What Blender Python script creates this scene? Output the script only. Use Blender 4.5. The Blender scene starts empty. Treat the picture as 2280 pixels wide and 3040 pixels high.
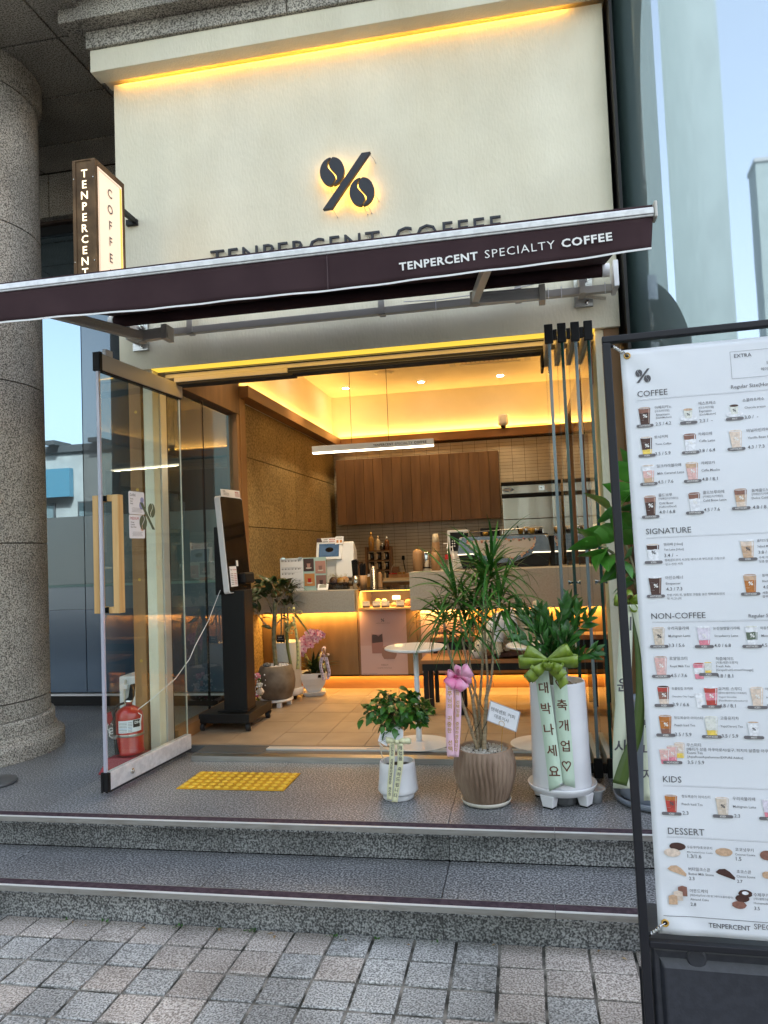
import bpy, math, random
from math import sin, cos, pi, sqrt, atan2
from mathutils import Vector, Matrix, noise

random.seed(11)
S = bpy.context.scene
COL = S.collection
R = math.radians

# ------------------------------------------------------------------ camera
cam_d = bpy.data.cameras.new('camera')
cam = bpy.data.objects.new('camera', cam_d)
COL.objects.link(cam)
S.camera = cam
yaw, pitch, roll = 0.184909, 0.052142, -0.039842
fw = Vector((-sin(yaw) * cos(pitch), cos(yaw) * cos(pitch), sin(pitch)))
rt = Vector((cos(yaw), sin(yaw), 0))
up = rt.cross(fw)
rt, up = cos(roll) * rt + sin(roll) * up, -sin(roll) * rt + cos(roll) * up
cam.matrix_world = Matrix(((rt.x, up.x, -fw.x, 0), (rt.y, up.y, -fw.y, 0), (rt.z, up.z, -fw.z, 1.22), (0, 0, 0, 1)))
cam_d.sensor_fit = 'VERTICAL'
cam_d.sensor_height = 36
cam_d.lens = 2190.6 / 3040 * 36
cam_d.clip_start = 0.02
cam_d.clip_end = 2000

# ------------------------------------------------------------------ daylight
SUN_EL, SUN_AZ = R(48), R(28)          # sun behind the building, a little to the right
w = bpy.data.worlds.new('World')
S.world = w
w.use_nodes = True
nt = w.node_tree
bg = nt.nodes['Background']
sky = nt.nodes.new('ShaderNodeTexSky')
sky.sky_type = 'NISHITA'
sky.sun_disc = False
sky.sun_elevation = SUN_EL
sky.sun_rotation = SUN_AZ
sky.air_density = 1.1
sky.dust_density = 4.0
sky.ozone_density = 0.8
hs = nt.nodes.new('ShaderNodeHueSaturation')      # hazy city sky: less saturated
hs.inputs['Saturation'].default_value = .55
nt.links.new(sky.outputs[0], hs.inputs['Color'])
nt.links.new(hs.outputs[0], bg.inputs[0])
bg.inputs[1].default_value = 0.15
sd = bpy.data.lights.new('sun', 'SUN')
sd.energy = 3.0
sd.angle = R(0.53)
sd.color = (1.0, 0.95, 0.87)
sun = bpy.data.objects.new('sun', sd)
COL.objects.link(sun)
sdir = Vector((sin(SUN_AZ) * cos(SUN_EL), cos(SUN_AZ) * cos(SUN_EL), sin(SUN_EL)))
sun.rotation_euler = sdir.to_track_quat('Z', 'Y').to_euler()
S.view_settings.view_transform = 'Standard'
S.view_settings.look = 'None'
S.view_settings.gamma = 1
S.view_settings.exposure = 2.55
S.cycles.max_bounces = 10
S.cycles.transparent_max_bounces = 24
S.cycles.sample_clamp_indirect = 6
S.cycles.caustics_reflective = False
S.cycles.caustics_refractive = False

# ------------------------------------------------------------------ materials
def mat(name, col, rough=.5, metal=0., col2=None, scale=20., lo=.4, hi=.6, detail=4, stretch=(1, 1, 1), bump=0., bscale=None,
        coat=0., emit=None, estr=0., spec=.5, col3=None, dirt=0., sheen=0., subsurf=0., voro=False, vary=0.):
    m = bpy.data.materials.new(name)
    m.use_nodes = True
    n = m.node_tree.nodes
    l = m.node_tree.links
    b = n['Principled BSDF']
    b.inputs['Base Color'].default_value = (*col, 1)
    b.inputs['Roughness'].default_value = rough
    b.inputs['Metallic'].default_value = metal
    b.inputs['Coat Weight'].default_value = coat
    b.inputs['Specular IOR Level'].default_value = spec
    if sheen: b.inputs['Sheen Weight'].default_value = sheen
    if subsurf:
        b.inputs['Subsurface Weight'].default_value = subsurf
        b.inputs['Subsurface Scale'].default_value = .02
    if emit:
        b.inputs['Emission Color'].default_value = (*emit, 1)
        b.inputs['Emission Strength'].default_value = estr
    if col2 or bump or dirt:
        g = n.new('ShaderNodeNewGeometry')
        mp = n.new('ShaderNodeMapping')
        mp.inputs['Scale'].default_value = stretch
        l.new(g.outputs['Position'], mp.inputs[0])
        src = None
        if col2:
            if voro:
                t = n.new('ShaderNodeTexVoronoi'); t.inputs['Scale'].default_value = scale
                to = t.outputs['Color']
            else:
                t = n.new('ShaderNodeTexNoise'); t.inputs['Scale'].default_value = scale
                t.inputs['Detail'].default_value = detail
                to = t.outputs[0]
            l.new(mp.outputs[0], t.inputs['Vector'])
            r = n.new('ShaderNodeValToRGB')
            r.color_ramp.elements[0].position = lo
            r.color_ramp.elements[0].color = (*col, 1)
            r.color_ramp.elements[1].position = hi
            r.color_ramp.elements[1].color = (*col2, 1)
            if col3:
                e = r.color_ramp.elements.new((lo + hi) / 2)
                e.color = (*col3, 1)
            l.new(to, r.inputs[0])
            src = r.outputs[0]
            if dirt:
                t2 = n.new('ShaderNodeTexNoise'); t2.inputs['Scale'].default_value = 2.3; t2.inputs['Detail'].default_value = 8
                l.new(g.outputs['Position'], t2.inputs['Vector'])
                mr = n.new('ShaderNodeMapRange')
                mr.inputs[1].default_value = .35; mr.inputs[2].default_value = .7
                mr.inputs[3].default_value = 1 - dirt; mr.inputs[4].default_value = 1.0 + dirt * .25
                l.new(t2.outputs[0], mr.inputs[0])
                mx = n.new('ShaderNodeVectorMath'); mx.operation = 'SCALE'
                l.new(src, mx.inputs[0]); l.new(mr.outputs[0], mx.inputs['Scale'])
                src = mx.outputs[0]
            if vary:                                   # every stone, board or tile has its own tone
                oi = n.new('ShaderNodeObjectInfo'); mv = n.new('ShaderNodeMapRange')
                mv.inputs[3].default_value = 1 - vary; mv.inputs[4].default_value = 1 + vary * .7
                l.new(oi.outputs['Random'], mv.inputs[0])
                m3 = n.new('ShaderNodeVectorMath'); m3.operation = 'SCALE'
                l.new(src, m3.inputs[0]); l.new(mv.outputs[0], m3.inputs['Scale']); src = m3.outputs[0]
            l.new(src, b.inputs['Base Color'])
        if bump:
            t3 = n.new('ShaderNodeTexNoise'); t3.inputs['Scale'].default_value = bscale or scale
            t3.inputs['Detail'].default_value = 3
            l.new(mp.outputs[0], t3.inputs['Vector'])
            bp = n.new('ShaderNodeBump'); bp.inputs['Strength'].default_value = bump
            bp.inputs['Distance'].default_value = .004
            l.new(t3.outputs[0], bp.inputs['Height'])
            l.new(bp.outputs[0], b.inputs['Normal'])
    return m

def granite(name, dark, mid, light, scale=120, rough=.6, bump=.15, dirt=.2, vary=.12):
    m = mat(name, dark, rough, col2=light, col3=mid, scale=scale, lo=.38, hi=.62, detail=2, bump=bump, bscale=scale, dirt=dirt, vary=vary)
    return m

def glass(name, tint=(.93, .97, .95), refl=1.0, ior=1.5):
    m = bpy.data.materials.new(name); m.use_nodes = True
    n = m.node_tree.nodes; l = m.node_tree.links
    n.remove(n['Principled BSDF'])
    out = n['Material Output']
    tr = n.new('ShaderNodeBsdfTransparent'); tr.inputs[0].default_value = (*tint, 1)
    gl = n.new('ShaderNodeBsdfGlossy'); gl.inputs['Roughness'].default_value = .0
    gl.inputs['Color'].default_value = (refl, refl, refl, 1)
    fr = n.new('ShaderNodeFresnel'); fr.inputs[0].default_value = ior
    mx = n.new('ShaderNodeMixShader')
    gm = n.new('ShaderNodeNewGeometry'); m1 = n.new('ShaderNodeMath'); m1.operation = 'SUBTRACT'; m1.inputs[0].default_value = 1
    l.new(gm.outputs['Backfacing'], m1.inputs[1]); m2 = n.new('ShaderNodeMath'); m2.operation = 'MULTIPLY'
    l.new(fr.outputs[0], m2.inputs[0]); l.new(m1.outputs[0], m2.inputs[1]); l.new(m2.outputs[0], mx.inputs[0]); l.new(tr.outputs[0], mx.inputs[1]); l.new(gl.outputs[0], mx.inputs[2])
    l.new(mx.outputs[0], out.inputs[0])
    return m

def coated(name, base, refl, fac, rough=.0, wav=0.):
    """reflective tinted facade glass: dark body under a mirror coat"""
    m = bpy.data.materials.new(name); m.use_nodes = True
    n = m.node_tree.nodes; l = m.node_tree.links
    b = n['Principled BSDF']; b.inputs['Base Color'].default_value = (*base, 1); b.inputs['Roughness'].default_value = .35
    gl = n.new('ShaderNodeBsdfGlossy'); gl.inputs['Color'].default_value = (*refl, 1); gl.inputs['Roughness'].default_value = rough
    mx = n.new('ShaderNodeMixShader'); mx.inputs[0].default_value = fac
    l.new(b.outputs[0], mx.inputs[1]); l.new(gl.outputs[0], mx.inputs[2]); l.new(mx.outputs[0], n['Material Output'].inputs[0])
    if wav:
        g = n.new('ShaderNodeNewGeometry'); t = n.new('ShaderNodeTexNoise'); t.inputs['Scale'].default_value = 1.3
        bp = n.new('ShaderNodeBump'); bp.inputs['Strength'].default_value = wav; bp.inputs['Distance'].default_value = .02
        l.new(g.outputs['Position'], t.inputs['Vector']); l.new(t.outputs[0], bp.inputs['Height']); l.new(bp.outputs[0], gl.inputs['Normal'])
    return m

def emis(name, col, s):
    m = bpy.data.materials.new(name); m.use_nodes = True
    n = m.node_tree.nodes; n.remove(n['Principled BSDF'])
    e = n.new('ShaderNodeEmission'); e.inputs[0].default_value = (*col, 1); e.inputs[1].default_value = s
    m.node_tree.links.new(e.outputs[0], n['Material Output'].inputs[0])
    return m

WARM = (1.0, .54, .13)
M = dict(
    plaster=mat('cream_plaster', (.80, .735, .565), .9, col2=(.88, .82, .655), scale=3.2, lo=.3, hi=.66, detail=7, stretch=(1, 1, .35), bump=.8, bscale=75, dirt=.09),
    room_white=mat('room_plaster', (.80, .74, .60), .85, col2=(.84, .78, .64), scale=3),
    gran_steps=granite('step_granite', (.035, .037, .041), (.16, .165, .175), (.44, .445, .455), 118, .38),
    gran_riser=granite('riser_granite', (.055, .057, .060), (.205, .208, .212), (.44, .445, .45), 122, .6, .3, .45),
    gran_wall=granite('flamed_granite', (.13, .118, .10), (.44, .40, .345), (.68, .63, .55), 115, .8, .5, .35),
    gran_soffit=granite('soffit_granite', (.14, .125, .105), (.40, .365, .315), (.60, .55, .49), 110, .8, .3, .3),
    paver_grey=granite('grey_paver', (.15, .148, .143), (.36, .356, .345), (.58, .575, .56), 140, .75, .35, .35),
    paver_pink=granite('pink_paver', (.20, .17, .15), (.41, .362, .325), (.62, .57, .525), 140, .75, .35, .35),
    sand=mat('joint_sand', (.035, .034, .028), .95, col2=(.27, .25, .22), scale=9, lo=.42, hi=.62, bump=.4, bscale=200),
    asphalt=mat('asphalt', (.05, .05, .05), .9, col2=(.07, .07, .07), scale=60),
    steel=mat('brushed_steel', (.55, .55, .55), .32, 1, col2=(.42, .42, .42), scale=6, stretch=(1, 1, 60)),
    chrome=mat('chrome', (.75, .75, .75), .12, 1),
    nosing=mat('nosing_steel', (.34, .33, .31), .42, .5, col2=(.22, .195, .17), scale=9, lo=.4, hi=.8, stretch=(1, 6, 6)),
    nosing_highlight=mat('white_nosing_highlight', (.80, .80, .80), .3, .3),  # bright highlight along the nosing, painted as a white strip
    nosing_in=mat('nosing_rubber', (.045, .030, .040), .85, col2=(.07, .048, .06), scale=40, spec=.2),
    alu=mat('grey_aluminium', (.50, .475, .44), .45, .1),
    alu_light=mat('light_aluminium', (.66, .67, .68), .35, .5),
    alu_white=mat('white_aluminium', (.74, .74, .76), .3, .25, col2=(.62, .62, .64), scale=30),
    dark_alu=mat('dark_aluminium', (.12, .125, .13), .4, .4),
    black=mat('black_plastic', (.008, .008, .009), .5, spec=.25),
    black_soft=mat('black_rubber', (.018, .018, .02), .8),
    black_metal=mat('black_steel', (.007, .007, .008), .45, spec=.3),
    white=mat('white_plastic', (.80, .80, .82), .35),
    white_gloss=mat('white_enamel', (.80, .80, .82), .3, coat=.3, col2=(.72, .72, .74), scale=5),
    white_pot=mat('white_pot', (.78, .78, .80), .45, col2=(.70, .70, .72), scale=6, lo=.3, hi=.8, dirt=.1, bump=.05, bscale=60),
    wood=mat('pine_wood', (.22, .105, .038), .55, col2=(.36, .19, .075), scale=9, stretch=(1, 1, .09), lo=.3, hi=.7, detail=6),
    wood_h=mat('pine_wood_horizontal', (.20, .085, .025), .5, col2=(.36, .18, .065), scale=9, stretch=(.12, 1, 1), lo=.3, hi=.7, detail=6),
    wood_y=mat('pine_wood_deep', (.20, .085, .025), .5, col2=(.34, .165, .06), scale=9, stretch=(1, .12, 1), lo=.3, hi=.7, detail=6),
    oak=mat('oak_handle', (.56, .32, .115), .45, col2=(.68, .42, .17), scale=40, stretch=(1, 1, .05), detail=4),
    walnut=mat('walnut_board', (.125, .062, .026), .55, col2=(.205, .105, .045), scale=16, stretch=(1, 1, .12), lo=.3, hi=.7, detail=6, vary=.16),
    panel_wood=mat('stained_plywood', (.17, .095, .036), .5, col2=(.26, .15, .06), scale=11, stretch=(1, 1, .25), lo=.3, hi=.7, detail=6, vary=.1),
    bench_wood=mat('bench_wood', (.26, .095, .03), .45, col2=(.36, .15, .05), scale=14, stretch=(.1, 1, 1), detail=5),
    stone_in=mat('ochre_stone', (.22, .15, .055), .8, col2=(.44, .31, .13), scale=55, lo=.38, hi=.62, detail=6, bump=.7, bscale=70, dirt=.25, vary=.1),
    counter=mat('grey_counter_stone', (.34, .31, .27), .45, col2=(.38, .35, .31), scale=70),
    tile_wall=mat('beige_glazed_tile', (.50, .43, .33), .35, col2=(.56, .49, .38), scale=6, vary=.07),
    grout=mat('brown_grout', (.07, .042, .02), .9),
    floor_tile=mat('beige_floor_tile', (.33, .245, .17), .42, col2=(.40, .30, .21), scale=7, lo=.3, hi=.7, dirt=.2, detail=7, vary=.08),
    floor_grout=mat('floor_grout', (.06, .04, .03), .9),
    yellow=mat('tactile_yellow', (.50, .265, .008), .5, col2=(.62, .34, .012), scale=14, dirt=.3),
    yellow_stud=mat('tactile_yellow_lit', (.66, .42, .03), .45, col2=(.74, .50, .05), scale=30),  # studs painted lighter than the browner base to imitate their relief shading
    awning=mat('brown_awning_cloth', (.044, .024, .028), .9, col2=(.052, .029, .033), scale=5, bump=.1, bscale=500, spec=.2),
    awning_trim=mat('white_trim', (.8, .8, .8), .6),
    sign_black=mat('sign_black', (.022, .024, .035), .55),
    rust=mat('corten_steel', (.10, .055, .025), .6, .5, col2=(.20, .115, .055), scale=14, lo=.35, hi=.7, dirt=.3),
    letter_dark=mat('letter_dark', (.035, .04, .05), .5),
    letter_white=mat('letter_white', (.82, .80, .78), .6),
    led=emis('warm_led', (1.0, .50, .06), 1.3),
    soffit_glow=emis('warm_soffit_glow', (1.0, .66, .075), .2),
    led_sign=emis('sign_led', (1.0, .50, .06), 1.1),
    led_halo=emis('halo_led', (1.0, .52, .08), 1.5),
    led_letter=emis('lit_letter', (1.0, .83, .55), 0.45),
    led_white=emis('white_light', (1.0, .86, .62), 2.2),
    spot=emis('spot_light', (1.0, .85, .6), 15),
    glass=glass('clear_glass'),
    glass_edge=mat('glass_edge', (.17, .22, .23), .15, coat=.6, emit=None),
    glass_edge_dark=mat('glass_edge_dark', (.01, .045, .035), .12, coat=.6),
    red=mat('extinguisher_red', (.42, .012, .012), .28, coat=.6),
    red_dull=mat('red_stand', (.25, .015, .025), .45),
    soil=mat('potting_soil', (.012, .010, .008), .95, col2=(.04, .03, .022), scale=90, bump=.5),
    gravel=mat('pale_gravel', (.36, .33, .28), .8, col2=(.62, .58, .52), scale=80, voro=True, lo=.1, hi=.9),
    bark_pale=mat('pale_stem', (.27, .20, .12), .75, col2=(.38, .30, .19), scale=30, stretch=(1, 1, 4), bump=.4, bscale=90),
    bark_green=mat('green_stem', (.12, .12, .055), .7, col2=(.22, .2, .11), scale=40),
    leaf_a=mat('leaf_strap', (.020, .090, .010), .42, col2=(.042, .14, .018), scale=16, spec=.35),
    leaf_b=mat('leaf_strap_pale', (.045, .150, .016), .42, col2=(.085, .21, .03), scale=16, spec=.35),
    leaf_c=mat('leaf_glossy_dark', (.022, .090, .014), .34, col2=(.048, .155, .026), scale=14, coat=.12, spec=.4),
    leaf_d=mat('leaf_ficus', (.024, .100, .008), .38, col2=(.055, .165, .016), scale=20, spec=.4),
    leaf_e=mat('leaf_rubber', (.040, .165, .015), .32, col2=(.075, .24, .03), scale=10, coat=.15),
    leaf_f=mat('leaf_indoor', (.014, .034, .010), .35, col2=(.028, .052, .016), scale=10, coat=.2),
    vein=mat('leaf_vein', (.10, .22, .06), .5),
    ribbed=mat('taupe_ceramic', (.24, .155, .105), .6, col2=(.34, .235, .165), scale=14, stretch=(1, 1, .25), dirt=.15, bump=.2, bscale=60),
    saucer=mat('cream_saucer', (.60, .56, .48), .5),
    blue_pot=mat('grey_blue_pot', (.21, .24, .29), .45),
    concrete_pot=mat('mottled_concrete_pot', (.09, .062, .042), .6, col2=(.20, .155, .115), scale=9, lo=.35, hi=.65, detail=6),
    paper=mat('card_paper', (.80, .80, .84), .6),
    sheet=mat('menu_print_sheet', (.72, .735, .785), .38, coat=.15, bump=.06, bscale=600),
    ink=mat('print_ink', (.085, .08, .09), .6),
    ink_mid=mat('print_ink_grey', (.14, .13, .14), .6),
    ink_line=mat('print_line_grey', (.28, .28, .30), .6),
    rib_green=mat('mint_satin_ribbon', (.52, .66, .52), .5, sheen=.3),
    rib_yellow=mat('cream_satin_ribbon', (.72, .70, .44), .45, sheen=.3),
    rib_pink=mat('pink_satin_ribbon', (.80, .50, .60), .42, sheen=.3),
    bow_pink=mat('bright_pink_satin', (.80, .22, .42), .32, sheen=.3, col2=(.86, .40, .58), scale=22),
    bow_magenta=mat('magenta_organza', (.45, .02, .13), .35),
    bow_green=mat('lime_satin', (.15, .23, .018), .30, col2=(.21, .30, .035), scale=30, coat=.15),
    rib_dark=mat('moss_ribbon', (.055, .095, .015), .4),
    rib_cream=mat('ivory_ribbon', (.60, .64, .50), .5),
    gold=mat('gold_ink', (.52, .30, .06), .4, .4),
    brown_ink=mat('brown_ink', (.11, .035, .015), .5),
    fur=mat('cream_fur', (.70, .60, .45), .9, col2=(.84, .76, .62), scale=22, sheen=.3),
    cloth_pale=mat('pale_dog_shirt', (.70, .70, .78), .8),
    cushion=mat('dark_red_cushion', (.05, .018, .014), .9, bump=.4, bscale=60),
    tank=mat('dark_water_tank', (.028, .030, .040), .42, col2=(.036, .038, .05), scale=50, dirt=.2, bump=.08, bscale=160),
    banner_frame=mat('charcoal_frame', (.013, .013, .018), .5, spec=.3),
    screen=mat('dark_screen', (.012, .008, .006), .12, coat=.5),
    screen_blue=mat('screen_picture', (.02, .04, .07), .2, emit=(.10, .17, .26), estr=.08, col2=(.05, .08, .13), scale=8),
    pink_poster=mat('mauve_poster', (.42, .27, .27), .6),
    cork=mat('wood_cup', (.38, .20, .085), .5, col2=(.48, .27, .13), scale=30, stretch=(1, 1, .15)),
    stainless=mat('stainless', (.50, .46, .40), .22, .95, col2=(.36, .32, .26), scale=3, stretch=(2.5, 1, .4)),
    olive_vinyl=mat('olive_vinyl', (.09, .115, .07), .5),
    duct=mat('grey_ceiling_unit', (.75, .68, .5), .5),
)

# ------------------------------------------------------------------ mesh builder
def wloc(o):
    v = Vector((0, 0, 0))
    while o is not None:
        v += o.location
        o = o.parent
    return v

class MB:
    def __init__(s):
        s.v = []; s.f = []; s.mi = []; s.cur = 0
    def add(s, vs, fs, mi=None, M4=None):
        k = len(s.v)
        if M4 is not None: vs = [M4 @ Vector(p) for p in vs]
        s.v += [tuple(p) for p in vs]
        s.f += [tuple(i + k for i in f) for f in fs]
        s.mi += [s.cur if mi is None else mi] * len(fs)
        return s
    def b(s, x0, x1, y0, y1, z0, z1, mi=None, M4=None):
        vs = [(x0, y0, z0), (x1, y0, z0), (x1, y1, z0), (x0, y1, z0), (x0, y0, z1), (x1, y0, z1), (x1, y1, z1), (x0, y1, z1)]
        return s.add(vs, [(3, 2, 1, 0), (4, 5, 6, 7), (0, 1, 5, 4), (1, 2, 6, 5), (2, 3, 7, 6), (3, 0, 4, 7)], mi, M4)
    def tube(s, pts, r, n=8, mi=None, cap=True):
        pts = [Vector(p) for p in pts]
        rs = r if isinstance(r, (list, tuple)) else [r] * len(pts)
        vs = []; fs = []
        d0 = (pts[1] - pts[0]).normalized()
        a = d0.orthogonal().normalized()
        for i, p in enumerate(pts):
            if i == 0: d = pts[1] - pts[0]
            elif i == len(pts) - 1: d = pts[-1] - pts[-2]
            else: d = pts[i + 1] - pts[i - 1]
            d = d.normalized()
            a = (a - d * a.dot(d)).normalized()
            c = d.cross(a)
            for k in range(n):
                t = 2 * pi * k / n
                vs.append(p + (a * cos(t) + c * sin(t)) * rs[i])
        for i in range(len(pts) - 1):
            for k in range(n):
                fs.append((i * n + k, i * n + (k + 1) % n, (i + 1) * n + (k + 1) % n, (i + 1) * n + k))
        if cap:
            fs.append(tuple(range(n - 1, -1, -1)))
            fs.append(tuple((len(pts) - 1) * n + k for k in range(n)))
        return s.add(vs, fs, mi)
    def lathe(s, prof, n=32, c=(0, 0, 0), mi=None, sx=1, sy=1, cap=True, rib=0, ribn=0):
        vs = []; fs = []
        for (r, z) in prof:
            for k in range(n):
                t = 2 * pi * k / n
                rr = r * (1 + (rib * (abs(sin(ribn * t / 2)) - .5) if ribn else 0))
                vs.append((c[0] + rr * cos(t) * sx, c[1] + rr * sin(t) * sy, c[2] + z))
        for i in range(len(prof) - 1):
            for k in range(n):
                fs.append((i * n + k, i * n + (k + 1) % n, (i + 1) * n + (k + 1) % n, (i + 1) * n + k))
        if cap:
            if prof[0][0] > 1e-4: fs.append(tuple(range(n - 1, -1, -1)))
            if prof[-1][0] > 1e-4: fs.append(tuple((len(prof) - 1) * n + k for k in range(n)))
        return s.add(vs, fs, mi)
    def prism(s, poly, h, M4=None, mi=None):
        n = len(poly)
        vs = [(x, y, 0) for x, y in poly] + [(x, y, h) for x, y in poly]
        fs = [tuple(range(n - 1, -1, -1)), tuple(range(n, 2 * n))] + [(i, (i + 1) % n, n + (i + 1) % n, n + i) for i in range(n)]
        return s.add(vs, fs, mi, M4)
    def sphere(s, c, r, n=12, m=8, mi=None, sz=1, sx=1, sy=1):
        prof = [(max(1e-5, r * sin(pi * i / m)), -r * cos(pi * i / m) * sz) for i in range(m + 1)]
        return s.lathe(prof, n, c, mi, sx, sy, cap=False)
    def strip(s, a, b, th=0, mi=None):
        n = len(a)
        vs = list(a) + list(b)
        fs = [(i, i + 1, n + i + 1, n + i) for i in range(n - 1)]
        return s.add(vs, fs, mi)
    def build(s, name, mats, parent=None, smooth=False, bevel=0, seg=2, world=True, solid=0):
        if not isinstance(mats, (list, tuple)): mats = [mats]
        me = bpy.data.meshes.new(name)
        off = wloc(parent) if (parent is not None and world) else Vector((0, 0, 0))
        vs = [tuple(Vector(p) - off) for p in s.v] if off.length else s.v
        me.from_pydata(vs, [], s.f)
        for m in mats: me.materials.append(M[m] if isinstance(m, str) else m)
        if len(mats) > 1: me.polygons.foreach_set('material_index', s.mi)
        if smooth: me.polygons.foreach_set('use_smooth', [True] * len(s.f))
        me.update()
        o = bpy.data.objects.new(name, me)
        COL.objects.link(o)
        if parent is not None: o.parent = parent
        if bevel:
            bm_ = o.modifiers.new('bevel', 'BEVEL'); bm_.width = bevel; bm_.segments = seg; bm_.limit_method = 'ANGLE'
            bm_.angle_limit = R(40)
        if solid:
            so = o.modifiers.new('solid', 'SOLIDIFY'); so.thickness = solid; so.offset = 0
        if smooth:
            pass
        return o

def tag(o, label=None, cat=None, group=None, kind=None):
    if label: o['label'] = label
    if cat: o['category'] = cat
    if group: o['group'] = group
    if kind: o['kind'] = kind
    return o

def thing(name, label, cat, loc=(0, 0, 0), group=None):
    o = bpy.data.objects.new(name, None)
    o.empty_display_size = .1
    COL.objects.link(o)
    o.location = loc
    return tag(o, label, cat, group)

def struct(name, loc=(0, 0, 0)):
    o = bpy.data.objects.new(name, None)
    COL.objects.link(o); o.location = loc
    o['kind'] = 'structure'
    return o

def inst(me, name, parent, M4, mats=None, smooth=None):
    o = bpy.data.objects.new(name, me)
    COL.objects.link(o)
    o.parent = parent
    o.matrix_local = M4
    return o

def mesh_of(mb, name, mats, smooth=False):
    if not isinstance(mats, (list, tuple)): mats = [mats]
    me = bpy.data.meshes.new(name)
    me.from_pydata(mb.v, [], mb.f)
    for m in mats: me.materials.append(M[m])
    if len(mats) > 1: me.polygons.foreach_set('material_index', mb.mi)
    if smooth: me.polygons.foreach_set('use_smooth', [True] * len(mb.f))
    me.update()
    return me

def frame(O, x, z_up, nrm=None):
    """matrix whose local x runs along x, local y along z_up, local z out of the face"""
    x = Vector(x).normalized(); y = Vector(z_up).normalized()
    z = x.cross(y).normalized()
    return Matrix(((x.x, y.x, z.x, O[0]), (x.y, y.y, z.y, O[1]), (x.z, y.z, z.z, O[2]), (0, 0, 0, 1)))

_tc = {}
def glyphs(txt, bold=0, spacing=1, res=2):
    k = (txt, bold, spacing, res)
    if k in _tc: return _tc[k]
    c = bpy.data.curves.new('t', 'FONT')
    c.body = txt; c.size = 1; c.resolution_u = res; c.offset = bold; c.space_character = spacing
    o = bpy.data.objects.new('t', c)
    m = bpy.data.meshes.new_from_object(o)
    vs = [tuple(v.co) for v in m.vertices]
    fs = [tuple(p.vertices) for p in m.polygons]
    x0 = min((v[0] for v in vs), default=0); x1 = max((v[0] for v in vs), default=1)
    y1 = max((v[1] for v in vs), default=1)
    bpy.data.objects.remove(o); bpy.data.meshes.remove(m); bpy.data.curves.remove(c)
    _tc[k] = (vs, fs, x0, x1, y1)
    return _tc[k]

def text(mb, txt, F, width=None, height=None, align='L', bold=0, spacing=1, mi=None, z=0, ext=0, sy=None):
    vs, fs, x0, x1, y1 = glyphs(txt, bold, spacing)
    if not vs: return
    sx = (width / (x1 - x0)) if width else height / y1
    syy = (height / y1) if height else sx
    if sy: syy = sy
    dx = {'L': -x0, 'C': -(x0 + x1) / 2, 'R': -x1}[align]
    P = [((p[0] + dx) * sx, p[1] * syy, z) for p in vs]
    if ext:
        n = len(P)
        ed = {}
        for f in fs:
            for i in range(len(f)):
                e = (f[i], f[(i + 1) % len(f)])
                if (e[1], e[0]) in ed: del ed[(e[1], e[0])]
                else: ed[e] = 1
        P2 = [(p[0], p[1], z + ext) for p in P]
        fs2 = [tuple(i + n for i in f) for f in fs] + [tuple(reversed(f)) for f in fs] + [(a, b_, b_ + n, a + n) for a, b_ in ed]
        mb.add(P + P2, fs2, mi, F)
    else:
        mb.add(P, fs, mi, F)

def area(name, loc, size, energy, col=WARM, rot=(0, 0, 0), spread=180, parent=None):
    d = bpy.data.lights.new(name, 'AREA'); d.shape = 'RECTANGLE'; d.size = size[0]; d.size_y = size[1]
    d.energy = energy; d.color = col; d.spread = R(spread)
    o = bpy.data.objects.new(name, d); COL.objects.link(o)
    o.location = Vector(loc) - (wloc(parent) if parent is not None else Vector((0, 0, 0))); o.rotation_euler = rot
    if parent is not None: o.parent = parent
    return o

def bean_half(n=14, s=1, flip=False, W=.5, H=.72, gap=.035):
    """outline of one half of a coffee bean (flat), left half; flip mirrors through the centre"""
    pts = []
    for i in range(n + 1):
        t = pi / 2 + pi * i / n
        pts.append((W * cos(t) - gap, H * sin(t)))
    for i in range(n + 1):
        y = -H + 2 * H * i / n
        x = .14 * sin(pi * y / H) * (1 - .15 * abs(y / H)) - gap
        if i in (0, n): continue
        pts.append((x, y))
    if flip: pts = [(-x, -y) for x, y in pts]
    return pts

def logo(mb, F, h, ext=0, mi=None, z=0, flip=1):
    """percent sign whose dots are two coffee beans; F origin is its centre, h its height"""
    k = h
    bar = [(-.42, -.5), (-.24, -.5), (.42, .5), (.24, .5)]
    bar = [(-.46 * flip, -.5), (-.27 * flip, -.5), (.46 * flip, .5), (.27 * flip, .5)]
    shapes = [bar]
    for cx, cy in ((-.30 * flip, .21), (.27 * flip, -.19)):
        for fl in (False, True):
            a = R(8)
            shapes.append([(cx + (x * cos(a) - y * sin(a)) * .36 * flip, cy + (x * sin(a) + y * cos(a)) * .36) for x, y in bean_half(flip=fl)])
    for sh in shapes:
        sh = [(x * k, y * k) for x, y in sh]
        ar = sum(sh[i][0] * sh[(i + 1) % len(sh)][1] - sh[(i + 1) % len(sh)][0] * sh[i][1] for i in range(len(sh)))
        if ar < 0: sh = sh[::-1]
        if ext: mb.prism([(x, y) for x, y in sh], ext, F @ Matrix.Translation((0, 0, z)), mi)
        else: mb.add([(x, y, z) for x, y in sh], [tuple(range(len(sh)))], mi, F)
    return shapes

def oval(cx, cy, rx, ry, n=20): return [(cx + rx * cos(2 * pi * i / n), cy + ry * sin(2 * pi * i / n)) for i in range(n)]
FY = lambda x, y, z: frame((x, y, z), (1, 0, 0), (0, 0, 1))     # face that looks towards the street (-Y)
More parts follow.
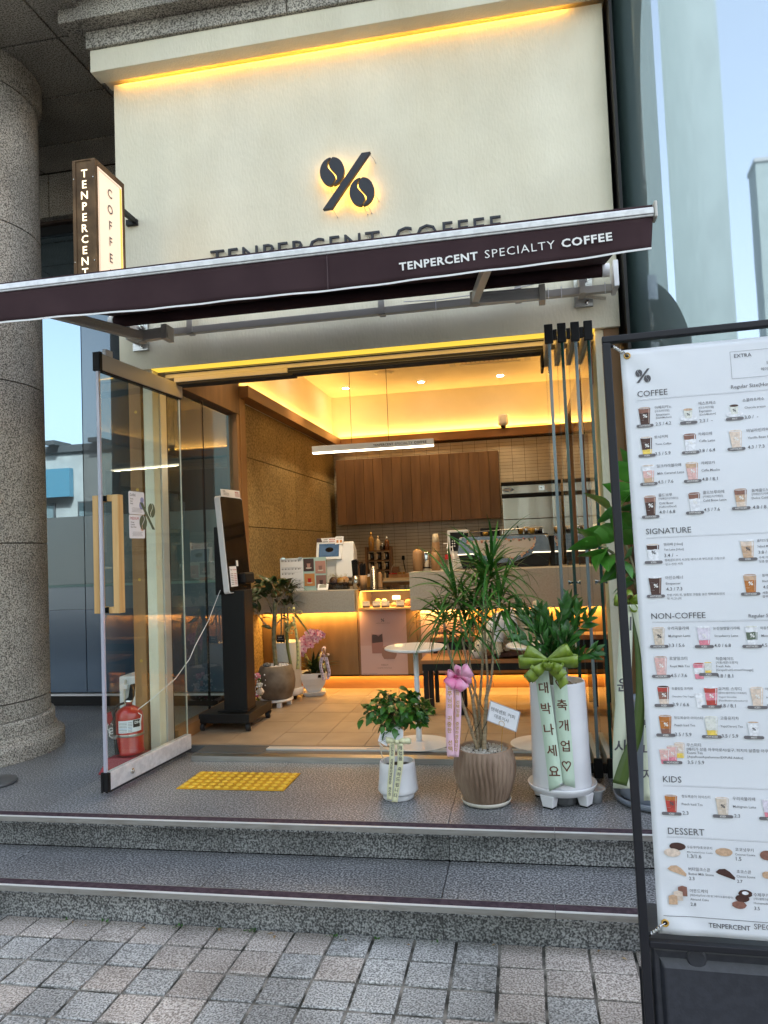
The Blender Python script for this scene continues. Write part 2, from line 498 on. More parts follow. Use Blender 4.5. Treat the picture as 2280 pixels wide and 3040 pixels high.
# ================================================================== SETTING
# ---- ground
g = MB().b(-60, 60, -60, 2.999, -.60, -.352).build('ground', 'asphalt'); g['kind'] = 'structure'
pav = struct('pavement', (0, 2.5, -.335))
MB().b(-6, 4, -3, 3.0, -.351, -.342).build('joint_bed', 'sand', pav)
pv = []
for i, m_ in enumerate(('paver_grey', 'paver_pink')):
    for j in range(3):
        q = MB(); hw = .0792; hl = .0763; c_ = .005; t = .0
        def jt(a): return a + random.uniform(-.0022, .0022)
        o4 = [(jt(-hw), jt(-hl)), (jt(hw), jt(-hl)), (jt(hw), jt(hl)), (jt(-hw), jt(hl))]
        vs = [(x, y, -.014) for x, y in o4] + [(x, y, -.003) for x, y in o4] + [(x * (1 - c_ / hw), y * (1 - c_ / hl), 0) for x, y in o4]
        fs = []
        for k in range(2):
            for a in range(4): fs.append((k * 4 + a, k * 4 + (a + 1) % 4, k * 4 + 4 + (a + 1) % 4, k * 4 + 4 + a))
        fs.append((8, 9, 10, 11))
        q.add(vs, fs)
        pv.append(mesh_of(q, 'paver', m_))
pinks = {0: [-13, -12, -11, -10, -8, -7, -6, -9, -1, 0, 1, 2, -14], 1: [-9, -8, -7, -5, -1, 0, 1, 2], 2: [-10, -8, -1, 1, 2], 3: [-9, -8, -12, -2, 0, 1]}
cnt = 0
for r_ in range(10):
    for c_ in range(-17, 9):
        if cnt >= 262: break
        cnt += 1
        pk = c_ in pinks[r_] if r_ in pinks else (random.random() < .38)
        me = pv[(3 if pk else 0) + random.randrange(3)]
        x = (c_ + .5) * .1675; y = 2.924 - r_ * .163
        inst(me, 'paver', pav, Matrix.Translation((x, y - 2.5, random.uniform(-.0015, .002))) @ Matrix.Rotation(random.uniform(-.012, .012), 4, 'Z')
             @ Matrix.Rotation(random.uniform(-.008, .008), 4, 'X') @ Matrix.Diagonal((random.uniform(.98, 1.0), random.uniform(.98, 1.0), 1, 1)))
# weeds in the joint at the foot of the steps
wd = MB()
for cx, n_ in ((-1.52, 10), (-1.33, 8), (-1.19, 16), (-.83, 9), (-1.86, 6), (-.66, 4), (-2.05, 7), (-1.0, 4), (-.43, 3)):
    for k in range(n_):
        x = cx + random.gauss(0, .012); y = 2.988 - random.random() * .02; a = random.uniform(0, 6.28); l_ = random.uniform(.006, .018)
        d = Vector((cos(a), sin(a), random.uniform(.4, 1.4))).normalized() * l_; s_ = Vector((-sin(a), cos(a), 0)) * l_ * .28
        p = Vector((x, y, -.335))
        wd.add([p, p + d * .5 + s_, p + d, p + d * .5 - s_], [(0, 1, 2, 3)])
tag(wd.build('moss_and_weeds', 'leaf_d'), 'tiny green weeds sprouting along the foot of the lower step', 'weeds', kind='stuff')

dl_ = MB(); random.seed(6)
for cx in (-2.0, -1.62, -1.30, -1.12, -1.08, -.80, -.55, -.21, .18, .30, -1.9):
    x = cx + random.gauss(0, .02); y = 2.985 - random.random() * .06; a = random.uniform(0, 6.28); l_ = random.uniform(.008, .016); d = Vector((cos(a), sin(a), 0)) * l_; s_ = Vector((-sin(a), cos(a), 0)) * l_ * .45; p = Vector((x, y, -.329))
    dl_.add([p - d, p + s_ + Vector((0, 0, .004)), p + d, p - s_ + Vector((0, 0, .003))], [(0, 1, 2), (0, 2, 3)])
tag(dl_.build('dry_leaves', mat('dry_leaf', (.32, .19, .08), .8, col2=(.42, .30, .15), scale=60)), 'small dry brown leaf scraps lying on the pavers along the lower step', 'leaf litter', kind='stuff')

# ---- granite steps
st = struct('steps', (-.6, 3.1, -.335))
XL, XR = -7.4, 3.6
seams = [-7.4, -6.42, -5.42, -4.42, -3.42, -2.425, -1.412, -.39, .62, 1.62, 2.62, 3.6]
for i in range(len(seams) - 1):
    a, b_ = seams[i] + .0015, seams[i + 1] - .0015
    MB().b(a, b_, 3.006, 3.30, -.62, -.2065).build('riser_stone', 'gran_riser', st)
    MB().b(a, b_, 2.929, 3.345, -.2055, -.170).build('tread_stone', 'gran_steps', st, bevel=.003)
    MB().b(a, b_, 3.346, 3.60, -.1675, -.0375).build('riser_stone', 'gran_riser', st)
for (yy, zz) in ((2.922, -.168), (3.262, .0)):
    cuts = [-7.4, -4.6, -2.28 if zz == 0 else -1.98, .05 if zz else .07, 1.9, 3.6]
    for i in range(len(cuts) - 1):
        q = MB()
        a, b_ = cuts[i] + .001, cuts[i + 1] - .001
        q.b(a, b_, yy - .003, yy, zz - .024, zz - .0015, 0)
        q.b(a, b_, yy - .0035, yy + .005, zz - .0013, zz + .003, 2)
        q.b(a, b_, yy + .006, yy + .056, zz - .001, zz + .0022, 1)
        q.b(a, b_, yy + .056, yy + .059, zz - .001, zz + .003, 0)
        q.build('nosing_strip', ['nosing', 'nosing_in', 'nosing_highlight'], st)
# ---- platform slabs
pl = struct('platform', (-.6, 4.0, 0))
ys = [3.285, 4.252, 5.2, 6.2]
for j in range(3):
    for i in range(len(seams) - 1):
        a, b_ = seams[i] + .0012, seams[i + 1] - .0012
        if j > 0 and a > -2.3: continue
        MB().b(a, b_, ys[j] + .0012, ys[j + 1] - .0012, -.054, 0).build('slab', 'gran_steps', pl) if j else MB().b(a, b_, 3.269, ys[1] - .0012, -.036, 0).build('slab', 'gran_steps', pl)
MB().b(XL, XR, 3.61, 6.4, -.20, -.0545).build('slab_bed', 'floor_grout', pl)
MB().b(-2.28, XR, 4.2532, 4.5, -.054, -.004).build('slab_under_sill', 'gran_steps', pl)

# ---- opposite side of the street (seen only mirrored in the glass)
def town(name, label, x0, x1, y0, y1, z1, wall, rows, cols, cat='building', sign=None):
    t = thing(name, label, cat, ((x0 + x1) / 2, (y0 + y1) / 2, -.35))
    MB().b(x0, x1, y0, y1, -.4, z1).build('wall', wall, t)
    MB().b(x0 - .1, x1 + .1, y0 - .1, y1 + .1, z1, z1 + .25).build('roof', 'dark_alu', t)
    fw_ = (x1 - x0) / cols; fh = (z1 - 1.2) / max(1, rows)
    for r_ in range(rows):
        for c_ in range(cols):
            a = x0 + fw_ * (c_ + .16); zz = 1.0 + fh * r_
            f = MB().b(a, a + fw_ * .68, y1 + .001, y1 + .06, zz, zz + fh * .6).build('window', 'dark_alu', t)
            MB().b(a + .06, a + fw_ * .68 - .06, y1 + .061, y1 + .07, zz + .06, zz + fh * .6 - .06).build('pane', facade_glass, f)
    return t
facade_glass = coated('town_glass', (.10, .14, .15), (.6, .7, .75), .4)
M['white_wall'] = mat('white_wall', (.42, .42, .40), .8, col2=(.34, .34, .33), scale=1.4)
M['beige_wall'] = mat('beige_wall', (.42, .38, .32), .8, col2=(.36, .33, .28), scale=2)
M['grey_wall'] = mat('grey_wall', (.30, .31, .32), .8, col2=(.25, .26, .27), scale=2)
M['teal_block'] = mat('teal_block_wall', (.13, .165, .165), .7, col2=(.15, .19, .19), scale=1)
M['teal_wall'] = mat('teal_wall', (.36, .42, .42), .6, col2=(.40, .46, .46), scale=1)
M['blue_sign'] = mat('blue_sign', (.08, .22, .30), .5)
t = town('white_building', 'white two storey building with blue sign mirrored in the tinted glass on the left', -27, -13, -22, -12, 5.15, 'white_wall', 1, 5)
MB().b(-17.7, -15.5, -11.93, -11.7, 3.55, 4.55).build('sign_board', 'blue_sign', t)
for k in range(5): MB().b(-21.5 + k * 1.7, -21.1 + k * 1.7, -12.6, -11.6, 5.4, 5.55).build('roof_lamp', 'dark_alu', t)
tt = town('office_tower', 'slim slanted tower mirrored in the curved glass at the right', 13.8, 14.8, -42, -40, 24, 'teal_block', 0, 1)
town('apartment_block', 'tall block down the street mirrored in the bend of the facade glass', -46, -30, -22, 3, 40, 'teal_block', 0, 8)
town('teal_office_block', 'tall pale teal block mirrored in the left part of the curved facade glass', -15, 5.9, -28, -16, 25, 'teal_block', 0, 1)
town('corner_building', 'beige building mirrored low in the glass on the right', 6.5, 26, -34, -22, 7, 'beige_wall', 2, 10)

# ---- office building: granite column, soffit, entablature, tinted glass
ob = thing('office_building', 'granite office building above and left of the coffee shop, with cornice, soffit and tinted glazing', 'building', (-4, 5.8, 0))
MB().b(-30, 30, 4.25, 24, 4.78, 15).build('upper_storeys', 'gran_wall', ob)
MB().b(-30, -2.66, 3.3, 4.249, 4.70, 15).build('upper_storeys', 'gran_wall', ob)
# soffit stones
for a, b_ in ((-9.2, -7.2), (-7.2, -5.3), (-5.3, -3.93), (-3.93, -2.786), (-2.786, -2.50)):
    for c_, d in ((3.3, 4.146), (4.146, 4.686), (4.686, 5.235), (5.235, 5.62)):
        MB().b(a + .007, b_ - .007, c_ + .007, d - .007, 4.60, 4.66).build('soffit_stone', 'gran_soffit', ob, bevel=.005)
MB().b(-9.2, -2.5, 3.3, 5.62, 4.661, 4.698).build('soffit_backing', 'floor_grout', ob)
for a, b_ in ((-7.2, -5.6), (-5.6, -3.90), (-3.90, -2.3)):
    MB().b(a + .004, b_ - .004, 5.626, 5.70, 4.22, 4.598).build('fascia_stone', 'gran_wall', ob, bevel=.004)
MB().b(-9.2, -2.3, 5.70, 5.9, 4.2, 4.699).build('fascia_backing', 'floor_grout', ob)
# entablature over the shop front
for x0, x1, y0, z0, z1 in ((-2.523, -1.222, 4.03, 4.405, 4.515), (-1.216, .62, 4.03, 4.405, 4.515), (-2.645, -.60, 3.93, 4.516, 4.64), (-.594, .62, 3.93, 4.516, 4.64),
                           (-2.73, -.9, 3.80, 4.641, 4.80), (-.894, .62, 3.80, 4.641, 4.80)):
    MB().b(x0, x1, y0, 4.26, z0, z1).build('cornice_stone', 'gran_wall', ob, bevel=.006)
MB().b(-2.9, 8, 3.66, 4.249, 4.801, 15).build('upper_storeys', 'gran_wall', ob)

# column
co = thing('granite_column', 'round granite column with stepped base at the left of the platform', 'column', (-3.70, 4.34, 0))
cc = (-3.70, 4.34)
def arcseg(z0, z1, r0, r1, a0, a1, name='drum_stone', n=14, extra=None):
    prof = extra or [(r0, z0), (r1, z1)]
    q = MB(); vs = []; fs = []; m_ = len(prof)
    for k in range(n + 1):
        a = a0 + (a1 - a0) * k / n
        for (r, z) in prof: vs.append((cc[0] + r * cos(a), cc[1] + r * sin(a), z))
        vs.append((cc[0] + (prof[0][0] - .06) * cos(a), cc[1] + (prof[0][0] - .06) * sin(a), prof[0][1]))
        vs.append((cc[0] + (prof[-1][0] - .06) * cos(a), cc[1] + (prof[-1][0] - .06) * sin(a), prof[-1][1]))
    st_ = m_ + 2
    for k in range(n):
        for i in range(m_ - 1):
            fs.append((k * st_ + i, (k + 1) * st_ + i, (k + 1) * st_ + i + 1, k * st_ + i + 1))
        fs.append((k * st_ + m_, (k + 1) * st_ + m_, (k + 1) * st_, k * st_))
        fs.append((k * st_ + m_ - 1, (k + 1) * st_ + m_ - 1, (k + 1) * st_ + m_ + 1, k * st_ + m_ + 1))
    for k in (0, n):
        fs.append(tuple([k * st_ + m_] + [k * st_ + i for i in range(m_)] + [k * st_ + m_ + 1])[::(1 if k == 0 else -1)])
    q.add(vs, fs)
    o = q.build(name, 'gran_wall', co, smooth=False)
    return o
ja = [R(-57), R(33), R(123), R(213)]
zs = [.353, 1.362, 2.41, 3.46, 4.40]
for i in range(4):
    rr0 = .530 - .006 * i; rr1 = rr0 - .006
    for j in range(4):
        a0 = ja[j] + .008; a1 = ja[(j + 1) % 4] + (2 * pi if j == 3 else 0) - .008
        arcseg(zs[i] + .004, zs[i + 1] - .004, rr0, rr1, a0, a1, n=16)
for j in range(4):
    a0 = ja[j] + .006; a1 = ja[(j + 1) % 4] + (2 * pi if j == 3 else 0) - .006
    arcseg(0, 0, 0, 0, a0 + .1, a1 + .1, 'base_stone', extra=[(.616, .001), (.618, .085), (.612, .098), (.585, .104), (.572, .118), (.568, .145), (.560, .150)], n=16)
    arcseg(0, 0, 0, 0, a0, a1, 'base_stone', extra=[(.556, .153), (.556, .225), (.55, .236), (.545, .24)], n=16)
    arcseg(0, 0, 0, 0, a0 - .02, a1 - .02, 'base_stone', extra=[(.53, .244), (.531, .349)], n=16)
    arcseg(0, 0, 0, 0, a0, a1, 'capital_stone', extra=[(.508, 4.404), (.511, 4.43), (.528, 4.45), (.534, 4.47), (.534, 4.598)], n=16)
MB().lathe([(.50, .002), (.50, 4.59)], 32, (*cc, 0)).build('core', 'floor_grout', co)

# tinted glazing left of the shop
gz = thing('tinted_glass_wall', 'dark tinted glass wall with blue film behind the column and open door', 'glass wall', (-4, 5.78, 0))
tint = coated('tinted_glass', (.018, .032, .036), (.33, .45, .53), .62)
tint_dark_refl = coated('tinted_glass_dark_refl', (.03, .045, .048), (.46, .60, .68), .14)  # dark reflection painted in as a darker, less mirroring pane
film = coated('frosted_film', (.15, .19, .19), (.5, .6, .65), .12, rough=.25)
film_b = coated('blue_film_light', (.13, .175, .21), (.5, .6, .7), .12, rough=.2)
film_d = coated('blue_film', (.035, .075, .13), (.5, .6, .7), .14, rough=.15)
M['frosted_edge'] = mat('film_edge', (.22, .34, .32), .5)
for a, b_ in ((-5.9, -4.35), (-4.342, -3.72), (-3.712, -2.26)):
    MB().b(a, b_, 5.78, 5.80, 1.62, 4.12).build('pane', tint if b_ < -3 else tint_dark_refl, gz)
    MB().b(a, b_, 5.776, 5.80, 1.035, 1.618).build('film_panel', film, gz)
    MB().b(a, b_, 5.774, 5.80, 1.012, 1.033).build('film_stripe', 'frosted_edge', gz)
    MB().b(a, b_, 5.776, 5.80, .82, 1.010).build('film_panel', film_b, gz)
    MB().b(a, b_, 5.776, 5.80, .115, .818).build('film_panel', film_d, gz)
MB().b(-5.9, -2.26, 5.75, 5.82, 4.121, 4.215).build('head_rail', 'black_metal', gz)
MB().b(-5.9, -2.26, 5.75, 5.82, .088, .105).build('bottom_rail', 'alu_light', gz)
MB().b(-5.9, -2.26, 5.77, 5.82, .001, .087).build('plinth', 'black_metal', gz)
MB().b(-7.5, -2.26, 6.3, 6.35, 0, 4.7).build('inner_wall', 'dark_alu', gz)

# curved mirror glazing right of the shop
cg = thing('curved_glass_facade', 'pale teal curved glass facade reflecting sky at the right of the cream wall', 'glass wall', (1.2, 4.0, 0))
cgm = coated('teal_facade_glass', (.20, .265, .27), (.54, .63, .71), .46, rough=.02, wav=.015)
pts = [(.625, 4.6), (.625, 4.36)]
for k in range(1, 17):
    a = pi * k / 32
    pts.append((1.005 - .38 * cos(a), 4.36 - .38 * sin(a)))
pts += [(1.6, 3.98)]
def gstrip(pp, z0, z1, name, m_):
    q = MB(); n = len(pp)
    vs = [(x, y, z0) for x, y in pp] + [(x, y, z1) for x, y in pp] + [(x + .02, y + .02, z0) for x, y in pp] + [(x + .02, y + .02, z1) for x, y in pp]
    fs = []
    for i in range(n - 1):
        fs += [(i, i + 1, n + i + 1, n + i), (2 * n + i + 1, 2 * n + i, 3 * n + i, 3 * n + i + 1)]
    q.add(vs, fs)
    return q.build(name, m_, cg, smooth=True)
gstrip(pts, .06, 7.5, 'pane', cgm)
gstrip([(1.605, 3.98), (3.2, 3.98)], .06, 7.5, 'pane', cgm)
gstrip([(3.205, 3.98), (6, 3.98)], .06, 7.5, 'pane', cgm)
MB().b(.604, .620, 4.10, 4.6, 0, 7.5).build('side_channel', 'black_metal', cg)
MB().b(.6205, .626, 4.16, 4.34, 0, 7.5).build('edge_strip', 'glass_edge_dark', cg)
MB().b(.61, 6, 4.0, 4.3, .001, .058).build('bottom_rail', 'black_metal', cg)

# ---- coffee shop front wall
sf = thing('shop_front', 'cream plastered shop front with lit cornice, lintel and narrow jambs around the open entrance', 'shop front', (-.9, 4.2, 0))
q = MB()
q.b(-2.435, .582, 4.20, 4.42, 2.407, 4.262)
q.build('upper_wall', 'plaster', sf)
MB().b(-2.505, .60, 4.05, 4.165, 4.262, 4.402).build('cornice', 'plaster', sf, bevel=.002)
MB().b(-2.505, .60, 4.165, 4.30, 4.30, 4.402).build('cornice_back', 'plaster', sf)
MB().b(-2.40, .40, 4.168, 4.174, 4.285, 4.299).build('led_strip', 'led_sign', sf)
for sx_ in range(3): area('cornice_light', (-1.93 + sx_ * .93, 4.186, 4.285), (.92, .02), .30, (1, .50, .08), (R(8), 0, 0), parent=sf)
# jambs
MB().b(-2.294, -2.231, 4.222, 4.303, 0.0, 2.405).build('jamb', 'plaster', sf, bevel=.003)
MB().b(-2.262, -2.222, 4.305, 4.385, 0.0, 2.361).build('aluminium_upright', 'alu_light', sf, bevel=.002)
MB().b(-2.262, -2.226, 4.387, 4.402, 0.0, 2.361).build('gasket', 'black', sf)
MB().b(.448, .496, 4.235, 4.42, 0, 2.405).build('jamb', 'plaster', sf, bevel=.003)
MB().b(-2.40, -2.318, 4.235, 4.40, 0, 2.405).build('timber_post', 'wood', sf, bevel=.003)
MB().b(.497, .577, 4.225, 4.40, 0, 2.405).build('timber_post', 'wood', sf, bevel=.003)
q = MB()
for zz in (2.18, 1.72, 1.65, 1.12, .62):
    q.lathe([(.012, 0), (.010, .003), (.003, .004)], 10, (0, 0, 0)); 
q = MB()
for zz in (2.15, 1.66, 1.10, .60):
    q.add(*(lambda o: ([(o[0] + .010 * cos(2 * pi * k / 10), 4.2335, o[1] + .010 * sin(2 * pi * k / 10)) for k in range(10)], [tuple(range(10))]))((-2.352, zz)))
q.build('screw_head', 'gold', sf)
# lintel soffit light and sliding track
MB().b(-2.225, .447, 4.204, 4.292, 2.4025, 2.4065).build('glowing_soffit', 'soffit_glow', sf)  # soffit surface made to glow, in place of LED light falling on it
for k in range(3): area('lintel_light', (-1.75 + k * .88, 4.235, 2.399), (.86, .03), .12, (1, .5, .07), (0, 0, 0), parent=sf)
tr = thing('door_track', 'long grey and black folding door track under the lintel', 'door track', (-.9, 4.33, 2.36))
MB().b(-2.18, .45, 4.30, 4.40, 2.362, 2.402).build('track_body', 'alu', tr, bevel=.002)
MB().b(-2.18, .45, 4.292, 4.299, 2.388, 2.394).build('track_groove', 'black', tr)
MB().b(-2.12, -1.372, 4.296, 4.38, 2.333, 2.361).build('track_cover', 'alu', tr, bevel=.002)
MB().b(-2.12, -1.340, 4.30, 4.40, 2.318, 2.332).build('brush_seal', 'black_soft', tr)
MB().b(-1.371, .165, 4.303, 4.395, 2.326, 2.3615).build('brush_seal', 'black_soft', tr, bevel=.004)
MB().b(-1.371, .165, 4.299, 4.3025, 2.342, 2.346).build('brush_lip', 'dark_alu', tr)
MB().b(.150, .166, 4.30, 4.46, 2.235, 2.3255).build('end_stop', 'black', tr, bevel=.003)

# door sill
sl = thing('door_sill', 'stainless steel door sill with white sliding rail in front of the tiled floor', 'door sill', (-.9, 4.25, 0))
q = MB(); q.b(-2.03, .55, 4.215, 4.235, -.003, .032)
q.add([(-2.03, 4.215, .032), (.55, 4.215, .032), (.55, 4.262, .038), (-2.03, 4.262, .038)], [(0, 1, 2, 3)])
q.build('sill_plate', 'steel', sl)
MB().b(-2.02, -1.60, 4.263, 4.40, .0, .041).build('floor_hinge_cover', 'dark_alu', sl)
q = MB(); q.b(-1.60, .45, 4.263, 4.338, 0, .038, 2)
q.b(-1.60, .45, 4.339, 4.352, 0, .046, 0); q.b(-1.60, -.98, 4.353, 4.372, 0, .044, 0); q.b(-.979, .45, 4.353, 4.372, 0, .036, 1); q.b(-1.60, .45, 4.373, 4.40, 0, .044, 0)
q.build('rail', ['alu_light', 'black', 'dark_alu'], sl)
MB().b(-2.28, .62, 4.4005, 4.42, -.003, .0435).build('threshold', 'dark_alu', sl)

# ---- tactile paving tiles
for i in range(2):
    x0 = -1.872 + i * .2985
    t = thing('tactile_tile', ('left' if i == 0 else 'right') + ' yellow tactile paving tile with round studs on the granite platform', 'tactile tile', (x0 + .148, 3.85, .0), 'yellow tactile tiles before the entrance')
    MB().b(x0, x0 + .296, 3.702, 4.0, .001, .006).build('tile_base', 'yellow', t, bevel=.0015)
    stud = None
    for a in range(6):
        for b_ in range(6):
            if stud is None:
                q = MB().lathe([(.0165, 0), (.0158, .0025), (.012, .0052), (.006, .006)], 14)
                stud = mesh_of(q, 'stud', 'yellow_stud', True)
            inst(stud, 'stud', t, Matrix.Translation((-.148 + .025 + a * .0492, -.148 + .025 + b_ * .0495, .006)))
# ================================================================== INTERIOR
FZ = .045
room = struct('shop_interior', (-.9, 6.5, 0))
# floor
MB().b(-2.30, .64, 4.42, 8.85, -.02, .0415).build('grout_bed', 'floor_grout', room)
fme = []
for k in range(3):
    q = MB(); q.b(-.1492, .1492, -.1492, .1492, -.010, 0)
    fme.append(mesh_of(q, 'floor_tile', 'floor_tile'))
for i in range(-1, 9):
    for j in range(-1, 8):
        x = -2.058 + .3 * i + .0; y = 4.59 + .3 * j
        x0, x1 = max(x - .1485, -2.27), min(x + .1485, .62)
        y0, y1 = max(y - .1485, 4.421), y + .1485
        if x1 - x0 < .02 or y1 - y0 < .01 or y > 6.45: continue
        MB().b(x0, x1, y0, y1, .035, FZ + random.uniform(-.0004, .0004)).build('floor_tile', 'floor_tile', room)
MB().b(-2.27, .62, 6.44, 8.8, .035, FZ).build('back_floor', 'floor_tile', room)
# shell
MB().b(-2.34, -2.25, 5.72, 8.80, 2.50, 3.13).build('wall', 'room_white', room)
MB().b(-2.34, -2.25, 4.42, 5.72, 2.72, 3.13).build('wall', 'room_white', room)
MB().b(-2.34, .70, 8.80, 8.9, 0, 3.13).build('wall', 'room_white', room)
MB().b(.62, .70, 4.42, 8.80, 0, 3.13).build('wall', 'room_white', room)
MB().b(-2.34, .62, 4.421, 8.9, 3.131, 3.2).build('ceiling', 'room_white', room)
MB().b(-2.34, .70, 4.421, 4.45, 2.37, 3.13).build('wall', 'room_white', room)
# stone cladding on the left wall
MB().b(-2.30, -2.262, 5.73, 8.8, .045, 2.50).build('wall', 'grout', room)
zz = [.046, .876, 1.463, 2.05, 2.50]
yy = [5.735, 7.20, 8.795]
for i in range(4):
    for j in range(2):
        MB().b(-2.262, -2.25, yy[j] + .002, yy[j + 1] - .002, zz[i] + .003, zz[i + 1] - .003).build('stone_panel', 'stone_in', room, bevel=.003)
# wooden cove mouldings
MB().b(-2.25, -2.13, 5.62, 8.70, 2.502, 2.60).build('cove_moulding', 'wood_y', room, bevel=.003)
MB().b(-2.25, .62, 8.70, 8.80, 2.502, 2.60).build('cove_moulding', 'wood_h', room, bevel=.003)
MB().b(.50, .62, 4.60, 8.70, 2.502, 2.60).build('cove_moulding', 'wood_y', room, bevel=.003)
MB().b(-2.23, -2.20, 5.72, 8.68, 2.601, 2.612).build('led_strip', 'led', room)
MB().b(-2.20, .60, 8.765, 8.78, 2.601, 2.612).build('led_strip', 'led', room)
for k in range(3): area('cove_light', (-2.205, 6.22 + k * .99, 2.625), (.05, .96), 0.538, WARM, (pi, R(12), 0), parent=room)
for k in range(3): area('cove_light', (-1.72 + k * .95, 8.765, 2.625), (.93, .05), 0.605, WARM, (pi - R(-12), 0, 0), parent=room)
area('cove_light', (.585, 6.9, 2.625), (.04, 3.2), 1.01, WARM, (pi, R(-12), 0), parent=room)
# timber frame and glass partition at the left of the entrance
gp = thing('glass_partition', 'timber framed glass partition inside the entrance left of the kiosk', 'glass partition', (-2.25, 5.0, FZ))
MB().b(-2.30, -2.20, 5.60, 5.725, FZ, 2.505).build('post', 'wood', gp, bevel=.003)
MB().b(-2.25, -2.205, 5.55, 5.598, .16, 2.36).build('inner_post', 'wood', gp, bevel=.002)
MB().b(-2.31, -2.20, 4.43, 5.598, 2.36, 2.70).build('beam', 'walnut', gp, bevel=.003)
MB().b(-2.30, -2.215, 4.43, 5.598, FZ, .128).build('bottom_rail', 'wood_y', gp, bevel=.003)
q = MB(); q.b(-2.262, -2.252, 4.44, 5.0, .130, 2.359, 0); q.b(-2.262, -2.252, 5.004, 5.547, .130, 2.359, 0)
q.build('pane', 'glass', gp)
q = MB(); q.b(-2.266, -2.248, 5.0005, 5.0035, .130, 2.359); q.build('glass_joint', 'black', gp)

# back wall tiles (stack bond)
bt = struct('back_wall_tiling', (-.8, 8.79, 1))
MB().b(-2.25, .62, 8.786, 8.799, FZ, 2.50).build('grout_bed', 'grout', bt)
tw, th = .1445, .0392
allp = []
for i in range(20):
    for j in range(63):
        x0 = -2.248 + i * tw; z0 = .05 + j * th
        if x0 > .6 or z0 + th > 2.502: continue
        x1 = min(x0 + tw - .0035, .619); z1 = z0 + th - .0035
        vis = (x0 > -.26 and z0 > 1.88) or (.86 < z0 < 1.54 and -2.2 < x0 < -.2) or z0 > 2.29
        far_ = (x0 > -.26 and z0 > 1.88) or (z0 > 2.29)
        allp.append((0 if far_ else (1 if vis else 2), x0, x1, z0, z1))
allp.sort(key=lambda p: p[0])
tm = mesh_of(MB().b(-.0705, .0705, -.006, 0, -.01785, .01785), 'wall_tile', 'tile_wall')
rest = MB()
for k, (pr_, x0, x1, z0, z1) in enumerate(allp):
    if k < 298:
        inst(tm, 'wall_tile', bt, Matrix.Translation(((x0 + x1) / 2 + .8, 8.786 - 8.79, (z0 + z1) / 2 - 1)) @ Matrix.Diagonal(((x1 - x0) / .141, 1, 1, 1)))
    elif pr_ < 2 or z0 > .8:
        rest.b(x0, x1, 8.780, 8.786, z0, z1)
tag(rest.build('wall_tiles', 'tile_wall', bt), kind='stuff')

# wall cupboards
cb = thing('wall_cupboard', 'dark brown boarded wall cupboard above the back counter', 'cupboard', (-1.2, 8.6, 1.545))
MB().b(-2.15, -.236, 8.497, 8.78, 1.546, 2.308).build('carcass', 'walnut', cb)
bw = 1.914 / 17
for k in range(17):
    g_ = .0035 if k % 4 == 0 else .0012
    MB().b(-2.15 + k * bw + g_, -2.15 + (k + 1) * bw - .0012, 8.48, 8.496, 1.54, 2.31).build('board', 'walnut', cb, bevel=.0015)
# right wall shelving
rb = thing('brown_wall_shelf', 'brown wooden shelf unit along the right wall behind the folded glass', 'shelf', (.57, 6.9, FZ))
MB().b(.585, .618, 5.0, 8.2, FZ, 1.0).build('side_panel', 'panel_wood', rb)
for zz_ in (.55, 1.0, 1.5, 2.0): MB().b(.44, .617, 6.9, 8.1, zz_, zz_ + .03).build('shelf_board', 'walnut', rb)
MB().b(.44, .617, 6.87, 6.899, FZ, 2.2).build('upright', 'walnut', rb)

# ---- counters
ct = thing('service_counter', 'stone topped service counter with lit brown panels below, at the left and middle', 'counter', (-1.0, 6.1, FZ))
q = MB(); q.b(-2.245, -1.377, 5.90, 6.55, .728, .908); q.build('counter_block', 'counter', ct, bevel=.002)
MB().b(-1.374, -1.360, 5.93, 6.55, .728, .905).build('wooden_end', 'oak', ct)
q = MB(); q.b(-.918, .618, 5.90, 6.02, .728, 1.036); q.b(-.918, .618, 6.021, 6.70, .995, 1.036); q.b(-.918, -.89, 6.021, 6.7, .74, .994)
q.build('counter_block', 'counter', ct, bevel=.002)
for a, b_, c_ in ((-2.245, -1.408, 0), (-1.404, -1.379, 1), (-1.376, -.905, 0), (-.901, -.30, 0), (-.297, .30, 0), (.303, .618, 0)):
    MB().b(a, b_, 6.10, 6.118, .176, .727).build('front_panel', 'panel_wood' if not c_ else 'walnut', ct, bevel=.001)
MB().b(-2.245, .618, 6.26, 6.28, FZ + .001, .175).build('kick_board', 'wood_h', ct)
MB().b(-2.245, .618, 6.10, 6.26, .1765, .19).build('kick_top', 'walnut', ct)
MB().b(-2.245, .618, 6.119, 6.90, .2, .726).build('carcass', 'walnut', ct)
MB().b(-2.24, -1.38, 6.05, 6.06, .722, .727).build('led_strip', 'led', ct)
MB().b(-.91, .61, 6.05, 6.06, .722, .727).build('led_strip', 'led', ct)
area('counter_light', (-1.81, 6.055, .718), (.84, .03), 1.092, WARM, (R(18), 0, 0), parent=ct)
area('counter_light', (-.15, 6.055, .718), (1.5, .03), 2.184, WARM, (R(18), 0, 0), parent=ct)
MB().b(-2.24, .61, 6.235, 6.245, .168, .175).build('led_strip', 'led', ct)
area('kick_light', (-.81, 6.225, .170), (2.8, .02), 1.764, WARM, (R(10), 0, 0), parent=ct)

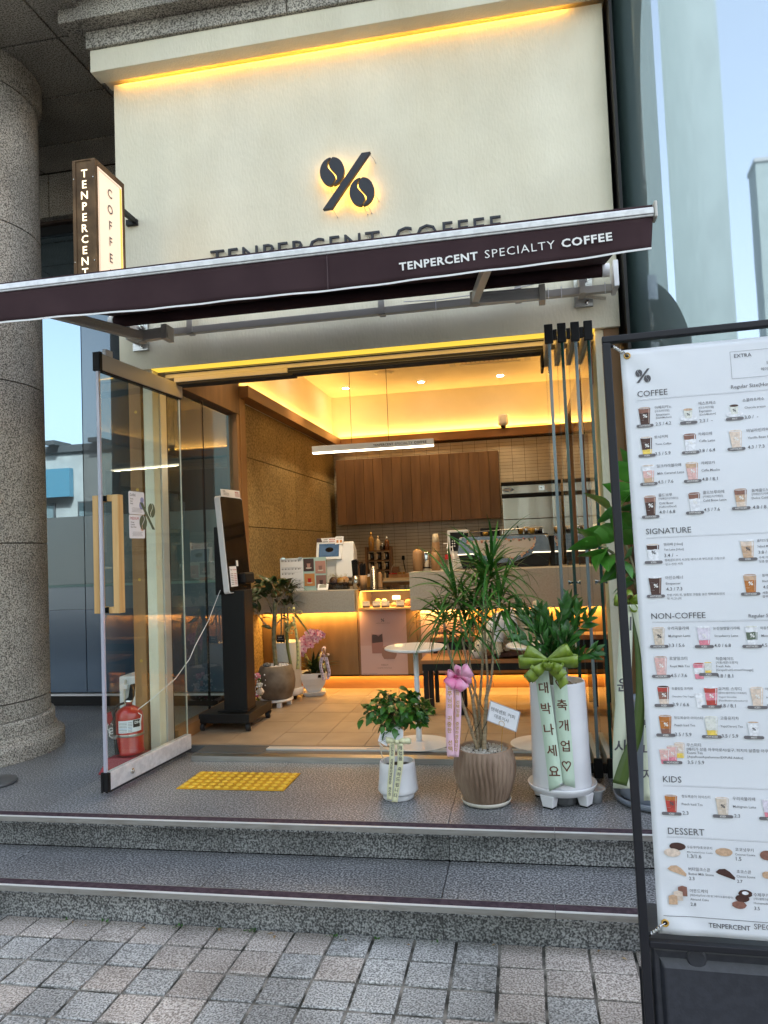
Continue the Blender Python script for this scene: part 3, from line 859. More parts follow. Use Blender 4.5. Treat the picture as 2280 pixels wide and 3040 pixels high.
# pastry display
dc = thing('pastry_case', 'low lit glass pastry case between the two stone counter blocks', 'display case', (-1.15, 6.2, .735))
MB().b(-1.372, -.920, 6.00, 6.5, .737, .750).build('shelf', 'oak', dc)
MB().b(-1.372, -.920, 6.5, 6.515, .751, .90).build('back_panel', 'panel_wood', dc)
MB().b(-1.376, -.919, 5.985, 6.6, .893, .903).build('glass_top', 'screen', dc)
MB().b(-1.371, -.921, 5.994, 5.998, .752, .892).build('front_glass', 'glass', dc)
MB().b(-1.372, -.920, 5.988, 5.999, .736, .751).build('front_rail', 'oak', dc)
MB().b(-1.35, -.94, 6.02, 6.03, .887, .891).build('led_strip', 'led', dc)
area('case_light', (-1.146, 6.05, .884), (.42, .04), 0.756, (1, .6, .2), (R(20), 0, 0), parent=dc)
M['price_dark'] = mat('price_base', (.06, .045, .03), .5)
for k, (x0, x1, z0, z1, tall) in enumerate(((-1.34, -1.279, .760, .803, 0), (-1.254, -1.191, .760, .803, 0), (-1.179, -1.114, .758, .802, 0), (-1.056, -.991, .757, .803, 0), (-1.101, -1.035, .80, .84, 1))):
    nm = ('leftmost price card in the pastry case', 'second price card from the left in the pastry case', 'third price card from the left, under the pale macaron', 'rightmost front price card in the pastry case', 'taller blank price card standing at the back of the pastry case')[k]
    t = thing('price_card', nm, 'price card', ((x0 + x1) / 2, 6.03 + tall * .08, .751), 'price cards in the pastry case')
    y_ = 6.03 + tall * .08
    MB().b(x0, x1, y_, y_ + .003, z0 + .008, z1).build('card', 'paper', t)
    MB().b(x0, x1, y_ - .004, y_ + .006, .7505, z0 + .007).build('holder', 'price_dark', t)
    q = MB(); F = FY(x0 + .005, y_ - .0006, z1 - .012)
    text(q, ('Milk Cookie', 'Macaron', 'Choco', 'Scone', 'Cake')[k], F, height=.006)
    text(q, ('1.3', '2.3', '2.8', '2.7', '3.5')[k], FY(x1 - .02, y_ - .0006, z0 + .012), height=.007)
    q.build('print', 'ink', t)
def pastry(name, label, x, col, r=.022, y=6.08, h=.02, kind='round'):
    m_ = mat(name + '_crust', col, .6, col2=tuple(c * .6 for c in col), scale=60)
    q = MB()
    if kind == 'round': q.sphere((x, y, .751 + h), r, 14, 8, sz=h / r)
    elif kind == 'mac': q.lathe([(r * .7, 0), (r, .006), (r, .010), (r * .94, .012), (r, .014), (r, .018), (r * .6, .026), (.001, .028)], 16, (x, y, .79))
    else:
        q.lathe([(r * .7, 0), (r, h * .4), (r * .85, h * 1.4), (r * .3, h * 1.9), (.001, h * 2)], 9, (x, y, .751), sx=1.3)
    return tag(q.build(name, m_, smooth=True), label, 'pastry')
pastry('macaron', 'yellow macaron behind the price cards in the pastry case', -1.222, (.75, .55, .12), kind='mac', y=6.10)
pastry('macaron', 'pale green macaron beside the yellow one in the pastry case', -1.168, (.5, .52, .3), kind='mac', y=6.10)
MB_ = MB().b(-1.25, -1.14, 6.07, 6.13, .751, .789); tag(MB_.build('display_block', 'oak'), 'small wooden riser under the two macarons in the pastry case', 'display block')
pastry('croissant', 'golden croissant left of the rightmost price card', -1.085, (.45, .22, .07), kind='lump', h=.018)
pastry('bread_roll', 'brown bread roll behind the rightmost price card', -1.03, (.35, .15, .05), r=.03, h=.024, y=6.12)
pastry('cream_bun', 'large bun with dark topping at the right end of the pastry case', -.965, (.40, .17, .05), r=.036, h=.03, y=6.11)
# tray rim
# back counter and what stands on it
bc = thing('back_counter', 'pale back counter under the tiled wall', 'counter', (-1.2, 8.5, FZ))
MB().b(-2.2, -.22, 8.20, 8.78, .86, .873).build('counter_top', 'counter', bc)
MB().b(-2.2, -.22, 8.22, 8.78, FZ, .859).build('cabinet', 'panel_wood', bc)

rk = thing('jar_rack', 'brown wooden rack holding nine dark jars on the back counter', 'rack', (-1.65, 8.4, .873))
for x in (-1.80, -1.515): MB().b(x, x + .022, 8.33, 8.45, .874, 1.27).build('side_board', 'walnut', rk)
for z_ in (.878, .990, 1.10, 1.212): MB().b(-1.777, -1.516, 8.33, 8.45, z_, z_ + .012).build('shelf_board', 'walnut', rk)
jm = None
M['jar_label'] = mat('jar_label', (.62, .5, .34), .6)
for r_ in range(3):
    for c_ in range(3):
        x = -1.735 + c_ * .088; z0 = (.8905, 1.0025, 1.1125)[r_]
        j = thing('dark_jar', ('left', 'middle', 'right')[c_] + ' dark jar with tan label on the ' + ('bottom', 'middle', 'top')[r_] + ' shelf of the rack', 'jar', (x, 8.385, z0), 'jars in the rack')
        MB().lathe([(.028, 0), (.03, .004), (.03, .072), (.024, .08)], 16, (x, 8.385, z0)).build('glass_body', 'screen', j, smooth=True)
        MB().lathe([(.029, .080), (.029, .092)], 16, (x, 8.385, z0)).build('lid', 'black', j)
        MB().b(x - .030, x - .010, 8.353, 8.356, z0 + .01, z0 + .075).build('label_sticker', 'jar_label', j)
def bottle(name, label, x, y, z, h, r, m_, pump=False, group=None, cat='bottle', capm='gold'):
    t = thing(name, label, cat, (x, y, z), group)
    MB().lathe([(r * .92, 0), (r, .004), (r, h * .62), (r * .75, h * .70), (r * .34, h * .76), (r * .34, h * .84)], 18, (x, y, z)).build('body', m_, t, smooth=True)
    MB().lathe([(r * .42, h * .841), (r * .42, h * .90), (r * .18, h * .92), (r * .15, h)], 12, (x, y, z)).build('cap', capm, t, smooth=True)
    if pump:
        MB().tube([(x, y, z + h), (x - .002, y, z + h + .012), (x - .035, y - .004, z + h + .010)], .004, 6).build('pump', 'white', t)
    return t
M['amber'] = mat('amber_liquid', (.16, .06, .02), .2, coat=.5)
M['honey'] = mat('honey_liquid', (.32, .17, .04), .25, coat=.5)
bottle('syrup_bottle', 'amber bottle with yellow nozzle on top of the jar rack at left', -1.735, 8.39, 1.2245, .22, .033, 'honey')
bottle('squeeze_bottle', 'tall pale cone shaped squeeze bottle on the jar rack', -1.655, 8.39, 1.2245, .175, .026, 'jar_label', capm='jar_label')
bottle('small_pump_bottle', 'short dark bottle with white pump on the jar rack', -1.605, 8.39, 1.2245, .08, .028, 'screen', capm='white')
bottle('syrup_bottle', 'brown bottle with clear neck at the right of the jar rack', -1.55, 8.39, 1.2245, .16, .028, 'amber', capm='white')
t = thing('wicker_basket', 'small pale wicker basket left of the jar rack', 'basket', (-1.89, 8.38, .873))
q = MB()
for k in range(9): q.b(-1.945, -1.835, 8.33, 8.43, .874 + k * .020, .874 + k * .020 + .016)
q.b(-1.94, -1.84, 8.335, 8.425, .874, 1.06); q.build('woven_body', 'cork', t)
MB().b(-1.93, -1.85, 8.34, 8.42, 1.061, 1.10).build('folded_cloth', 'walnut', t)
t = thing('paper_boxes', 'flat orange and red boxes under a wire handle on the back counter', 'box', (-1.43, 8.35, .873))
MB().b(-1.59, -1.295, 8.30, 8.46, .874, .905).build('white_box', 'jar_label', t)
MB().b(-1.53, -1.30, 8.31, 8.45, .906, .945).build('orange_box', 'cork', t)
MB().b(-1.52, -1.43, 8.30, 8.42, .946, .960).build('red_box', 'red', t)
MB().b(-1.425, -1.34, 8.30, 8.42, .946, .968).build('amber_box', 'honey', t)
MB().b(-1.50, -1.42, 8.33, 8.42, .969, 1.03).build('dark_box', 'walnut', t)
q = MB(); q.tube([(-1.50 + .13 * (1 - cos(pi * k / 10)) / 2, 8.30, .95 + .12 * sin(pi * k / 10)) for k in range(11)], .002, 5); q.build('wire_handle', 'saucer', t)
t = thing('wall_socket', 'wall socket with black plug and cable on the tiled wall', 'socket', (-1.43, 8.775, 1.06))
MB().b(-1.46, -1.395, 8.768, 8.779, 1.065, 1.18).build('face_plate', 'tile_wall', t, bevel=.002)
MB().lathe([(.02, -.02), (.016, .03)], 10, (-1.425, 8.75, 1.12)).build('plug', 'black', t)
MB().tube([(-1.425, 8.75, 1.10), (-1.415, 8.74, 1.03), (-1.40, 8.72, .96), (-1.39, 8.7, .875)], .005, 6).build('cable', 'black', t)

# ice maker
ic = thing('ice_maker', 'stainless steel ice maker with black trim standing against the tiled wall', 'ice maker', (.09, 8.4, FZ))
MB().b(-.205, .42, 8.12, 8.76, FZ, 1.50).build('bin', 'stainless', ic, bevel=.004)
MB().b(-.205, .42, 8.10, 8.76, 1.501, 1.735).build('front_door', 'stainless', ic, bevel=.004)
MB().b(-.21, .425, 8.085, 8.76, 1.736, 1.775).build('trim', 'black', ic, bevel=.003)
MB().b(-.205, .42, 8.10, 8.76, 1.776, 1.868).build('control_panel', 'stainless', ic, bevel=.003)
MB().b(-.21, .425, 8.085, 8.76, 1.869, 1.905).build('trim', 'black', ic, bevel=.003)
q = MB(); q.add([(x, 8.0965, z) for x, z in oval(-.135, 1.822, .062, .022, 24)], [tuple(range(24))]); q.build('badge', 'screen', ic)
q = MB(); text(q, 'KAISER', FY(-.185, 8.0955, 1.815), height=.020, bold=.02); text(q, 'ICE MAKER', FY(-.13, 8.0955, 1.804), height=.007); q.build('lettering', 'letter_white', ic)
q = MB(); q.lathe([(.014, 0), (.012, .01)], 12, (.21, 8.09, 1.82)); q.b(.19, .25, 8.088, 8.098, 1.80, 1.85); q.build('knob', 'chrome', ic)
# ---- ceiling fittings
pn = thing('pendant_light_bar', 'long white pendant light bar with lettering hanging over the counter', 'pendant light', (-1.1, 5.5, 2.0))
MB().b(-1.575, -.628, 5.49, 5.53, 2.000, 2.048).build('housing', 'white', pn, bevel=.001)
MB().b(-1.572, -.631, 5.493, 5.527, 1.991, 1.999).build('diffuser', 'led_white', pn)
area('pendant_glow', (-1.1, 5.51, 1.985), (.92, .03), 1.6, (1, .78, .5), parent=pn)
for x in (-1.262, -.972): MB().tube([(x, 5.51, 2.048), (x, 5.51, 3.13)], .0022, 5).build('wire', 'black', pn)
q = MB(); text(q, 'TENPERCENT', FY(-1.09, 5.4893, 2.017), width=.155, bold=.03, spacing=1.1); text(q, 'SPECIALTY', FY(-.922, 5.4893, 2.017), width=.135, spacing=1.1); text(q, 'COFFEE', FY(-.775, 5.4893, 2.017), width=.095, bold=.03, spacing=1.1)
q.build('lettering', 'ink', pn)
for k, (x, y) in enumerate(((-1.948, 8.30), (-1.062, 8.30), (-.166, 8.30), (-1.948, 6.9), (-.166, 6.6), (-1.06, 5.4), (-1.9, 5.2), (-.1, 5.2))):
    t = thing('downlight', ('round ceiling downlight above the left end of the wall cupboard', 'round ceiling downlight above the middle of the wall cupboard', 'round ceiling downlight above the ice maker',
        'ceiling downlight above the left counter', 'ceiling downlight above the coffee machine', 'ceiling downlight above the pendant light bar', 'ceiling downlight above the order kiosk', 'ceiling downlight above the bench')[k], 'downlight', (x, y, 3.13), 'recessed ceiling downlights')
    MB().lathe([(.052, -.004), (.052, 0)], 20, (x, y, 3.13)).build('trim_ring', 'room_white', t)
    MB().lathe([(.032, -.009), (.036, -.0045)], 16, (x, y, 3.13)).build('lamp', 'spot', t)
    d = bpy.data.lights.new('downlight_beam', 'SPOT'); d.energy = 13 if k in (3, 4) else (11 if k < 3 else 8); d.color = (1, .74, .42); d.spot_size = R(78); d.spot_blend = .8; d.shadow_soft_size = .03
    o = bpy.data.objects.new('downlight_beam', d); COL.objects.link(o); o.parent = t; o.location = (0, 0, -.02)
t = thing('ceiling_speaker', 'round flush ceiling speaker left of the air conditioner', 'speaker', (-1.387, 7.74, 3.13))
MB().lathe([(.105, -.006), (.11, 0)], 28, (-1.387, 7.74, 3.13)).build('rim', 'duct', t, smooth=True)
MB().lathe([(.07, -.012), (.09, -.0065)], 24, (-1.387, 7.74, 3.13)).build('cone_cover', 'room_white', t, smooth=True)
t = thing('smoke_detector', 'small ceiling smoke detector between speaker and air conditioner', 'smoke detector', (-1.05, 7.35, 3.13))
MB().lathe([(.02, -.03), (.045, -.012), (.045, 0)], 16, (-1.05, 7.35, 3.13)).build('casing', 'duct', t, smooth=True)
t = thing('ceiling_air_conditioner', 'square ceiling cassette air conditioner with grille', 'air conditioner', (-.24, 7.2, 3.13))
MB().b(-.72, .24, 6.75, 7.66, 3.10, 3.129).build('panel', 'duct', t, bevel=.004)
MB().b(-.53, .03, 6.93, 7.49, 3.092, 3.099).build('grille_back', 'dark_alu', t)
for k in range(12): MB().b(-.52 + k * .046, -.492 + k * .046, 6.94, 7.48, 3.084, 3.0915).build('grille_bar', 'duct', t)
q = MB()
for k in range(14): q.b(-.53, .03, 6.95 + k * .038, 6.962 + k * .038, 3.080, 3.0835)
q.build('grille_wires', 'duct', t)
for x0, x1, y0, y1 in ((-.66, -.60, 6.85, 7.58), (.10, .16, 6.85, 7.58), (-.56, .06, 7.55, 7.60)): MB().b(x0, x1, y0, y1, 3.094, 3.0995).build('flap', 'saucer', t)
t = thing('dome_camera', 'small white dome security camera on the wall above the cove', 'camera', (-.165, 8.69, 2.6))
MB().lathe([(.045, -.0), (.062, .01), (.062, .06), (.058, .11), (.05, .125)], 20, (-.165, 8.69, 2.625)).build('housing', 'white', t, smooth=True)
MB().sphere((-.165, 8.69, 2.622), .035, 16, 8).build('dome', 'screen', t, smooth=True)
MB().b(-.185, -.145, 8.752, 8.799, 2.64, 2.72).build('bracket', 'white', t)

# ---- on the left counter
ms = thing('counter_menu_stand', 'upright white and mint menu stand with four drink pictures on the left counter', 'menu stand', (-1.84, 6.0, .909))
MB().b(-2.036, -1.635, 6.0, 6.012, .9095, 1.186).build('backing_board', mat('mint_board', (.40, .55, .52), .5), ms)
q = MB(); q.b(-2.034, -1.835, 5.997, 5.9995, .912, 1.184); q.build('menu_page', 'paper', ms)
q = MB()
for r_, z in enumerate((1.163, 1.095, 1.055, .995, .965, .94)):
    q.b(-2.022, -1.85, 5.9958, 5.9966, z + .012, z + .013)
    for c_ in range(6):
        x = -2.02 + c_ * .029
        if r_ == 2 and c_ > 3: continue
        q.b(x, x + .006, 5.9955, 5.9966, z - .006, z + .006); q.b(x + .009, x + .022, 5.9955, 5.9966, z + .002, z + .004); q.b(x + .009, x + .019, 5.9955, 5.9966, z - .003, z - .0015)
q.build('menu_print', 'ink', ms)
M['p_brown'] = mat('picture_brown', (.06, .03, .028), .5); M['p_orange'] = mat('picture_orange', (.50, .22, .07), .5)
M['p_pink'] = mat('picture_pink', (.42, .22, .18), .5); M['p_dusk'] = mat('picture_dusk', (.24, .13, .11), .5)
for x0, x1, z0, z1, c_, cc_ in ((-1.83, -1.740, 1.072, 1.178, 'p_brown', 'p_pink'), (-1.728, -1.638, 1.05, 1.155, 'p_pink', 'p_dusk'), (-1.826, -1.736, .948, 1.052, 'p_orange', 'red'), (-1.724, -1.636, .93, 1.035, 'p_dusk', 'p_brown')):
    q = MB(); q.b(x0, x1, 5.9975, 5.9995, z0, z1, 0)
    xm = (x0 + x1) / 2
    F = FY(xm, 5.997, z0 + (z1 - z0) * .28)
    q.add([(-.012, 0, .0002), (.012, 0, .0002), (.016, .035, .0002), (-.016, .035, .0002)], [(0, 1, 2, 3)], 1, F)
    q.add([(x, y, .0001) for x, y in oval(0, -.003, .026, .006, 16)], [tuple(range(16))], 2, F)
    q.build('drink_picture', [c_, cc_, 'saucer'], ms)
for x in (-2.02, -1.87): MB().b(x, x + .03, 5.99, 6.015, 1.178, 1.192).build('clip', 'chrome', ms)
ps = thing('till_terminal', 'white till with small lit screen and taped paper notices on the left counter', 'till', (-1.6, 6.25, .909))
MB().b(-1.69, -1.57, 6.22, 6.32, .909, 1.17).build('pillar', 'white', ps, bevel=.006)
q = MB(); q.prism([(6.17, -.0), (6.36, 0), (6.33, .24), (6.235, .31), (6.215, .31)], .16, Matrix(((0, 0, 1, -1.60), (1, 0, 0, 0), (0, 1, 0, 1.0), (0, 0, 0, 1)))); 
q.build('printer_body', 'white', ps, bevel=.01)
Fs = frame((-1.655, 6.19, 1.245), (1, 0, 0), (-.0, .28, .96))
q = MB(); q.b(-.115, .115, -.085, .075, -.02, 0, None, Fs); q.build('screen_housing', 'white', ps, bevel=.006)
q = MB(); q.b(-.09, .09, -.062, .055, .0005, .002, None, Fs); q.build('display', 'screen_blue', ps)
q = MB(); q.add([(x, y, .0025) for x, y in oval(0, -.005, .062, .038, 24)], [tuple(range(24))], 0, Fs); q.add([(x, y, .003) for x, y in oval(0.005, 0, .036, .022, 24)], [tuple(range(24))], 1, Fs)
q.build('screen_image', ['screen_blue', 'screen'], ps)
q = MB(); q.b(-.112, .06, .070, .105, .003, .005, 0, Fs); q.add([(-.112, .07, .006), (-.06, .07, .006), (-.075, .105, .006), (-.112, .105, .006)], [(0, 1, 2, 3)], 1, Fs)
text(q, 'DARK', Fs @ Matrix.Translation((-.05, .086, .0058)), height=.010, bold=.02, mi=1); text(q, 'MEDIUM', Fs @ Matrix.Translation((.0, .086, .0058)), height=.010, bold=.02, mi=2)
for k in range(3): q.b(-.055, -.01, .076 - k * .0035, .0775 - k * .0035, .0055, .0062, 1, Fs); q.b(.0, .05, .076 - k * .0035, .0775 - k * .0035, .0055, .0062, 2, Fs)
q.build('paper_notice', ['paper', 'p_brown', 'red'], ps)
q = MB(); q.b(.055, .128, .045, .115, .007, .009, 0, Fs); text(q, 'HOT/ICED', Fs @ Matrix.Translation((.066, .095, .0095)), height=.008, mi=1, bold=.02)
for k in range(2): q.b(.066 + k * .03, .086 + k * .03, .058, .082, .0091, .0098, 2, Fs)
q.build('paper_sticker', ['paper', 'ink', 'p_orange'], ps)
MB().tube([(-1.555, 6.2, 1.14), (-1.53, 6.21, 1.125), (-1.49, 6.22, 1.11), (-1.46, 6.23, 1.07)], .003, 6).build('cable', 'black', ps)
t = thing('card_reader', 'small white card reader leaning on the counter edge', 'card reader', (-1.67, 5.98, .909))
Fs = frame((-1.665, 5.97, .912), (1, .1, 0), (0, .5, .8))
q = MB(); q.b(-.045, .045, 0, .06, -.012, 0, None, Fs); q.build('body', 'white', t, bevel=.004)
q = MB(); q.b(-.030, .030, .022, .050, .0003, .0015, None, Fs); q.build('display', mat('lcd_grey', (.25, .27, .24), .3), t)
t = thing('snack_basket', 'black mesh basket of wrapped cookies on the left counter', 'basket', (-1.56, 6.1, .909))
q = MB()
for k in range(7):
    q.b(-1.648, -1.472, 6.05, 6.053, .909 + k * .008, .9125 + k * .008); q.b(-1.648, -1.472, 6.16, 6.163, .909 + k * .008, .9125 + k * .008)
    q.b(-1.648, -1.645, 6.05, 6.16, .909 + k * .008, .9125 + k * .008); q.b(-1.475, -1.472, 6.05, 6.16, .909 + k * .008, .9125 + k * .008)
for k in range(26): q.b(-1.648 + k * .007, -1.6465 + k * .007, 6.049, 6.0515, .909, .965)
q.b(-1.647, -1.473, 6.051, 6.162, .909, .912); q.b(-1.65, -1.47, 6.047, 6.054, .960, .966)
q.build('mesh_walls', 'black', t)
ck = [('p_brown', -1.60, .99), ('honey', -1.54, .985), ('cork', -1.505, .99), ('cork', -1.62, .96)]
for k, (c_, x, z) in enumerate(ck):
    s_ = tag(MB().lathe([(.034, -.006), (.037, 0), (.034, .008)], 16, (0, 0, 0)).build('wrapped_cookie', c_, None, smooth=True), ('dark brown wrapped cookie at the left in the mesh basket', 'golden wrapped cookie in the middle of the mesh basket', 'tan wrapped cookie at the right in the mesh basket', 'tan wrapped cookie low at the left in the mesh basket')[k], 'cookie', 'wrapped cookies in the mesh basket')
    s_.location = (x, 6.09 + .012 * k, z - .01); s_.rotation_euler = (R(70), R(10 * k - 15), 0)
q = MB()
random.seed(3)
for k in range(90):
    c_ = Vector((random.uniform(-1.64, -1.48), random.uniform(6.06, 6.15), random.uniform(.965, 1.035)))
    a = Vector((random.gauss(0, 1), random.gauss(0, 1), random.gauss(0, 1))).normalized() * .016; b_ = a.orthogonal().normalized() * .012
    q.add([c_ - a, c_ + b_, c_ + a, c_ - b_], [(0, 1, 2), (0, 2, 3)])
tag(q.build('cellophane', glass('cellophane', (.92, .90, .85), 1, 1.7)), 'crumpled clear cellophane around the cookies in the mesh basket', 'cellophane', kind='stuff')
for k, (x, y, n_, h_, hh_) in enumerate(((-1.397, 6.06, 34, 1.150, 'stainless'), (-1.337, 6.08, 26, 1.112, 'cork'))):
    t = thing('straw_holder', ('steel holder full of dark straws beside the till', 'cardboard holder of shorter dark straws beside the steel one')[k], 'straw holder', (x, y, .909), 'straw holders on the counter')
    MB().lathe([(.030, 0), (.031, .11), (.029, .11), (.028, .01)], 16, (x, y, .909)).build('cup', hh_, t, smooth=True)
    for j in range(n_):
        a = random.uniform(0, 6.28); r_ = .026 * sqrt(random.random())
        MB().tube([(x + r_ * cos(a) * .7, y + r_ * sin(a) * .7, .92), (x + r_ * cos(a) * 1.15, y + r_ * sin(a) * 1.15, h_ + random.uniform(-.01, .01))], .0038, 6).build('straw', 'black', t)
for k, (x, y, n_, r0, m_) in enumerate(((-1.285, 6.27, 17, .034, 'gold'), (-1.24, 6.30, 12, .024, 'cork'))):
    t = thing('lid_stack', ('tall stack of shiny lids on the pastry case', 'shorter stack of amber cups behind the shiny lids')[k], 'lid stack', (x, y, .905), 'stacks on the pastry case')
    for j in range(n_):
        MB().lathe([(r0, 0), (r0 * 1.06, .002), (r0 * 1.0, .006), (r0 * .9, .0085)], 16, (x, y, .905 + j * .0095)).build('lid', 'stainless' if not k else m_, t)
    MB().sphere((x, y, .905 + n_ * .0095), r0 * .85, 14, 8, sz=.8).build('top_dome', 'stainless' if not k else m_, t, smooth=True)
t = thing('orange_tissue_box', 'amber box behind the straw holders', 'box', (-1.335, 6.34, .909)); MB().b(-1.36, -1.31, 6.32, 6.36, .905, 1.0).build('body', 'honey', t, bevel=.002); MB().b(-1.35, -1.32, 6.33, 6.35, 1.0, 1.02).build('tissue', 'paper', t)

# ---- on the right counter
for k, (x, w_, h_) in enumerate(((-.885, .043, .18), (-.735, .037, .16))):
    t = thing('wooden_cup_dispenser', ('left', 'right')[k] + ' tall round topped wooden cup dispenser on the right counter', 'cup dispenser', (x, 6.2, 1.036), 'wooden dispensers')
    MB().lathe([(w_, 0), (w_, h_ * .8), (w_ * .93, h_ * .92), (w_ * .6, h_ * .99), (.001, h_)], 24, (x, 6.2, 1.036)).build('wooden_body', 'cork', t, smooth=True)
    MB().lathe([(w_ * .62, h_ * .985), (w_ * .4, h_ * 1.02), (.001, h_ * 1.03)], 16, (x, 6.2, 1.036)).build('metal_cap', 'gold', t, smooth=True)
t = thing('steel_cup_tube', 'shiny steel cup tube between the wooden dispensers', 'cup tube', (-.81, 6.2, 1.036))
MB().lathe([(.03, 0), (.03, .155), (.026, .16)], 20, (-.81, 6.2, 1.036)).build('tube', 'chrome', t, smooth=True)
MB().lathe([(.031, .02), (.0315, .03)], 20, (-.81, 6.2, 1.036)).build('band', 'black', t)
t = thing('paper_cup_stack', 'tall stack of tan paper cups on the right wooden dispenser', 'cup stack', (-.727, 6.2, 1.2))
for j in range(9): MB().lathe([(.034 - .0004 * j, .0), (.0345 - .0004 * j, .006), (.032 - .0004 * j, .0062)], 18, (-.727, 6.2, 1.197 + j * .0085)).build('cup_rim', 'cork', t)
MB().lathe([(.031, 0), (.022, .072), (.02, .072)], 18, (-.727, 6.2, 1.272)).build('top_cup', 'jar_label', t, smooth=True)
bottle('syrup_pump_bottle', 'clear syrup bottle with white pump and red band beside the coffee machine', -.62, 6.12, 1.036, .21, .026, 'glass', pump=True, capm='white')
bottle('syrup_pump_bottle', 'slimmer syrup bottle with white pump right of the red banded one', -.583, 6.16, 1.036, .18, .020, 'white', pump=True, capm='white')
MB_ = MB().lathe([(.0265, .09), (.0265, .13)], 18, (-.62, 6.12, 1.036)); o = MB_.build('red_label', 'red', bpy.data.objects['syrup_pump_bottle'])
t = thing('white_brewer', 'white brewer with black button panel behind the coffee machine', 'coffee brewer', (-.56, 6.55, 1.036))
MB().b(-.66, -.47, 6.52, 6.66, 1.037, 1.375).build('body', 'white', t, bevel=.006)
MB().b(-.635, -.475, 6.515, 6.519, 1.19, 1.355).build('button_panel', 'black', t)
q = MB()
for c_ in range(2):
    for r_ in range(3): q.add([(x, 6.513, z) for x, z in oval(-.615 + c_ * .018, 1.235 + r_ * .022, .006, .006, 10)], [tuple(range(10))])
q.build('buttons', 'white', t)
t = thing('black_grinder', 'black hopper top behind the coffee machine', 'grinder', (-.3, 6.6, 1.036))
MB().b(-.37, -.20, 6.52, 6.64, 1.037, 1.385).build('body', 'black', t, bevel=.012)

em = thing('espresso_machine', 'wide chrome espresso machine with floral front panel on the right counter', 'espresso machine', (-.17, 6.4, 1.036))
q = MB(); q.prism([(-.505, .002), (.185, .002), (.215, .13), (.20, .275), (-.535, .275), (-.56, .13)], .24, frame((0, 6.58, 1.037), (1, 0, 0), (0, 0, 1))); q.build('body', 'black_metal', em)
def panel(poly, y, h, m_, name, par, z=0): 
    q = MB(); q.prism(poly, h, frame((0, y, z), (1, 0, 0), (0, 0, 1))); return q.build(name, m_, par, bevel=.003)
panel([(-.56, 1.165), (-.535, 1.308), (.200, 1.303), (.222, 1.160), (.10, 1.150), (-.10, 1.075), (-.26, 1.075), (-.43, 1.150)], 6.335, .012, mat('blued_steel', (.20, .22, .25), .25, .8, col2=(.12, .13, .15), scale=3, stretch=(3, 1, .5)), 'front_plate', em)
panel([(-.555, 1.160), (-.43, 1.146), (-.28, 1.075), (-.08, 1.075), (.10, 1.146), (.222, 1.155), (.195, 1.04), (-.52, 1.04)], 6.338, .008, 'black_metal', 'lower_plate', em)
panel([(-.56, 1.163), (-.43, 1.165), (-.415, 1.156), (-.555, 1.153)], 6.322, .01, 'led_letter', 'light_bar', em)
panel([(.08, 1.163), (.222, 1.159), (.218, 1.150), (.065, 1.152)], 6.322, .01, 'led_letter', 'light_bar', em)
panel([(-.478, 1.275), (.095, 1.275), (.105, 1.262), (.10, 1.235), (.02, 1.16), (-.09, 1.115), (-.27, 1.115), (-.40, 1.175), (-.478, 1.225)], 6.322, .004, mat('floral_panel_ground', (.50, .46, .44), .4), 'floral_panel', em)
random.seed(5)
q = MB()
fl = [(-.47 + .04 * k, 1.272 - .006 * (k % 2)) for k in range(15)] + [(-.47, 1.25), (-.465, 1.23), (-.44, 1.205), (-.41, 1.185), (-.38, 1.165), (-.35, 1.15), (-.02, 1.135), (.02, 1.16), (.06, 1.19), (.09, 1.22), (-.1, 1.12), (-.2, 1.12), (-.26, 1.12), (.0, 1.15), (-.31, 1.13)]
for x, z in fl:
    for k in range(3):
        cx, cz = x + random.uniform(-.012, .012), z + random.uniform(-.010, .008)
        r_ = random.uniform(.007, .014); mi_ = random.choice([0, 0, 1, 1, 2, 3])
        n_ = 10
        q.add([(cx + r_ * (1 if i % 2 else .55) * cos(2 * pi * i / n_), 6.3175 - .0001 * k, cz + r_ * (1 if i % 2 else .55) * sin(2 * pi * i / n_)) for i in range(n_)], [tuple(range(n_))], mi_)
q.build('floral_print', [mat('petal_rust', (.33, .10, .06), .5), mat('petal_peach', (.62, .36, .25), .5), mat('petal_ink', (.05, .05, .09), .5), mat('petal_leaf', (.08, .10, .06), .5)], em)
q = MB(); text(q, 'TENPERCENT', FY(-.335, 6.3173, 1.212), width=.19, height=.018, bold=.015, spacing=1.15); text(q, 'SPECIALTY COFFEE', FY(-.325, 6.3173, 1.197), width=.17, height=.008)
q.build('lettering', 'ink', em)
for x, z in ((-.525, 1.292), (.190, 1.290)):
    q = MB(); q.lathe([(.014, 0), (.012, .006), (.004, .008)], 14); o = q.build('knob', 'chrome', em, world=False); o.location = Vector((x, 6.32, z)) - wloc(em); o.rotation_euler = (R(90), 0, 0)
for x in (-.30, -.12):
    q = MB(); q.lathe([(.012, 0), (.009, .006)], 14); o = q.build('lower_knob', 'chrome', em, world=False); o.location = Vector((x, 6.33, 1.065)) - wloc(em); o.rotation_euler = (R(90), 0, 0)
q = MB()
q.tube([(-.50, 6.35, 1.345), (.165, 6.35, 1.365)], .004, 6); q.tube([(-.50, 6.56, 1.345), (.165, 6.56, 1.365)], .004, 6)
for x in (-.50, -.17, .165): q.tube([(x, 6.35, 1.30), (x, 6.35, 1.35)], .003, 6)
q.build('top_rail', 'chrome', em)
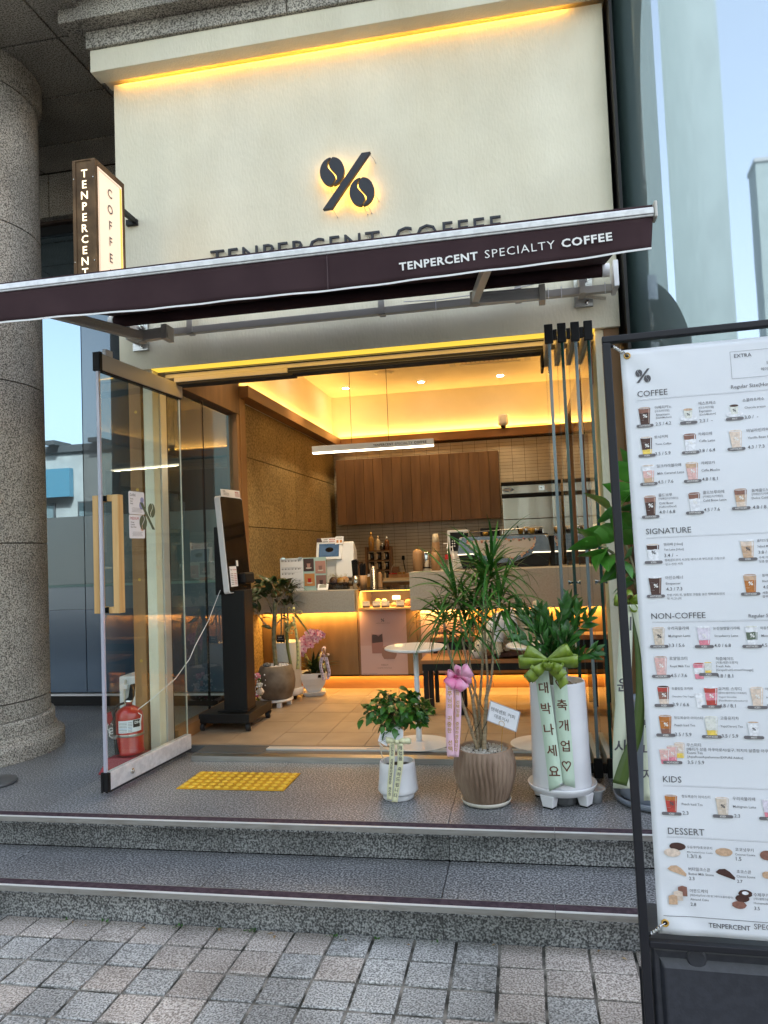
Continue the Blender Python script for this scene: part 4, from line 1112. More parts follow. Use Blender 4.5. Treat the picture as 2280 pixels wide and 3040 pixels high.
for k, (x, h_, m_) in enumerate(((-.02, .05, 'gold'), (.03, .06, 'chrome'), (.075, .045, 'gold'), (.115, .055, 'chrome'), (.15, .04, 'screen'), (-.32, .03, 'gold'))):
    t = MB().lathe([(.018, 0), (.024, h_ * .6), (.022, h_)], 14, (x, 6.44, 1.314)).build('milk_jug', m_, None, smooth=True)
    tag(t, ('small brass jug at the left on top of the coffee machine', 'chrome jug in the middle on top of the coffee machine', 'brass jug right of the chrome one on the coffee machine', 'second chrome jug on top of the coffee machine', 'dark cup at the right end on top of the coffee machine', 'low brass cup at the left end of the coffee machine')[k], 'jug', 'jugs on the coffee machine')
t = thing('tamper', 'chrome tamper lying on top of the coffee machine', 'tamper', (-.0, 6.4, 1.33)); MB().tube([(-.03, 6.40, 1.33), (-.045, 6.40, 1.385)], .006, 6).build('handle', 'black', t)
MB().b(.215, .30, 6.35, 6.6, 1.037, 1.29).build('machine_side', 'black', em)

# ---- posters on the counter front
def poster(name, label, x0, x1, z0, z1):
    t = thing(name, label, 'poster', ((x0 + x1) / 2, 6.094, z0))
    MB().b(x0, x1, 6.093, 6.097, z0, z1).build('sheet', 'pink_poster', t)
    return t
t = poster('drink_poster', 'mauve poster of an iced cocoa drink and a round wooden cup on the counter front', -1.385, -.990, .188, .736)
MB().b(-1.385, -.990, 6.0918, 6.0925, .19, .43).build('table_picture', mat('poster_table', (.46, .32, .33), .6), t)
q = MB(); F = FY(-1.240, 6.0912, .365)
q.add([(-.046, 0, 0), (.046, 0, 0), (.05, .09, 0), (.046, .17, 0), (-.046, .17, 0), (-.05, .09, 0)], [(0, 1, 2, 3, 4, 5)], 0, F)
q.add([(-.044, .085, .0004), (.046, .095, .0004), (.043, .165, .0004), (.01, .14, .0004), (-.02, .165, .0004), (-.043, .15, .0004)], [(0, 1, 2, 3, 4, 5)], 1, F)
q.add([(x, y, .0006) for x, y in oval(0, .165, .046, .010)], [tuple(range(20))], 2, F)
q.build('glass_picture', [mat('cocoa_milk', (.27, .13, .12), .5), 'p_brown', 'pink_poster'], t)
q = MB(); F = FY(-1.142, 6.0910, .318)
q.add([(-.045, 0, .001), (.045, 0, .001), (.062, .03, .001), (.064, .07, .001), (.055, .10, .001), (-.055, .10, .001), (-.064, .07, .001), (-.062, .03, .001)], [tuple(range(8))], 0, F)
q.add([(x, y, .0014) for x, y in oval(0, .10, .055, .012)], [tuple(range(20))], 1, F)
q.build('cup_picture', ['p_dusk', 'p_pink'], t)
q = MB(); logo(q, FY(-1.188, 6.0908, .64), .030); text(q, 'TENPERCENT SPECIALTY COFFEE', FY(-1.188, 6.0908, .612), width=.12, align='C'); text(q, '카페모카', FY(-1.185, 6.0908, .262), width=.062, align='C'); text(q, 'CAFFE MOCHA', FY(-1.185, 6.0908, .240), width=.12, height=.008, align='C'); text(q, 'TENPERCENT COFFEE SPECIALTY MENU', FY(-1.37, 6.0908, .196), width=.12)
q.build('lettering', 'ink', t)
t = poster('small_drink_poster', 'pale poster with a red berry drink behind the potted dracaena', -.868, -.476, .20, .715)
t.children[0].data.materials[0] = mat('pale_poster', (.42, .28, .27), .6)
q = MB(); F = FY(-.70, 6.0915, .52)
q.add([(x, y, 0) for x, y in oval(0, 0, .055, .045)], [tuple(range(20))], 0, F); q.add([(x, y, .0005) for x, y in oval(-.01, .03, .04, .02)], [tuple(range(20))], 1, F)
q.add([(x, y, .0006) for x, y in oval(0, -.15, .05, .035)], [tuple(range(20))], 1, F)
q.build('drink_picture', ['p_brown', 'p_pink'], t)
q = MB(); text(q, 'NEW', FY(-.64, 6.0912, .64), height=.012); text(q, '딸기라떼', FY(-.64, 6.0912, .60), height=.014); text(q, 'Strawberry Latte', FY(-.80, 6.0912, .66), height=.010); q.build('lettering', 'brown_ink', t)

# ---- order kiosk
kk = thing('order_kiosk', 'tall order kiosk with tilted white rimmed dark touch screen on a black post', 'kiosk', (-1.98, 4.93, FZ))
MB().b(-2.225, -1.862, 4.745, 5.20, .098, .160).build('base_plate', 'black_metal', kk, bevel=.004)
MB().b(-2.075, -1.905, 4.83, 4.99, .1605, .985).build('post', 'black_metal', kk, bevel=.005)
MB().b(-2.11, -1.895, 4.80, 4.97, .165, .172).build('foot_plate', 'black_metal', kk)
q = MB(); q.b(-2.115, -2.045, 4.83, 5.03, .958, 1.43); q.b(-2.05, -2.0, 4.86, 5.0, .965, 1.2); q.build('rear_box', 'black_metal', kk, bevel=.004)
O2 = Vector((-1.985, 4.765, .968)); O = Vector((-2.042, 4.772, 1.645))
yv = (O - O2).normalized()
xv = Vector((.10, 1, 0)).normalized(); xv = (xv - yv * xv.dot(yv)).normalized()
Fk = frame(O2, xv, yv); Hh = (O - O2).length
Wk = .335
q = MB()
def rrect(x0, x1, y0, y1, r, n=5):
    p = []
    for cx, cy, a0 in ((x1 - r, y1 - r, 0), (x0 + r, y1 - r, pi / 2), (x0 + r, y0 + r, pi), (x1 - r, y0 + r, 3 * pi / 2)):
        for k in range(n + 1): p.append((cx + r * cos(a0 + pi / 2 * k / n), cy + r * sin(a0 + pi / 2 * k / n)))
    return p
q.prism(rrect(0, Wk, 0, Hh, .022), .042, Fk @ Matrix.Translation((0, 0, -.042))); q.build('screen_shell', 'white', kk, bevel=.004)
q = MB(); q.prism(rrect(.008, Wk - .008, .008, Hh - .008, .018), .002, Fk @ Matrix.Translation((0, 0, .0004))); q.build('screen', 'screen', kk)
q = MB(); q.b(.03, .125, .045, .185, .003, .006, 0, Fk)
text(q, 'DARK', Fk @ Matrix.Translation((.036, .158, .0066)), width=.032, bold=.02, mi=1); text(q, 'MEDIUM', Fk @ Matrix.Translation((.080, .158, .0066)), width=.038, mi=2, bold=.02)
for k in range(7): q.b(.036, .072, .06 + k * .012, .063 + k * .012, .0062, .0066, 1, Fk); q.b(.082, .118, .06 + k * .012, .063 + k * .012, .0062, .0066, 2, Fk)
q.build('paper_notice', ['paper', 'ink', 'red'], kk)
q = MB(); q.b(.135, .160, .185, .225, .003, .006, None, Fk); q.build('scanner_window', 'white', kk)
q = MB(); q.b(.15, .30, .055, .135, .001, .055, None, Fk); q.build('card_reader', 'black', kk, bevel=.014)
q = MB(); q.b(.03, .31, Hh - .008, Hh + .045, .004, .006, 0, Fk @ Matrix.Rotation(R(1), 4, 'Z'))
text(q, 'DARK', Fk @ Matrix.Translation((.045, Hh + .028, .0075)), height=.010, mi=1, bold=.03); text(q, 'MEDIUM', Fk @ Matrix.Translation((.22, Hh + .028, .0075)), height=.010, mi=2, bold=.03)
for k in range(3): q.b(.05, .13, Hh + .020 - k * .007, Hh + .022 - k * .007, .0072, .0078, 1, Fk); q.b(.22, .29, Hh + .020 - k * .007, Hh + .022 - k * .007, .0072, .0078, 2, Fk)
q.build('paper_notice', ['paper', 'ink', 'red'], kk)
for x, y in ((-2.205, 4.765), (-1.875, 4.765), (-1.875, 5.15), (-2.205, 5.15)):
    c_ = MB().tube([(x - .012, y, FZ + .024), (x + .012, y, FZ + .024)], .0235, 16).build('wheel', 'black_soft', kk)
    q = MB(); q.b(x - .018, x + .018, y - .005, y + .022, FZ + .040, .0975); q.b(x - .018, x - .014, y - .015, y + .015, FZ + .015, FZ + .05); q.b(x + .014, x + .018, y - .015, y + .015, FZ + .015, FZ + .05); q.build('fork', 'black_metal', c_)
    MB().tube([(x - .0195, y, FZ + .024), (x + .0195, y, FZ + .024)], .008, 10).build('axle_cap', 'chrome', c_)
t = tag(MB().tube([(-2.08, 4.86, 1.01), (-2.076, 4.80, .97), (-2.078, 4.62, .80), (-2.10, 4.46, .66), (-2.112, 4.40, .585), (-2.16, 4.30, .48), (-2.24, 4.12, .38), (-2.26, 4.02, .35)], .0026, 6).build('power_cord', 'white'), 'white cord running from the kiosk down to the fire extinguisher', 'cord')

# ---- bistro tables
for k, (x, y, lab) in enumerate(((-.680, 4.50, 'white round bistro table between the small potted ficus and the pastry case'), (.055, 4.52, 'white round bistro table behind the tall white planter'))):
    t = thing('bistro_table', lab, 'table', (x, y, FZ), 'white bistro tables')
    MB().lathe([(.182, 0), (.190, .004), (.190, .012), (.183, .017)], 40, (x, y, .612)).build('table_top', 'white_gloss', t, smooth=False)
    MB().lathe([(.15, -.006), (.16, 0)], 32, (x, y, .6115)).build('under_plate', 'dark_alu', t)
    MB().lathe([(.020, .008), (.018, .05), (.0165, .20), (.0165, .555)], 18, (x, y, FZ + .002)).build('pedestal', 'white_gloss', t, smooth=True)
    MB().lathe([(.190, 0), (.190, .003), (.10, .007), (.022, .012), (.02, .014)], 40, (x, y, FZ)).build('foot_disc', 'white_gloss', t, smooth=False)

# ---- bench, cushion, dog, bowl
bn = thing('bench', 'brown wooden bench with black steel frame in front of the counter', 'bench', (-.2, 5.4, FZ))
for k in range(2): MB().b(-.76, .50, 5.235 + k * .165, 5.397 + k * .165, .405, .432).build('seat_board', 'bench_wood', bn, bevel=.002)
MB().b(-.75, .49, 5.25, 5.275, .355, .4045).build('apron', 'black_metal', bn)
MB().b(-.75, .49, 5.53, 5.555, .355, .4045).build('apron', 'black_metal', bn)
for x in (-.745, -.50, .10, .455):
    for y in (5.25, 5.52): MB().b(x, x + .035, y, y + .035, FZ, .3545).build('leg', 'black_metal', bn)
bn2 = thing('wall_bench', 'long wooden bench board behind the dog along the counter front', 'bench', (-.1, 5.75, FZ))
MB().b(-.74, .60, 5.66, 5.86, .505, .54).build('seat_board', 'bench_wood', bn2, bevel=.002)
MB().b(-.74, .60, 5.68, 5.71, .44, .5045).build('apron', 'black_metal', bn2)
for x in (-.72, .18, .56): MB().b(x, x + .03, 5.68, 5.71, FZ, .4395).build('leg', 'black_metal', bn2)
q = MB(); n_ = 18
vs = []; fs = []
for j in range(9):
    for i in range(n_ + 1):
        u, v_ = i / n_, j / 8
        x = -.33 + u * .66 + .02 * sin(v_ * 7); y = 5.255 + v_ * .26
        e = min(1, 6 * min(u, 1 - u)) * min(1, 5 * min(v_, 1 - v_) + .25)
        vs.append((x, y, .434 + .036 * sqrt(max(0, e)) + .006 * noise.noise(Vector((x * 14, y * 14, 0)))))
for j in range(8):
    for i in range(n_): a = j * (n_ + 1) + i; fs.append((a, a + 1, a + n_ + 2, a + n_ + 1))
q.add(vs, fs); cu = tag(q.build('cushion', 'cushion', smooth=True, solid=.004), 'dark red brown blanket under the dog on the bench', 'blanket')
t = thing('paper_bowl', 'white paper bowl the dog eats from on the bench', 'bowl', (-.365, 5.30, .433))
MB().lathe([(.036, 0), (.048, .05), (.050, .052), (.046, .050), (.034, .004)], 22, (-.365, 5.30, .433)).build('cup', 'white', t, smooth=True)
MB().lathe([(.040, .036), (.001, .038)], 20, (-.365, 5.30, .433)).build('food', 'cork', t)
# dog: one continuous skinned body
dog = thing('dog', 'small fluffy cream dog in a pale shirt, head lowered into a bowl on the bench', 'dog', (-.15, 5.36, .47))
J = [(-.02, .08, .705, .072), (-.10, .05, .690, .076), (-.19, .03, .655, .074), (-.25, .01, .600, .066), (-.295, 0, .555, .058), (-.335, -.02, .520, .050), (-.362, -.04, .492, .024),
     (-.215, -.035, .59, .042), (-.212, -.05, .535, .028), (-.205, -.055, .487, .022), (-.228, -.062, .476, .020),
     (-.175, .06, .585, .040), (-.155, .075, .535, .027), (-.147, .075, .487, .021), (-.168, .070, .476, .020),
     (-.005, .025, .665, .056), (.025, .005, .61, .044), (.005, 0, .555, .030), (.030, .0, .515, .024), (.020, -.005, .480, .020), (.0, -.012, .472, .019),
     (.02, .13, .665, .056), (.065, .14, .61, .042), (.045, .14, .555, .030), (.070, .14, .515, .024), (.062, .135, .480, .020), (.042, .13, .472, .019),
     (.045, .09, .74, .026), (.075, .095, .785, .022), (.06, .10, .82, .018)]
Ed = [(0, 1), (1, 2), (2, 3), (3, 4), (4, 5), (5, 6), (2, 7), (7, 8), (8, 9), (9, 10), (2, 11), (11, 12), (12, 13), (13, 14), (0, 15), (15, 16), (16, 17), (17, 18), (18, 19), (19, 20), (0, 21), (21, 22), (22, 23), (23, 24), (24, 25), (25, 26), (0, 27), (27, 28), (28, 29)]
ob_ = Vector((-.15, 5.36, .47))
me = bpy.data.meshes.new('body'); me.from_pydata([Vector((x, y + 5.33, z)) - ob_ for x, y, z, r in J], Ed, [])
body = bpy.data.objects.new('body', me); COL.objects.link(body); body.parent = dog; me.materials.append(M['fur'])
sk = body.modifiers.new('skin', 'SKIN'); sk.use_smooth_shade = True
lay = me.skin_vertices[0].data if me.skin_vertices else None
if lay is None:
    bpy.context.view_layer.objects.active = body
    lay = me.skin_vertices[0].data
for i, j in enumerate(J): lay[i].radius = (j[3], j[3]); lay[i].use_root = (i == 1)
ss = body.modifiers.new('sub', 'SUBSURF'); ss.levels = 2; ss.render_levels = 2
q = MB(); random.seed(9)
for a, b_ in Ed:
    A, B = J[a], J[b_]; L_ = (Vector(B[:3]) - Vector(A[:3])).length
    for k in range(int(260 * L_ / .08)):
        t_ = random.random(); c_ = Vector(A[:3]).lerp(Vector(B[:3]), t_) + Vector((0, 5.33, 0)); r_ = A[3] + (B[3] - A[3]) * t_
        d = Vector((random.gauss(0, 1), random.gauss(0, 1), random.gauss(0, 1))).normalized(); ax = (Vector(B[:3]) - Vector(A[:3])).normalized()
        d = (d - ax * d.dot(ax)).normalized()
        if -.235 < c_.x < -.09 and c_.z > .6: continue
        p = c_ + d * r_ * .90; tip = p + d * .010 + Vector((random.gauss(0, .006), random.gauss(0, .006), -.016)); s_ = d.cross(Vector((0, 0, 1))).normalized() * .004
        q.add([p - s_, p + s_, tip], [(0, 1, 2)])
tag(q.build('fur', 'fur', dog), kind='stuff')
q = MB()
sh = []
for k, (x, y, z, r) in enumerate(((-.085, .05, .692, .089), (-.13, .045, .680, .092), (-.18, .03, .660, .090), (-.222, .02, .630, .086), (-.25, .012, .60, .078))):
    sh.append((Vector((x, y + 5.33, z)), r))
vs = []; fs = []; n_ = 20
for i, (c_, r_) in enumerate(sh):
    d = (sh[min(i + 1, 4)][0] - sh[max(i - 1, 0)][0]).normalized(); a = d.cross(Vector((0, 1, 0))).normalized(); b_ = d.cross(a)
    for k in range(n_): t_ = 2 * pi * k / n_; vs.append(c_ + (a * cos(t_) + b_ * sin(t_)) * (r_ + .003 * sin(5 * t_ + i)))
for i in range(4):
    for k in range(n_): fs.append((i * n_ + k, i * n_ + (k + 1) % n_, (i + 1) * n_ + (k + 1) % n_, (i + 1) * n_ + k))
q.add(vs, fs); q.tube([(-.205, 5.30, .61), (-.21, 5.285, .545)], [.050, .040], 14, cap=False); q.build('shirt', 'cloth_pale', dog, smooth=True)
q = MB(); q.tube([(-.262, 5.33, .60), (-.245, 5.335, .615)], .074, 20, cap=False); q.build('collar', 'saucer', dog)
for y in (-.055, .03): MB().sphere((-.325, 5.33 + y, .545), .022, 10, 6, sz=1.7, sx=.8).build('ear', 'fur', dog, smooth=True)
MB().sphere((-.377, 5.288, .484), .009, 8, 6).build('nose', 'black', dog, smooth=True)
for y in (5.272, 5.33): MB().sphere((-.350, y - .005, .528), .006, 8, 6).build('eye', 'black', dog, smooth=True)
MENU_TEXT=[('COFFEE',0.0774,-0.1647,0.0717,1),
('EXTRA',0.3096,-0.0868,0.0394,1),
('Regular Size(Hot/Iced)',0.2969,-0.1636,0.1143,0),
('오트밀크 변경 0.5',0.3801,-0.11,0.0715,0),
('헤이즐넛 시럽 추가 0.5',0.3672,-0.1245,0.0832,0),
('아메리카노',0.1165,-0.1988,0.0396,0),
('[다크/미디엄]',0.1166,-0.2074,0.0334,0),
('Americano',0.1177,-0.2166,0.0329,0),
('[Dark/Medium]',0.1177,-0.2239,0.0362,0),
('2.5 / 4.2',0.1161,-0.2414,0.0362,0.5),
('에스프레소',0.219,-0.1975,0.0405,0),
('[다크/미디엄]',0.2193,-0.2073,0.034,0),
('Espresso',0.2196,-0.2163,0.0284,0),
('[Dark/Medium]',0.2202,-0.2241,0.0369,0),
('2.3 /  -',0.2183,-0.2419,0.0302,0.5),
('쇼콜라프레소',0.3203,-0.198,0.0485,0),
('Chocola presso',0.3235,-0.216,0.047,0),
('3.0 /  -',0.3216,-0.2417,0.0303,0.5),
('토닉커피',0.1106,-0.274,0.0315,0),
('Tonic Coffee',0.1118,-0.2912,0.0376,0),
('3.5 / 5.9',0.1097,-0.3167,0.0361,0.5),
('카페라떼',0.2131,-0.2744,0.0316,0),
('Caffe Latte',0.2138,-0.2913,0.0366,0),
('3.8 / 6.4',0.212,-0.3166,0.0366,0.5),
('바닐라빈라떼',0.323,-0.2746,0.0502,0),
('Vanilla Bean Latte',0.3242,-0.2918,0.0593,0),
('4.3 / 7.3',0.3223,-0.3162,0.0369,0.5),
('밀크카라멜라떼',0.1115,-0.3477,0.0563,0),
('Milk Caramel Latte',0.1117,-0.3656,0.0623,0),
('4.5 / 7.6',0.1112,-0.388,0.036,0.5),
('카페모카',0.2141,-0.3472,0.0319,0),
('Caffe Mocha',0.2137,-0.3648,0.0415,0),
('4.8 / 8.1',0.2135,-0.388,0.0355,0.5),
('콜드브루',0.1105,-0.4205,0.0317,0),
('[카페인/디카페인]',0.1105,-0.4281,0.0448,0),
('Cold Brew',0.1107,-0.4398,0.033,0),
('콜드브루라떼',0.213,-0.4201,0.0482,0),
('[카페인/디카페인]',0.2129,-0.4291,0.0446,0),
('Cold Brew Latte',0.2122,-0.4391,0.0528,0),
('돌체콜드브루',0.3224,-0.4218,0.0465,0),
('[카페인/디카페인]',0.3222,-0.4297,0.0438,0),
('Dolce Cold Brew',0.3214,-0.4395,0.0548,0),
('[Caffeine/Decaf]',0.1106,-0.4482,0.0392,0),
('4.0 / 6.8',0.11,-0.4628,0.0366,0.5),
('4.5 / 7.6',0.2125,-0.4627,0.036,0.5),
('4.8 / 8.1',0.3216,-0.4632,0.0364,0.5),
('SIGNATURE',0.0754,-0.5123,0.1047,1),
('텐라떼 [10oz]',0.115,-0.5418,0.0434,0),
('Ten Latte [10oz]',0.1146,-0.5542,0.0449,0),
('3.4 /  -',0.1143,-0.5702,0.0307,0.5),
('텐퍼센트만의 시크릿 베이스와 부드러운 크림으로',0.1151,-0.5802,0.1358,0),
('깊고 진한 커피',0.1152,-0.5901,0.0396,0),
('솔티드밀크카라멜',0.3245,-0.5421,0.0542,0),
('Salted Milk Caramel',0.3242,-0.5554,0.0552,0),
('3.8 / 6.4',0.3252,-0.571,0.0337,0.5),
('수제 카라멜과 밀크폼의',0.3253,-0.5822,0.0642,0),
('달콤 짭짤한 커피',0.325,-0.5915,0.0445,0),
('아인슈페너',0.1129,-0.6238,0.0399,0),
('Einspanner',0.1132,-0.6373,0.0339,0),
('4.3 / 7.3',0.1133,-0.6519,0.0365,0.5),
('진한 커피 위, 달콤한 크림을 얹은 텐퍼센트만의',0.1139,-0.665,0.1294,0),
('첫 시그니처',0.1137,-0.6736,0.032,0),
('블랙티에이드',0.3284,-0.6249,0.0402,0),
('Black Tea Ade',0.3278,-0.638,0.0398,0),
('4.0 / 6.8',0.3283,-0.6534,0.0345,0.5),
('새콤달콤한 홍차',0.326,-0.6656,0.0429,0),
('블랙티 에이드',0.3256,-0.6744,0.0391,0),
('NON-COFFEE',0.0746,-0.7195,0.123,1),
('Regular Size(Hot/Iced)',0.2922,-0.7203,0.1035,0),
('우리곡물라떼',0.1096,-0.7461,0.0485,0),
('Multigrain Latte',0.111,-0.7637,0.0495,0),
('3.3 / 5.6',0.1098,-0.7874,0.0362,0.5),
('논산설향딸기라떼',0.2125,-0.7476,0.0579,0),
('Strawberry Latte',0.2142,-0.7649,0.0518,0),
('4.0 / 6.8',0.2124,-0.7887,0.0364,0.5),
('하동첫물말차라떼',0.3149,-0.7483,0.0561,0),
('Matcha Latte',0.3164,-0.7658,0.0393,0),
('4.5 / 7.6',0.3146,-0.7889,0.0351,0.5),
('로얄밀크티',0.1096,-0.8181,0.0402,0),
('Royal Milk Tea',0.1099,-0.8355,0.0442,0),
('4.5 / 7.6',0.1098,-0.859,0.0368,0.5),
('착즙에이드',0.2131,-0.8194,0.0395,0),
('[자몽/레몬/오렌지]',0.2132,-0.8274,0.0473,0),
('Fresh Ade',0.2129,-0.8362,0.0309,0),
('[Grapefruit/Lemon/Orange]',0.2127,-0.8446,0.0795,0),
('4.8 / 8.1',0.2123,-0.8601,0.0358,0.5),
('초콜릿칩 프라페',0.1096,-0.8886,0.0473,0),
('Chocolate Chip Frappe',0.1092,-0.9063,0.0498,0),
('3.9 / 6.6',0.1096,-0.9273,0.0367,0.5),
('요거트 스무디',0.2137,-0.8894,0.05,0),
('[플레인/블루베리/스트로베리]',0.2135,-0.8973,0.0599,0),
('Yogurt Smoothie',0.2132,-0.9068,0.0382,0),
('[Plain/Blueberry/Strawberry]',0.2129,-0.9151,0.0612,0),
('4.8 / 8.1',0.2134,-0.929,0.035,0.5),
('아보카도 스무디',0.3145,-0.8889,0.0487,0),
('Avocado Smoothie',0.3145,-0.9073,0.0473,0),
('5.0 / 8.5',0.3145,-0.9292,0.0351,0.5),
('청도복숭아 아이스티',0.1105,-0.9571,0.0638,0),
('Peach Iced Tea',0.1105,-0.9742,0.046,0),
('3.5 / 5.9',0.1104,-0.9973,0.0365,0.5),
('고흥유자차',0.2127,-0.9573,0.0402,0),
('Yuja(Citron) Tea',0.2118,-0.9749,0.0483,0),
('3.5 / 5.9',0.2133,-0.9985,0.0355,0.5),
('쿠스미티',0.1343,-1.0208,0.0319,0),
('[베리가 상큼 아쿠아로사/살구, 피치의 달콤함 아쿠아썸머/열대과일 향긋함 익스퓨어]',0.1343,-1.0306,0.2959,0),
('Kusmi Tea',0.1345,-1.0384,0.0344,0),
('[AquaRosa/AquaSummer/EXPURE Addict]',0.135,-1.0471,0.1205,0),
('3.5 / 5.9',0.1343,-1.0617,0.0365,0.5),
('KIDS',0.0763,-1.1056,0.0413,1),
('청도복숭아 아이스티',0.1152,-1.1395,0.063,0),
('Peach Iced Tea',0.1147,-1.157,0.0458,0),
('2.3',0.115,-1.1785,0.013,0.5),
('우리곡물라떼',0.2265,-1.1403,0.0477,0),
('Multigrain Latte',0.2263,-1.1575,0.0486,0),
('2.3',0.2271,-1.1794,0.0123,0.5),
('DESSERT',0.0793,-1.2242,0.0808,1),
('우유쿠키/초코쿠키',0.1188,-1.2544,0.0551,0),
('Milk Cookie/Choco Cookie',0.1188,-1.2643,0.0557,0),
('1.3/1.6',0.1191,-1.276,0.0301,0.5),
('코코넛쿠키',0.2236,-1.2542,0.0387,0),
('Coconut Cookie',0.2228,-1.264,0.0425,0),
('1.5',0.2237,-1.2758,0.0115,0.5),
('버터밀크스콘',0.1193,-1.3045,0.0471,0),
('Butter Milk Scone',0.1189,-1.3147,0.0545,0),
('2.3',0.1192,-1.3263,0.0118,0.5),
('초코스콘',0.2233,-1.3035,0.0306,0),
('Choco Scone',0.2226,-1.3136,0.0392,0),
('2.7',0.2227,-1.3255,0.0115,0.5),
('아몬드케익',0.1187,-1.3535,0.0392,0),
('[레몬/바닐라/보늬밤/얼그레이/쇼콜라/말차]',0.1188,-1.3618,0.0929,0),
('Almond Cake',0.1188,-1.3716,0.0402,0),
('2.8',0.1187,-1.3842,0.0121,0.5),
('수제쿠키',0.2555,-1.3531,0.032,0),
('[레드벨벳크림치즈/초코]',0.2556,-1.3606,0.0545,0),
('Homemade Cookie',0.2549,-1.3702,0.0527,0),
('3.5',0.2549,-1.3833,0.0117,0.5),
('TENPERCENT',0.1547,-1.4295,0.0889,0.6),
('SPECIALTY',0.2513,-1.4252,0.0807,0),
('COFFEE',0.3402,-1.4216,0.0467,0.6)]
MENU_CUPS=[('americano',0.0916,-0.1922,-0.2388,0.029,'HOT/ICED',0.0887),
('hotcup',0.1937,-0.2046,-0.2396,0.0212,'HOT',0.1913),
('hotcup',0.2996,-0.2038,-0.2383,0.0202,'HOT',0.2971),
('tonic',0.0913,-0.2678,-0.3147,0.0284,'ICED',0.0884),
('latte',0.1932,-0.2681,-0.3145,0.0291,'HOT/ICED',0.1901),
('vanilla',0.2978,-0.2673,-0.3136,0.0288,'HOT/ICED',0.2944),
('caramel',0.0908,-0.3395,-0.3865,0.0297,'HOT/ICED',0.0879),
('mocha',0.1927,-0.3395,-0.3859,0.0294,'HOT/ICED',0.1896),
('americano',0.0901,-0.4164,-0.4684,0.0277,'HOT/ICED',0.0869),
('latte',0.1928,-0.415,-0.4639,0.0279,'HOT/ICED',0.1895),
('dolce',0.2974,-0.4119,-0.4585,0.0285,'HOT/ICED',0.294),
('tenlatte',0.0893,-0.5364,-0.5807,0.0299,'ICED',0.0865),
('salted',0.3023,-0.5361,-0.5816,0.0301,'ICED',0.2989),
('einspanner',0.089,-0.6165,-0.6634,0.0306,'HOT/ICED',0.086),
('blacktea',0.3016,-0.618,-0.664,0.0289,'HOT/ICED',0.2982),
('grain',0.0891,-0.7388,-0.7848,0.0285,'HOT/ICED',0.0861),
('strawberry',0.1911,-0.7388,-0.7861,0.031,'ICED',0.1877),
('matcha',0.2959,-0.7397,-0.7867,0.0273,'HOT/ICED',0.2923),
('milktea',0.0893,-0.8088,-0.8559,0.0291,'HOT/ICED',0.0863),
('ade',0.1743,-0.8254,-0.8631,0.0259,'',0.1717),
('lemonade',0.1947,-0.8237,-0.8515,0.0181,'ICED',0.1927),
('frappe',0.0906,-0.8794,-0.9248,0.0275,'ICED',0.0876),
('yogurt',0.1724,-0.8963,-0.9314,0.0232,'',0.1699),
('berry',0.1967,-0.881,-0.9265,0.0303,'ICED',0.1934),
('vanilla',0.296,-0.8807,-0.9271,0.0285,'ICED',0.2924),
('peach',0.0903,-0.9478,-0.9943,0.0292,'ICED',0.0872),
('yuja',0.1927,-0.9493,-0.9962,0.0299,'HOT/ICED',0.1893),
('paper',0.2828,-0.9607,-0.9959,0.0256,'HOT',0.2801),
('pinktea',0.0841,-1.0274,-1.0631,0.0243,'',0.0817),
('yellowtea',0.1183,-1.0116,-1.0482,0.0238,'',0.1158),
('pinktea',0.1012,-1.0195,-1.058,0.025,'HOT/ICED',0.0986),
('peachred',0.0913,-1.1337,-1.1762,0.0285,'ICED',0.0884),
('grain',0.2036,-1.1347,-1.1771,0.0291,'ICED',0.2005),
('strawberry',0.303,-1.1343,-1.1774,0.0294,'ICED',0.2996)]
# ================================================================== SHOP SIGNS AND AWNING
sg = thing('logo_sign', 'large dark percent shaped coffee bean logo glowing on the cream wall', 'sign', (-.9185, 4.15, 3.24))
F = FY(-.9185, 4.158, 3.3985)
def logo_shapes(h, flip=1):
    bars = [[(-.484, -.5), (-.303, -.5), (.484, .5), (.315, .5)]]
    for cx, cy in ((-.277, .225), (.286, -.245)):
        for fl in (False, True):
            sgn = -1 if fl else 1
            pts = []
            for i in range(17):
                t_ = pi / 2 + pi * i / 16
                pts.append((.223 * cos(t_) - .016, .272 * sin(t_)))
            for i in range(1, 16):
                y = -.272 + .544 * i / 16
                pts.append((-.075 * sin(pi * y / .272) - .016, y))
            pts = [(cx + sgn * x, cy + sgn * y) for x, y in pts]
            bars.append(pts)
    out = []
    for sh in bars:
        sh = [(x * h * flip, y * h) for x, y in sh]
        ar = sum(sh[i][0] * sh[(i + 1) % len(sh)][1] - sh[(i + 1) % len(sh)][0] * sh[i][1] for i in range(len(sh)))
        out.append(sh if ar > 0 else sh[::-1])
    return out
def logo(mb, F, h, ext=0, mi=None, z=0, flip=1):
    for sh in logo_shapes(h, flip):
        if ext: mb.prism(sh, ext, F @ Matrix.Translation((0, 0, z)), mi)
        else: mb.add([(x, y, z) for x, y in sh], [tuple(range(len(sh)))], mi, F)
for k, sh in enumerate(logo_shapes(.309)):
    nm = 'slash_bar' if k == 0 else 'bean_half'
    q = MB(); q.prism(sh, .028, F); o = q.build(nm, 'sign_black', sg, bevel=.001)
    cx = sum(p[0] for p in sh) / len(sh); cy = sum(p[1] for p in sh) / len(sh)
    q = MB(); q.prism([(cx + (x - cx) * .86, cy + (y - cy) * .86) for x, y in sh], .003, F @ Matrix.Translation((0, 0, -.004))); q.build('halo_light', 'led_halo', o)
q = MB()
